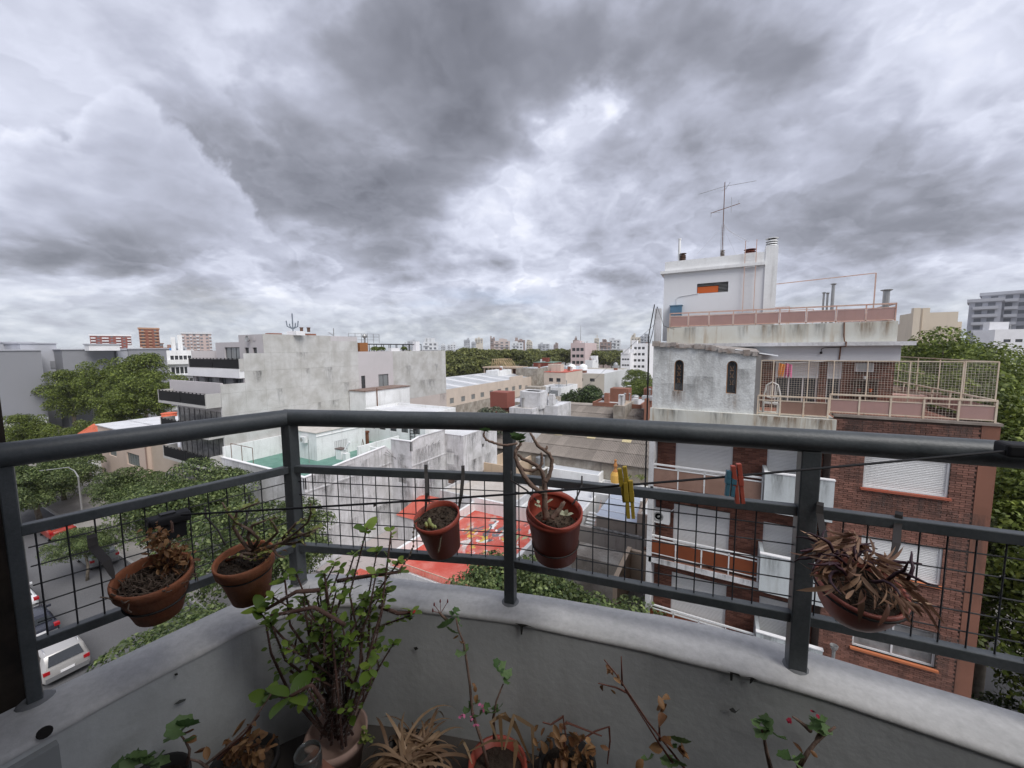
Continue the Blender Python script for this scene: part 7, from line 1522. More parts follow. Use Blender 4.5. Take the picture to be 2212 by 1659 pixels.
# ------------------------------------------------------------------ hanging pots
def leafmesh(nm, L, Wd, m_, n=6, fold=.18, curl=.15, obov=.62):
    q = MB(); L_, C_, R2_ = [], [], []
    for i in range(n+1):
        t = i/n; w = Wd/2*(math.sin(math.pi*min(1, t**(1/obov*.62) if t > 0 else 0))**.75 if 0 < t < 1 else 0.0); z = -curl*L*t*t
        C_.append((t*L, 0, z)); L_.append((t*L, w, z+fold*w)); R2_.append((t*L, -w, z+fold*w))
    q.add(L_+C_+R2_, [(i, n+1+i, n+2+i, i+1) for i in range(n)]+[(n+1+i, 2*n+2+i, 2*n+3+i, n+2+i) for i in range(n)]); return q.mesh(nm, m_, smooth=True)
def fan_leaf(nm, R, m_, lobes=7):
    q = MB(); n = 28; vs = [(0, 0, 0)]
    for ring, rr in ((0, .55), (1, 1.0)):
        for k in range(n+1):
            a = -2.6+5.2*k/n; r_ = R*rr*(1+.10*math.cos(a*lobes)*(ring)); vs.append((r_*math.cos(a), r_*math.sin(a), R*(.10 if ring == 0 else .30)+.05*R*math.cos(a*lobes*2)*rr))
    fs = [(0, 1+k, 2+k) for k in range(n)]+[(1+k, n+2+k, n+3+k, 2+k) for k in range(n)]
    q.add(vs, fs); return q.mesh(nm, m_, smooth=True)
GE = [leafmesh('leaf', l, w, GEL, 6, f, c_) for l, w, f, c_ in ((.034, .020, .2, .1), (.026, .017, .15, .2), (.042, .024, .2, .15), (.018, .012, .1, .1))]
SU = [leafmesh('leaf', l, w, SUCL, 4, .1, .1) for l, w in ((.013, .010), (.010, .008))]
GR = [fan_leaf('leaf', r_, GERL) for r_ in (.020, .026, .015)]
DL = [leafmesh('leaf', l, w, DRYB, 5, f, c_) for l, w, f, c_ in ((.03, .022, .8, .5), (.024, .016, -.6, .7), (.04, .02, .9, -.4))]
def rquat(d, roll=None):
    d = V3(d).normalized(); q_ = d.to_track_quat('X', 'Z'); 
    return (q_.to_matrix() @ Matrix.Rotation(random.uniform(-.8, .8) if roll is None else roll, 3, 'X')).to_euler()
def put(me, par, p, d, s=1., roll=None, nm='leaf'): return linked(nm, me, par, p, rquat(d, roll), (s, s, s))
def hpot(name, label, rim, bot, d, R, m_, taper=.72, style='rim', tiltdeg=0, tdir=0, H=None, soil=.03, group='flower pots hung on the railing'):
    c1 = NP(*rim, d); 
    r_ = ray(*bot); 
    H = H or .13
    up_ = V3((0, 0, 1)); cd_ = V3((-(c1-CAMO).x, -(c1-CAMO).y, 0)).normalized(); tl = Matrix.Rotation(-R_(tdir), 3, cd_*-1) @ Matrix.Rotation(R_(tiltdeg), 3, V3((0, 0, 1)).cross(cd_)); 
    root = thing(name, label, 'flower pot', c1-V3((0, 0, H)), group)
    if style == 'rim': prof = [(R*taper*.2, -H), (R*taper, -H), (R*.91, -H*.26), (R*.92, -H*.25), (R*1.0, -H*.24), (R*1.03, -.006), (R*1.02, 0), (R*.95, 0), (R*.93, -.006), (R*.86, -H*.3), (R*.8, -H*.45), (.001, -H*.45)]
    elif style == 'bowl': prof = [(.001, -H)]+[(R*math.sin(t), -H*math.cos(t)) for t in [i*math.pi/2/8 for i in range(1, 8)]]+[(R, -.012), (R*1.04, -.010), (R*1.05, 0), (R*.97, .0), (R*.93, -.03), (.001, -.04)]
    else: prof = [(R*taper*.2, -H), (R*taper, -H), (R*.97, -.02), (R*1.03, -.018), (R*1.04, 0), (R*.98, .0), (R*.95, -.02), (R*.84, -H*.45), (.001, -H*.45)]
    MB().lathe(c1, prof, 40, tl).build('pot_body', m_, root, smooth=True)
    # rough soil
    q = MB(); n = 18; rr = R*(.92 if style != 'bowl' else .9); zz = -soil
    vs = [c1+tl@V3((0, 0, zz+.004))]; 
    for j in range(1, 5):
        for k in range(n): a = 2*math.pi*k/n; vs.append(c1+tl@V3((rr*j/4*math.cos(a), rr*j/4*math.sin(a), zz+random.uniform(-.003, .004))))
    q.add(vs, [(0, 1+k, 1+(k+1) % n) for k in range(n)]+[(1+(j-1)*n+k, 1+j*n+k, 1+j*n+(k+1) % n, 1+(j-1)*n+(k+1) % n) for j in range(1, 4) for k in range(n)]); q.build('soil', SOIL, root)
    q = MB()
    for k in range(150):
        a, r2 = random.uniform(0, 6.28), rr*math.sqrt(random.random())*.95; p = c1+tl@V3((r2*math.cos(a), r2*math.sin(a), zz+random.uniform(.0, .006))); s_ = random.uniform(.002, .005)
        q.obox(p, (s_, random.uniform(-.002, .002), 0), (0, s_*.8, random.uniform(-.001, .001)), (0, 0, s_*.7))
    o = q.build('soil_crumbs', SOIL, root, kind='stuff')
    return root, c1, tl, H
def ring_on(c1, tl, H, R, f, par, r=.0022): # the wire hoop of the holder
    R = {'3': lambda: .0665*(.97-.21*f), '4': lambda: .0765*(.97-.17*f), '5': lambda: .0745, '1': lambda: .075*(.91-.29*(f-.25)/.75), '2': lambda: .072*(.91-.25*(f-.25)/.75)}[HK[0]]()+.0015
    ax = tl@V3((0, 0, 1)); torus(c1-ax*H*f, R, r, ax, HOOK, 'hoop', par, 32)
def hook(name, label, top, low, dt, dl, w=.011, band=True, over=.02):
    a, b_ = NP(*top, dt), NP(*low, dl); root = thing(name, label, 'hook', (a+b_)/2, 'pot hooks over the middle rail')
    bk = (a-CAMO); bk.z = 0; bk = bk.normalized(); sd_ = V3((-bk.y, bk.x, 0))
    pts = [a+bk*.030-V3((0, 0, .03)), a+bk*.027-V3((0, 0, .006)), a+bk*.012-V3((0, 0, .001)), a-bk*.004-V3((0, 0, .004)), a-bk*.013-V3((0, 0, .022)), a.lerp(b_, .55)-bk*.022-sd_*.004, a.lerp(b_, .85)-bk*.012-sd_*.002, b_]
    q = MB(); q.tube(pts, [1]*6+[.6, .25] if band else [1]*8, 4, True, [(-w/2, -.0012), (w/2, -.0012), (w/2, .0012), (-w/2, .0012)] if band else None, bk) if band else q.tube(pts, .0026, 6)
    q.build('strap' if band else 'wire_hook', HOOK, root)
# pot 3
HK = ['3']
r3_, c3, t3, H3 = hpot('hanging_pot', 'terracotta coloured plastic pot with tiny cactus sprouts, left of the centre post', (943, 1113), (950, 1203), .965, .0665, TERRAL, .76, 'lip', 14, 10, .125, .020)
ring_on(c3, t3, H3, .0655, .16, r3_)
for (px, py, h_, w_) in ((928, 1140, .030, .006), (921, 1140, .018, .006), (934, 1142, .016, .005), (940, 1143, .013, .004)):
    b0 = NP(px, py, .945); q = MB(); q.tube([b0, b0+V3((.002, 0, h_*.5)), b0+V3((-.001, 0, h_*.8)), b0+V3((0, 0, h_))], [w_*.7, w_, w_*.9, w_*.3], 8); q.build('cactus_sprout', mat('pale_cactus', (.36, .40, .16), .6), r3_, smooth=True)
put(SU[0], r3_, NP(945, 1143, .935), (1, .2, .1), 2.6)
for path in ([(905, 1120), (897, 1127), (893, 1150), (893, 1180), (885, 1200), (868, 1225), (858, 1238)], [(956, 1150), (952, 1165), (950, 1180), (946, 1195)]):
    q = MB(); P_ = [NP(*p, .93-.004*i) for i, p in enumerate(path)]; q.tube(P_, .0012, 4)
    for i in range(len(P_)-1):
        for t in (0, .33, .66): p = P_[i].lerp(P_[i+1], t); q.lathe(p, [(.001, -.004), (.0034, -.001), (.003, .002), (.0006, .005)], 5)
    q.build('trailing_strand', mat('dry_strand', (.11, .085, .06), .9), r3_)
hook('pot_hook', 'left strap hook of the cactus sprout pot', (920, 1006), (918, 1106), 1.03, .99); hook('pot_hook', 'right strap hook of the cactus sprout pot', (1000, 1008), (988, 1112), 1.03, 1.0)
# pot 4
HK[0] = '4'
r4_, c4, t4, H4 = hpot('hanging_pot', 'cracked terracotta plastic pot with tall twisted bare stems, right of the centre post', (1197, 1103), (1200, 1212), .90, .0765, TERRAL, .80, 'lip', 13, 2, .145, .045)
ring_on(c4, t4, H4, .071, .72, r4_)
MB().lathe(c4+V3((.004, -.004, .006)), [(.066, -.05), (.0755, -.012), (.0775, .004), (.0755, .006), (.072, -.01)], 36, Matrix.Rotation(R_(14), 3, 'Y')@t4, False).build('inner_liner', TERRAL, r4_, smooth=True)
tw_ = lambda L_, d: [NP(*K('s2', *p), d) for p in L_]
ST4 = ([[(1110, 790), (1098, 700), (1094, 600), (1095, 490)], .90, [.0115, .009, .008, .007]], [[(1100, 590), (1040, 565), (985, 520), (930, 450), (890, 370), (862, 300), (868, 250), (885, 215)], .89, [.0075, .007, .007, .0065, .006, .0055, .005, .004]],
       [[(1095, 500), (1075, 420), (1040, 375), (980, 340), (920, 315), (880, 280)], .92, [.007, .006, .006, .005, .0045, .004]], [[(1098, 500), (1130, 455), (1150, 380), (1152, 320), (1130, 275), (1090, 245), (1040, 210), (1005, 150), (978, 108)], .885, [.0065, .006, .0055, .005, .005, .005, .0048, .004, .003]],
       [[(1050, 390), (1000, 412), (940, 405), (912, 385), (905, 365)], .905, [.0045, .004, .004, .0035, .003]], [[(1040, 400), (1075, 350), (1072, 300), (1068, 265)], .88, [.005, .0045, .004, .003]], [[(1098, 250), (1110, 232), (1116, 213)], .885, [.004, .0035, .0025]],
       [[(1150, 790), (1200, 735), (1255, 655)], .875, [.007, .007, .006]], [[(880, 190), (800, 208), (745, 204), (680, 185), (632, 165), (612, 130), (618, 95)], .93, [.0035, .0035, .0038, .0038, .0035, .003, .002]], [[(880, 240), (905, 200), (910, 170)], .89, [.004, .004, .002]])
for L_, d, rr in ST4:
    P_ = tw_(L_, d); Q = []; Rr = []
    for i in range(len(P_)-1):
        for k in range(4): t = k/4; Q.append(P_[i].lerp(P_[i+1], t)+V3((random.uniform(-1, 1), random.uniform(-1, 1), random.uniform(-1, 1)))*.0009); Rr.append((rr[i]+(rr[i+1]-rr[i])*t)*(1.12 if k == 0 else random.uniform(.9, 1.02)))
    Q.append(P_[-1]); Rr.append(rr[-1]*.6); MB().tube(Q, Rr, 8).build('stem', STEMB, r4_, smooth=True)
for (sx_, sy_, d, s_) in ((880, 150, .89, 1.0), (905, 145, .885, .8), (865, 165, .892, .7), (640, 95, .93, .6), (610, 95, .93, .55), (915, 185, .89, .5)):
    put(GR[0], r4_, NP(*K('s2', sx_, sy_), d), (random.uniform(-1, 1), -.5, .4), s_*1.1)
fm_ = leafmesh('leaf', .022, .02, mat('pale_succulent', (.38, .38, .26), .5), 5, .1, .1)
for (sx_, sy_, dx, s_) in ((1255, 765, -1, 1.2), (1258, 765, 1, 1.1), (1258, 765, .1, .8), (1110, 665, .6, 1.0), (1040, 690, -.8, .5), (1050, 670, -.3, .5), (1060, 700, -.6, .5), (1030, 700, .5, .5)): put(fm_, r4_, NP(*K('s2', sx_, sy_), .875), (dx, .2, .5), s_, 0)
hook('pot_hook', 'left wire hook of the twisted stem pot', (1104, 1020), (1160, 1082), 1.0, .93, .006, False); hook('pot_hook', 'right wire hook of the twisted stem pot', (1257, 1031), (1236, 1090), .985, .92, .006, False)
HK[0] = '5'
# pot 5 : bowl of dried purple foliage
r5_, c5, t5, H5 = hpot('hanging_pot', 'pink plastic bowl heaped with dry brown leaves and purple stems at the right', (1858, 1262), (1870, 1370), .665, .073, PINKPOT, .7, 'bowl', 15, -9, .105, .012)
ring_on(c5, t5, H5, .0745, .10, r5_, .003)
strip = [leafmesh('leaf', l, w, DRYR, 6, .35, c_) for l, w, c_ in ((.05, .010, .5), (.042, .008, -.4), (.06, .011, .8), (.035, .009, .2))]
for k in range(270):
    a = random.uniform(0, 6.28); r2 = .074*math.sqrt(random.random()); hgt = .075*(1-(r2/.078)**2)+random.uniform(-.01, .012)+.035*max(0, math.cos(a-2.6))
    p = c5+V3((r2*math.cos(a), r2*math.sin(a), hgt*.9)); d = V3((math.cos(a)+random.uniform(-.7, .7), math.sin(a)+random.uniform(-.7, .7), random.uniform(-1.0, -.05))); put(strip[k % 4], r5_, p, d, random.uniform(.5, .95), random.uniform(-3, 3))
for k in range(26):
    a = random.uniform(0, 6.28); r2 = .07*math.sqrt(random.random()); p = c5+V3((r2*math.cos(a), r2*math.sin(a), .04)); P_ = [p]; d = V3((math.cos(a), math.sin(a), 1.0)).normalized()
    for j in range(5): d = (d+V3((random.uniform(-.6, .6), random.uniform(-.6, .6), random.uniform(-.7, .35)))).normalized(); P_.append(P_[-1]+d*.014)
    MB().tube(P_, [.003, .0034, .003, .0028, .002, .0012], 5).build('purple_stem', PURP, r5_, smooth=True)
for L_ in ([(1765, 1158), (1780, 1166), (1790, 1172), (1796, 1182), (1800, 1195)],): MB().tube([NP(*p, .655) for p in L_], [.0015, .0035, .004, .003, .002], 6).build('purple_stem', PURP, r5_, smooth=True)
hook('pot_hook', 'left black strap hook of the pink bowl beside the post', (1772, 1088), (1778, 1210), .80, .70, .014); hook('pot_hook', 'right black strap hook of the pink bowl', (1942, 1108), (1922, 1218), .775, .70, .014)
HK[0] = '1'
# pot 1 : big clay pot with dead plant
r1_, c1_, t1_, H1 = hpot('hanging_pot', 'wide terracotta bowl pot with dead tangled plant at the far left', (330, 1238), (315, 1345), .775, .075, TERRA, .62, 'rim', 12, 3, .115, .026)
ring_on(c1_, t1_, H1, .064, .58, r1_, .003)
q = MB()
for k in range(210):
    a = random.uniform(0, 6.28); r2 = .066*math.sqrt(random.random()); p = c1_+V3((r2*math.cos(a), r2*math.sin(a), -.025)); P_ = [p]; d = V3((random.uniform(-1, 1), random.uniform(-1, 1), random.uniform(0, .6))).normalized()
    for j in range(3): d = (d+V3((random.uniform(-.8, .8), random.uniform(-.8, .8), random.uniform(-.5, .5)))).normalized(); P_.append(P_[-1]+d*.012)
    q.tube(P_, random.uniform(.0008, .0018), 4)
q.build('dead_twigs', mat('dead_twig', (.16, .12, .09), .95, (.07, .05, .04), 40, .7), r1_, kind='stuff')
for k in range(280):
    f = (k % 3); px, py = ((345+random.gauss(0, 14), 1165+random.gauss(0, 14)), (375+random.gauss(0, 16), 1190+random.gauss(0, 12)), (365+random.gauss(0, 22), 1215+random.gauss(0, 14)))[f]
    put(DL[k % 3], r1_, NP(px, py, .80+random.gauss(0, .02)), (random.uniform(-1, 1), random.uniform(-1, 1), random.uniform(-1, 1)), random.uniform(.25, .55))
for L_ in ([(365, 1240), (362, 1200), (348, 1160)], [(365, 1235), (385, 1205), (395, 1182)], [(350, 1240), (352, 1200), (370, 1170)], [(372, 1150), (371, 1130), (368, 1125)]): MB().tube([NP(*p, .80) for p in L_], [.004, .003, .002], 5).build('stem', STEM, r1_)
hook('pot_hook', 'broad black strap hook of the far left clay bowl', (198, 1158), (246, 1250), .80, .75, .017)
HK[0] = '2'
# pot 2 : clay pot with small leaved jade bush
r2_, c2_, t2_, H2 = hpot('hanging_pot', 'small terracotta pot with spreading small leaved succulent beside the corner post', (527, 1203), (525, 1298), .90, .072, TERRA, .66, 'rim', 9, 5, .13, .02)
ring_on(c2_, t2_, H2, .0665, .30, r2_, .0022)
br = [[(550, 1195), (575, 1185), (610, 1172), (640, 1150), (665, 1128), (672, 1108), (670, 1088)], [(545, 1190), (560, 1165), (540, 1145), (512, 1130), (492, 1108), (480, 1085)], [(550, 1190), (580, 1170), (600, 1150), (590, 1130), (580, 1118)], [(560, 1185), (600, 1180), (640, 1160), (668, 1150), (690, 1140)],
      [(540, 1190), (520, 1165), (505, 1140), (512, 1105), (535, 1095), (560, 1085)], [(555, 1190), (585, 1180), (600, 1200), (615, 1205)], [(500, 1205), (530, 1195), (560, 1200), (580, 1190)], [(490, 1210), (520, 1200), (545, 1210), (560, 1195)], [(600, 1172), (625, 1175), (650, 1170), (660, 1178)], [(545, 1185), (535, 1160), (545, 1135), (572, 1125), (600, 1118)], [(640, 1150), (665, 1158), (680, 1148)], [(610, 1165), (640, 1130), (660, 1120)]]
tips = []
for L_ in br:
    d0 = .90; P_ = [NP(*p, d0-.012*i+random.uniform(-.01, .01)) for i, p in enumerate(L_)]; n = len(P_); MB().tube(P_, [.0055-.0038*i/(n-1) for i in range(n)], 6).build('stem', STEMB, r2_, smooth=True)
    for i in range(1, n):
        for k in range(6): tips.append((P_[i-1].lerp(P_[i], random.random()), i))
random.shuffle(tips)
for p, i in tips[:220]: put(SU[i % 2], r2_, p+V3((random.uniform(-1, 1), random.uniform(-1, 1), random.uniform(-1, 1)))*.005, (random.uniform(-1, 1), random.uniform(-1, 1), random.uniform(-.3, 1)), random.uniform(.7, 1.25))
for k in range(24): put(DL[k % 3], r2_, NP(578+random.gauss(0, 12), 1192+random.gauss(0, 10), .87), (random.uniform(-1, 1), random.uniform(-1, 1), random.uniform(-1, 1)), random.uniform(.2, .45))
hook('pot_hook', 'left wire hook of the small succulent pot', (443, 1098), (487, 1178), .97, .93, .006, False); hook('pot_hook', 'right wire hook of the small succulent pot', (538, 1072), (518, 1165), .98, .93, .006, False)
# ------------------------------------------------------------------ plants standing on the balcony floor
# crown of thorns
CT = thing('crown_of_thorns', 'tall thorny bush with round green leaves in the balcony corner', 'plant', NP(725, 1600, .93))
base = NP(728, 1600, .97)
tipl = [((793, 1140), .93), ((845, 1150), .95), ((725, 1215), .95), ((615, 1250), .88), ((556, 1318), .86), ((700, 1235), .93), ((860, 1215), .96), ((885, 1330), .93), ((640, 1240), .90), ((800, 1440), .90), ((580, 1500), .84), ((585, 1345), .86), ((765, 1200), .97), ((672, 1380), .88), ((835, 1280), .97), ((815, 1190), .95), ((740, 1290), .92), ((655, 1290), .89), ((700, 1330), .87), ((780, 1330), .92), ((850, 1390), .95), ((620, 1400), .87), ((590, 1290), .86), ((755, 1380), .88), ((812, 1240), .93), ((690, 1270), .96)]
th = MB(); leafn = 0
def spiny(P_, rr, n=4):
    Q, Rr = [], []
    for i in range(len(P_)-1):
        for k in range(n): t = k/n; Q.append(P_[i].lerp(P_[i+1], t)); Rr.append(rr[i]+(rr[i+1]-rr[i])*t)
    Q.append(P_[-1]); Rr.append(rr[-1]); MB().tube(Q, Rr, 7).build('stem', STEM, CT, smooth=True)
    for i in range(len(Q)-1):
        for k in range(int((Q[i+1]-Q[i]).length/.0035)):
            t = random.random(); p = Q[i].lerp(Q[i+1], t); ax = (Q[i+1]-Q[i]).normalized(); d = ax.orthogonal().normalized(); d = (Matrix.Rotation(random.uniform(0, 6.28), 3, ax)@d+ax*.15).normalized(); r0 = Rr[i]; l_ = random.uniform(.006, .013); e = ax*.0008; f_ = ax.cross(d)*.0008
            th.add([p+d*r0*.8+e, p+d*r0*.8-e*.5+f_, p+d*r0*.8-e*.5-f_, p+d*(r0+l_)], [(0, 1, 3), (1, 2, 3), (2, 0, 3)])
extra = []
for i in range(18):
    a_, c_ = random.choice(tipl), random.choice(tipl); t = random.random(); extra.append(((a_[0][0]*t+c_[0][0]*(1-t)+random.uniform(-14, 14), a_[0][1]*t+c_[0][1]*(1-t)+random.uniform(-10, 50)), .86+random.random()*.12))
moreleaf = MB()
def addleaf(p, d, s_):
    me = random.choice(GE); M_ = Matrix.LocRotScale(p, rquat(d), V3((s_,)*3)); moreleaf.add([M_@v.co for v in me.vertices], [tuple(q_.vertices) for q_ in me.polygons])
for k, (tp, d) in enumerate(tipl+extra):
    T_ = NP(*tp, d); b0 = base+V3((random.uniform(-.045, .045), random.uniform(-.03, .03), random.uniform(.0, .04)))
    m1 = b0.lerp(T_, .35)+V3((random.uniform(-.065, .065), random.uniform(-.04, .04), random.uniform(.0, .07))); m2 = b0.lerp(T_, .7)+V3((random.uniform(-.06, .06), random.uniform(-.04, .04), random.uniform(-.03, .06))); r0 = random.uniform(.0034, .0046)
    spiny([b0, m1, m2, T_], [r0, r0*.9, r0*.75, r0*.55], 5)
    # leaf rosette at the tip and scattered leaves on the upper stem
    big_ = 1.5 if k in (0, 4, 10, 9) else 1.0
    for j in range(7 if k != 1 else 4):
        a = j*2.4+k; dd = V3((math.cos(a), math.sin(a), random.uniform(.0, .8)))
        if k < len(tipl): put(GE[(j+k) % 4], CT, T_+V3((0, 0, random.uniform(-.012, .006))), dd, random.uniform(.6, .95)*big_)
        else: addleaf(T_+V3((0, 0, random.uniform(-.012, .006))), dd, random.uniform(.45, .85))
    for j in range(15):
        t = random.uniform(.25, .95); p = m1.lerp(m2, t*1.6) if t < .62 else m2.lerp(T_, (t-.62)/.38); a = random.uniform(0, 6.28)
        addleaf(p+V3((math.cos(a), math.sin(a), 0))*.006, (math.cos(a), math.sin(a), random.uniform(-.2, .7)), random.uniform(.4, .85))
for (p0, p1, p2, d) in (((690, 1275), (640, 1278), (565, 1322), .87), ((745, 1350), (680, 1312), (585, 1330), .85), ((700, 1520), (672, 1480), (626, 1505), .83), ((820, 1310), (860, 1325), (893, 1322), .92), ((730, 1255), (790, 1245), (866, 1235), .95)):
    spiny([NP(*p0, d+.03), NP(*p1, d), NP(*p2, d)], [.006, .0055, .0042], 6)
    for j in range(4): a = j*1.7; put(GE[2 if d < .84 else j % 4], CT, NP(*p2, d), (math.cos(a), math.sin(a), .3), (1.75 if d < .84 else 1.0))
th.build('thorns', THORN, CT, kind='stuff'); moreleaf.build('small_leaves', GEL, CT, smooth=True, kind='stuff')
for (px, py) in ((893, 1320), (888, 1324)): put(leafmesh('petal', .010, .009, REDF, 3, .1, .1), CT, NP(px, py, .915), (random.uniform(-1, 1), -.4, .3), 1.3, nm='petal')
pc_ = NP(728, 1600, .985); ptc = thing('tall_pot', 'pale pinkish conical pot holding the thorny bush', 'flower pot', (pc_.x, pc_.y, ZF)); hh_ = NP(735, 1590, .97).z-ZF
MB().lathe((pc_.x, pc_.y, ZF), [(.055, 0), (.06, 0), (.082, hh_-.03), (.088, hh_-.028), (.090, hh_), (.082, hh_), (.078, hh_-.03), (.001, hh_-.035)], 36).build('pot_body', mat('pale_clay', (.40, .27, .22), .8, (.30, .2, .16), 6, .7), ptc, smooth=True)
jr = NP(664, 1622, .84); gj = thing('glass_jar', 'upturned clear glass jar in front of the thorny bush pot', 'jar', jr)
gmat = bpy.data.materials.new('clear_glass'); gmat.use_nodes = True; gp = gmat.node_tree.nodes['Principled BSDF']; gp.inputs['Base Color'].default_value = (.75, .78, .76, 1); gp.inputs['Transmission Weight'].default_value = .92; gp.inputs['Roughness'].default_value = .05
MB().lathe(jr-V3((0, 0, .08)), [(.030, 0), (.033, .004), (.034, .06), (.031, .072), (.0315, .078), (.029, .078), (.030, .060), (.029, .008), (.001, .006)], 32).build('glass_body', gmat, gj, smooth=True); torus(jr-V3((0, 0, .004)), .031, .0014, (0, 0, 1), gmat, 'glass_rim', gj)
MB().box(jr.x-.05, jr.x+.05, jr.y-.05, jr.y+.05, ZF, jr.z-.082).build('brick_stand', BRICKO, label='clay block under the glass jar', cat='block')
# helpers for floor plants
def fpot(label, px, py, d, R, m_):
    c_ = NP(px, py, d); h_ = max(.06, c_.z-ZF); r_ = thing('floor_pot', label, 'flower pot', (c_.x, c_.y, ZF)); MB().lathe((c_.x, c_.y, ZF), [(R*.7, 0), (R, h_-.02), (R*1.06, h_-.02), (R*1.06, h_), (R*.97, h_), (R*.93, h_-.03), (.001, h_-.03)], 30).build('pot_body', m_, r_, smooth=True)
    MB().lathe((c_.x, c_.y, ZF), [(.01, h_-.028), (R*.9, h_-.026), (.01, h_-.02)], 14).build('soil', SOIL, r_); return r_, c_
PD = mat('dark_plastic_pot', (.03, .028, .027), .6)
fp1, f1 = fpot('dark pot of the dry spider plant', 885, 1640, .93, .085, PD)
SPD = thing('dry_spider_plant', 'dry straw coloured spider plant spraying over its pot', 'plant', f1)
def blade(L_, w, curl, m_):
    q = MB(); n = 8; a_, b_ = [], []
    ang = .9; x = z = 0
    for i in range(n+1):
        t = i/n; ww = w*(math.sin(math.pi*(.12+.86*t))**.6); a_.append((x, ww/2, z+.18*ww)); b_.append((x, -ww/2, z+.18*ww)); ang -= curl/n; x += L_/n*math.cos(ang); z += L_/n*math.sin(ang)
    q.add(a_+b_, [(i, n+1+i, n+2+i, i+1) for i in range(n)]); return q.mesh('leaf', m_, smooth=True)
BL = [blade(l, w, c_, DRYS) for l, w, c_ in ((.16, .010, 2.4), (.19, .009, 2.0), (.13, .011, 2.9), (.15, .009, 1.4), (.11, .010, 3.6))]
for k in range(150):
    a = random.uniform(0, 6.28); p = f1+V3((random.gauss(0, .03), random.gauss(0, .03), -.005)); o = linked('leaf', BL[k % 5], SPD, p, (random.uniform(-.5, .5), random.uniform(-.25, .35), a), (random.uniform(.6, 1.1),)*3)
fp2, f2_ = fpot('reddish pot under the long stemmed geranium', 1075, 1650, .92, .08, TERRAL)
def geran(name, label, stems, leaves_, petals=(), dead=(), m_=STEMB, buds=(), d=.93, rad=.005):
    g_ = thing(name, label, 'plant', NP(*stems[0][0], d))
    for L_ in stems: P_ = [NP(*p, d-.004*i) for i, p in enumerate(L_)]; n = len(P_); MB().tube(P_, [rad*(1-.55*i/max(1, n-1))*random.uniform(.92, 1.08) for i in range(n)], 7).build('stem', m_, g_, smooth=True)
    for (px, py, s_) in leaves_: put(GR[random.randrange(3)], g_, NP(px, py, d-.01+random.uniform(-.01, .01)), (random.uniform(-1, 1), -.6, random.uniform(-.2, .8)), s_)
    for (px, py, m2) in petals:
        me = leafmesh('petal', .011, .008, m2, 3, .1, .1)
        for k in range(4): put(me, g_, NP(px+random.uniform(-3, 3), py+random.uniform(-5, 5), d-.02), (random.uniform(-1, 1), -.5, random.uniform(-1, 1)), 1., nm='petal')
    for (px, py, s_) in dead: put(DL[random.randrange(3)], g_, NP(px, py, d-.01+random.uniform(-.012, .012)), (random.uniform(-1, 1), random.uniform(-1, .2), random.uniform(-1, .6)), s_)
    for (p0, p1) in buds:
        q = MB(); a, b_ = NP(*p0, d), NP(*p1, d); q.tube([a, b_], .0009, 4); q.lathe(b_, [(.0008, -.004), (.0026, 0), (.002, .005), (.0004, .009)], 6); q.build('bud', BUDF, g_)
    return g_
geran('geranium', 'leggy geranium with a long bare stem and leaf tuft before the centre parapet', [[(1055, 1659), (1040, 1600), (1020, 1540), (1015, 1480), (1008, 1430), (1002, 1390), (990, 1360), (985, 1335)], [(1068, 1600), (1066, 1550), (1072, 1515), (1087, 1478)], [(968, 1342), (955, 1330), (948, 1322)]],
      [(978, 1330, 1.0), (990, 1345, 1.0), (965, 1352, 1.0), (975, 1365, 1.1), (985, 1322, .9), (1000, 1408, .8), (1075, 1440, 1.0), (1090, 1448, 1.1), (1095, 1470, .8), (1012, 1530, 1.1), (1035, 1545, 1.1), (1060, 1540, 1.0), (1050, 1530, .9), (1075, 1530, .9), (1025, 1520, .8)],
      [(1000, 1544, PINKF), (1043, 1525, PINKF), (1030, 1562, PINKF), (1020, 1548, PINKF)], [(990, 1372, .8), (993, 1385, .7), (1024, 1482, .7), (1032, 1500, .7), (1020, 1475, .5)], STEMB, [((952, 1325), (938, 1307)), ((952, 1325), (951, 1300)), ((952, 1325), (967, 1300)), ((952, 1325), (935, 1320))])
lb_ = thing('dry_long_leaves', 'tall drooping dry blades right of the long stemmed geranium', 'plant', NP(1100, 1659, .93))
for (p0, p1, p2, p3, w) in (((1085, 1620), (1080, 1545), (1110, 1560), (1150, 1650), .013), ((1090, 1620), (1110, 1545), (1150, 1570), (1152, 1659), .012), ((1075, 1600), (1060, 1560), (1090, 1540), (1130, 1600), .010), ((1110, 1659), (1115, 1615), (1112, 1600), (1125, 1610), .014), ((1010, 1625), (1060, 1600), (1110, 1600), (1130, 1640), .008), ((1020, 1650), (1010, 1620), (1000, 1600), (990, 1612), .008)):
    q = MB(); P_ = [NP(*p, .90+.01*i) for i, p in enumerate((p0, p1, p2, p3))]; Q = []
    for i in range(3):
        for k in range(4): Q.append(P_[i].lerp(P_[i+1], k/4))
    Q.append(P_[-1]); n = len(Q); a_, b_ = [], []
    for i, p in enumerate(Q): dd = (Q[min(i+1, n-1)]-Q[max(0, i-1)]).normalized(); sd_ = dd.cross(FW).normalized()*w*.5*math.sin(math.pi*(.1+.85*i/(n-1))); a_.append(p+sd_); b_.append(p-sd_)
    q.add(a_+b_, [(i, n+i, n+i+1, i+1) for i in range(n-1)]); q.build('leaf', DRYL, lb_)
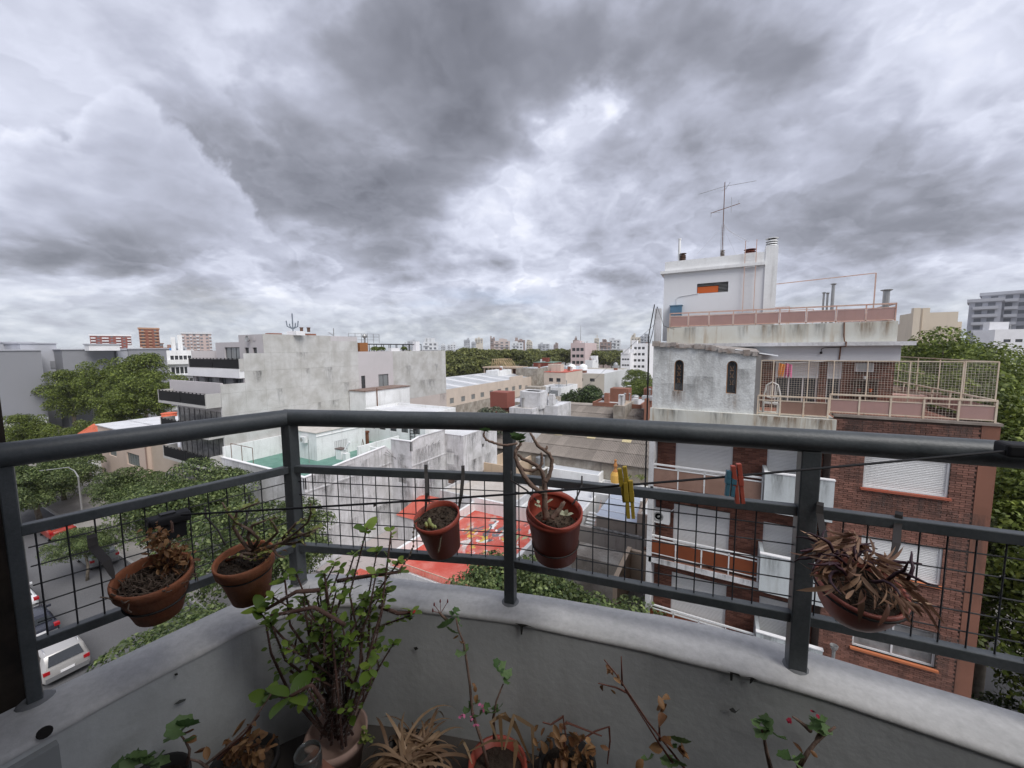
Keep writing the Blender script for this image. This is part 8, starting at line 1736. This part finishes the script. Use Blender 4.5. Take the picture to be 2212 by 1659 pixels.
def deadheap(label, cx_, cy_, sx_, sy_, n, d, stems=(), pot_=True, R=.08):
    if pot_: fpot('dark pot under the '+label.split(' ', 1)[1] if False else 'black pot holding the '+label, cx_, cy_+26, d+.02, R, PD)
    g_ = thing('withered_plant', label, 'plant', NP(cx_, cy_, d))
    for k in range(n): put(DL[k % 3], g_, NP(random.gauss(cx_, sx_), random.gauss(cy_, sy_), d+random.gauss(0, .02)), (random.uniform(-1, 1), random.uniform(-1, 1), random.uniform(-1, 1)), random.uniform(.5, 1.0))
    for L_ in stems: MB().tube([NP(*p, d) for p in L_], [.0032, .0026, .002, .0016, .0012][:len(L_)], 5).build('stem', mat('red_brown_stem', (.13, .055, .04), .85), g_)
    return g_
deadheap('withered brown plant heap right of the drooping blades', 1225, 1620, 38, 18, 80, .92, [[(1215, 1640), (1222, 1590), (1216, 1545)], [(1222, 1560), (1260, 1575), (1300, 1590)], [(1216, 1548), (1190, 1565), (1172, 1560)], [(1240, 1610), (1285, 1580), (1315, 1570)], [(1316, 1570), (1318, 1600), (1312, 1650)]])
deadheap('withered brown leaves heap left of the glass jar', 525, 1622, 26, 20, 80, .84, [[(470, 1640), (520, 1595), (560, 1545)], [(440, 1655), (500, 1610), (545, 1570)]])
geran('withered_geranium', 'withered geranium with a long slanting stem right of centre', [[(1478, 1659), (1440, 1610), (1400, 1560), (1360, 1500), (1330, 1455), (1305, 1425)], [(1455, 1650), (1420, 1600), (1395, 1560), (1350, 1490)], [(1344, 1480), (1343, 1445), (1342, 1418)], [(1358, 1498), (1330, 1485), (1292, 1476)], [(1425, 1600), (1424, 1560), (1430, 1540)]],
      [(1470, 1605, 1.0), (1462, 1615, .9), (1448, 1650, 1.2), (1465, 1652, 1.1), (1400, 1640, .9)], (), [(1310, 1445, .7), (1325, 1452, .8), (1332, 1462, .8), (1325, 1460, .7), (1303, 1480, .6), (1330, 1500, .5), (1430, 1520, 1.0), (1435, 1535, 1.1), (1440, 1545, 1.1), (1425, 1545, .9), (1448, 1510, .8), (1425, 1600, 1.1), (1432, 1620, 1.1), (1448, 1590, 1.0), (1465, 1610, .8), (1480, 1622, 1.2), (1490, 1640, 1.3), (1390, 1640, 1.2), (1380, 1655, 1.1)], mat('red_brown_stem', (.13, .055, .04), .85), (), .86, .0032)
geran('geranium', 'small geranium with dark red petals at the lower right', [[(1665, 1659), (1655, 1620), (1650, 1590), (1645, 1575)], [(1725, 1659), (1745, 1625), (1765, 1600), (1790, 1580), (1805, 1570)], [(1765, 1600), (1770, 1585), (1765, 1575)], [(1750, 1578), (1730, 1560), (1712, 1548)]],
      [(1640, 1568, 1.1), (1655, 1575, 1.1), (1670, 1585, 1.0), (1648, 1560, .9), (1760, 1568, 1.1), (1772, 1575, 1.0), (1780, 1566, .9), (1765, 1558, .8), (1710, 1640, 1.1), (1722, 1650, 1.0)], [(1762, 1540, mat('crimson_petal', (.25, .01, .03), .7)), (1708, 1552, mat('crimson_petal', (.25, .01, .03), .7))], [(1735, 1628, .6), (1750, 1620, .6)], STEMB, (), .78, .0052)
geran('geranium', 'small leafy geranium against the left inner wall', [[(405, 1650), (410, 1620), (400, 1600), (392, 1590)], [(450, 1659), (430, 1645), (410, 1640)]], [(388, 1575, 1.1), (402, 1570, 1.0), (392, 1590, 1.1), (410, 1600, .9), (380, 1590, .9), (300, 1640, 1.2), (320, 1650, 1.2), (275, 1650, 1.1), (335, 1640, 1.0), (345, 1655, 1.0), (290, 1655, 1.1)], (), [(425, 1600, .8), (420, 1575, .6), (445, 1612, .8)], STEMB, (), .80, .004)
fpot('small dark pot hidden under the left geranium', 330, 1690, .80, .07, PD)
MB().tube([NP(440, 1655, .8), NP(500, 1605, .8), NP(545, 1560, .81), NP(585, 1500, .82)], [.003, .003, .0025, .002], 5).build('dry_stick', STEMB, label='thin dry stalk slanting up toward the big round leaves', cat='stick')
pl = thing('grey_succulent', 'little grey green succulent between tall pot and spider plant', 'plant', NP(790, 1590, .96))
for k in range(26): put(SU[k % 2], pl, NP(790+random.gauss(0, 7), 1585+random.gauss(0, 14), .955), (random.uniform(-1, 1), random.uniform(-1, 0), random.uniform(-.3, 1)), 1.3)
# ------------------------------------------------------------------ the damp air over the city
hz = bpy.data.materials.new('haze_air'); hz.use_nodes = True; t_ = hz.node_tree; t_.nodes.clear()
pv_ = t_.nodes.new('ShaderNodeVolumePrincipled'); pv_.inputs['Color'].default_value = (.97, .985, 1, 1); pv_.inputs['Density'].default_value = .00016; pv_.inputs['Anisotropy'].default_value = .2
ou_ = t_.nodes.new('ShaderNodeOutputMaterial'); t_.links.new(pv_.outputs[0], ou_.inputs['Volume'])
MB().box(-4600, 4600, -1600, 7100, -1.0, 48).build('haze', hz, kind='stuff')
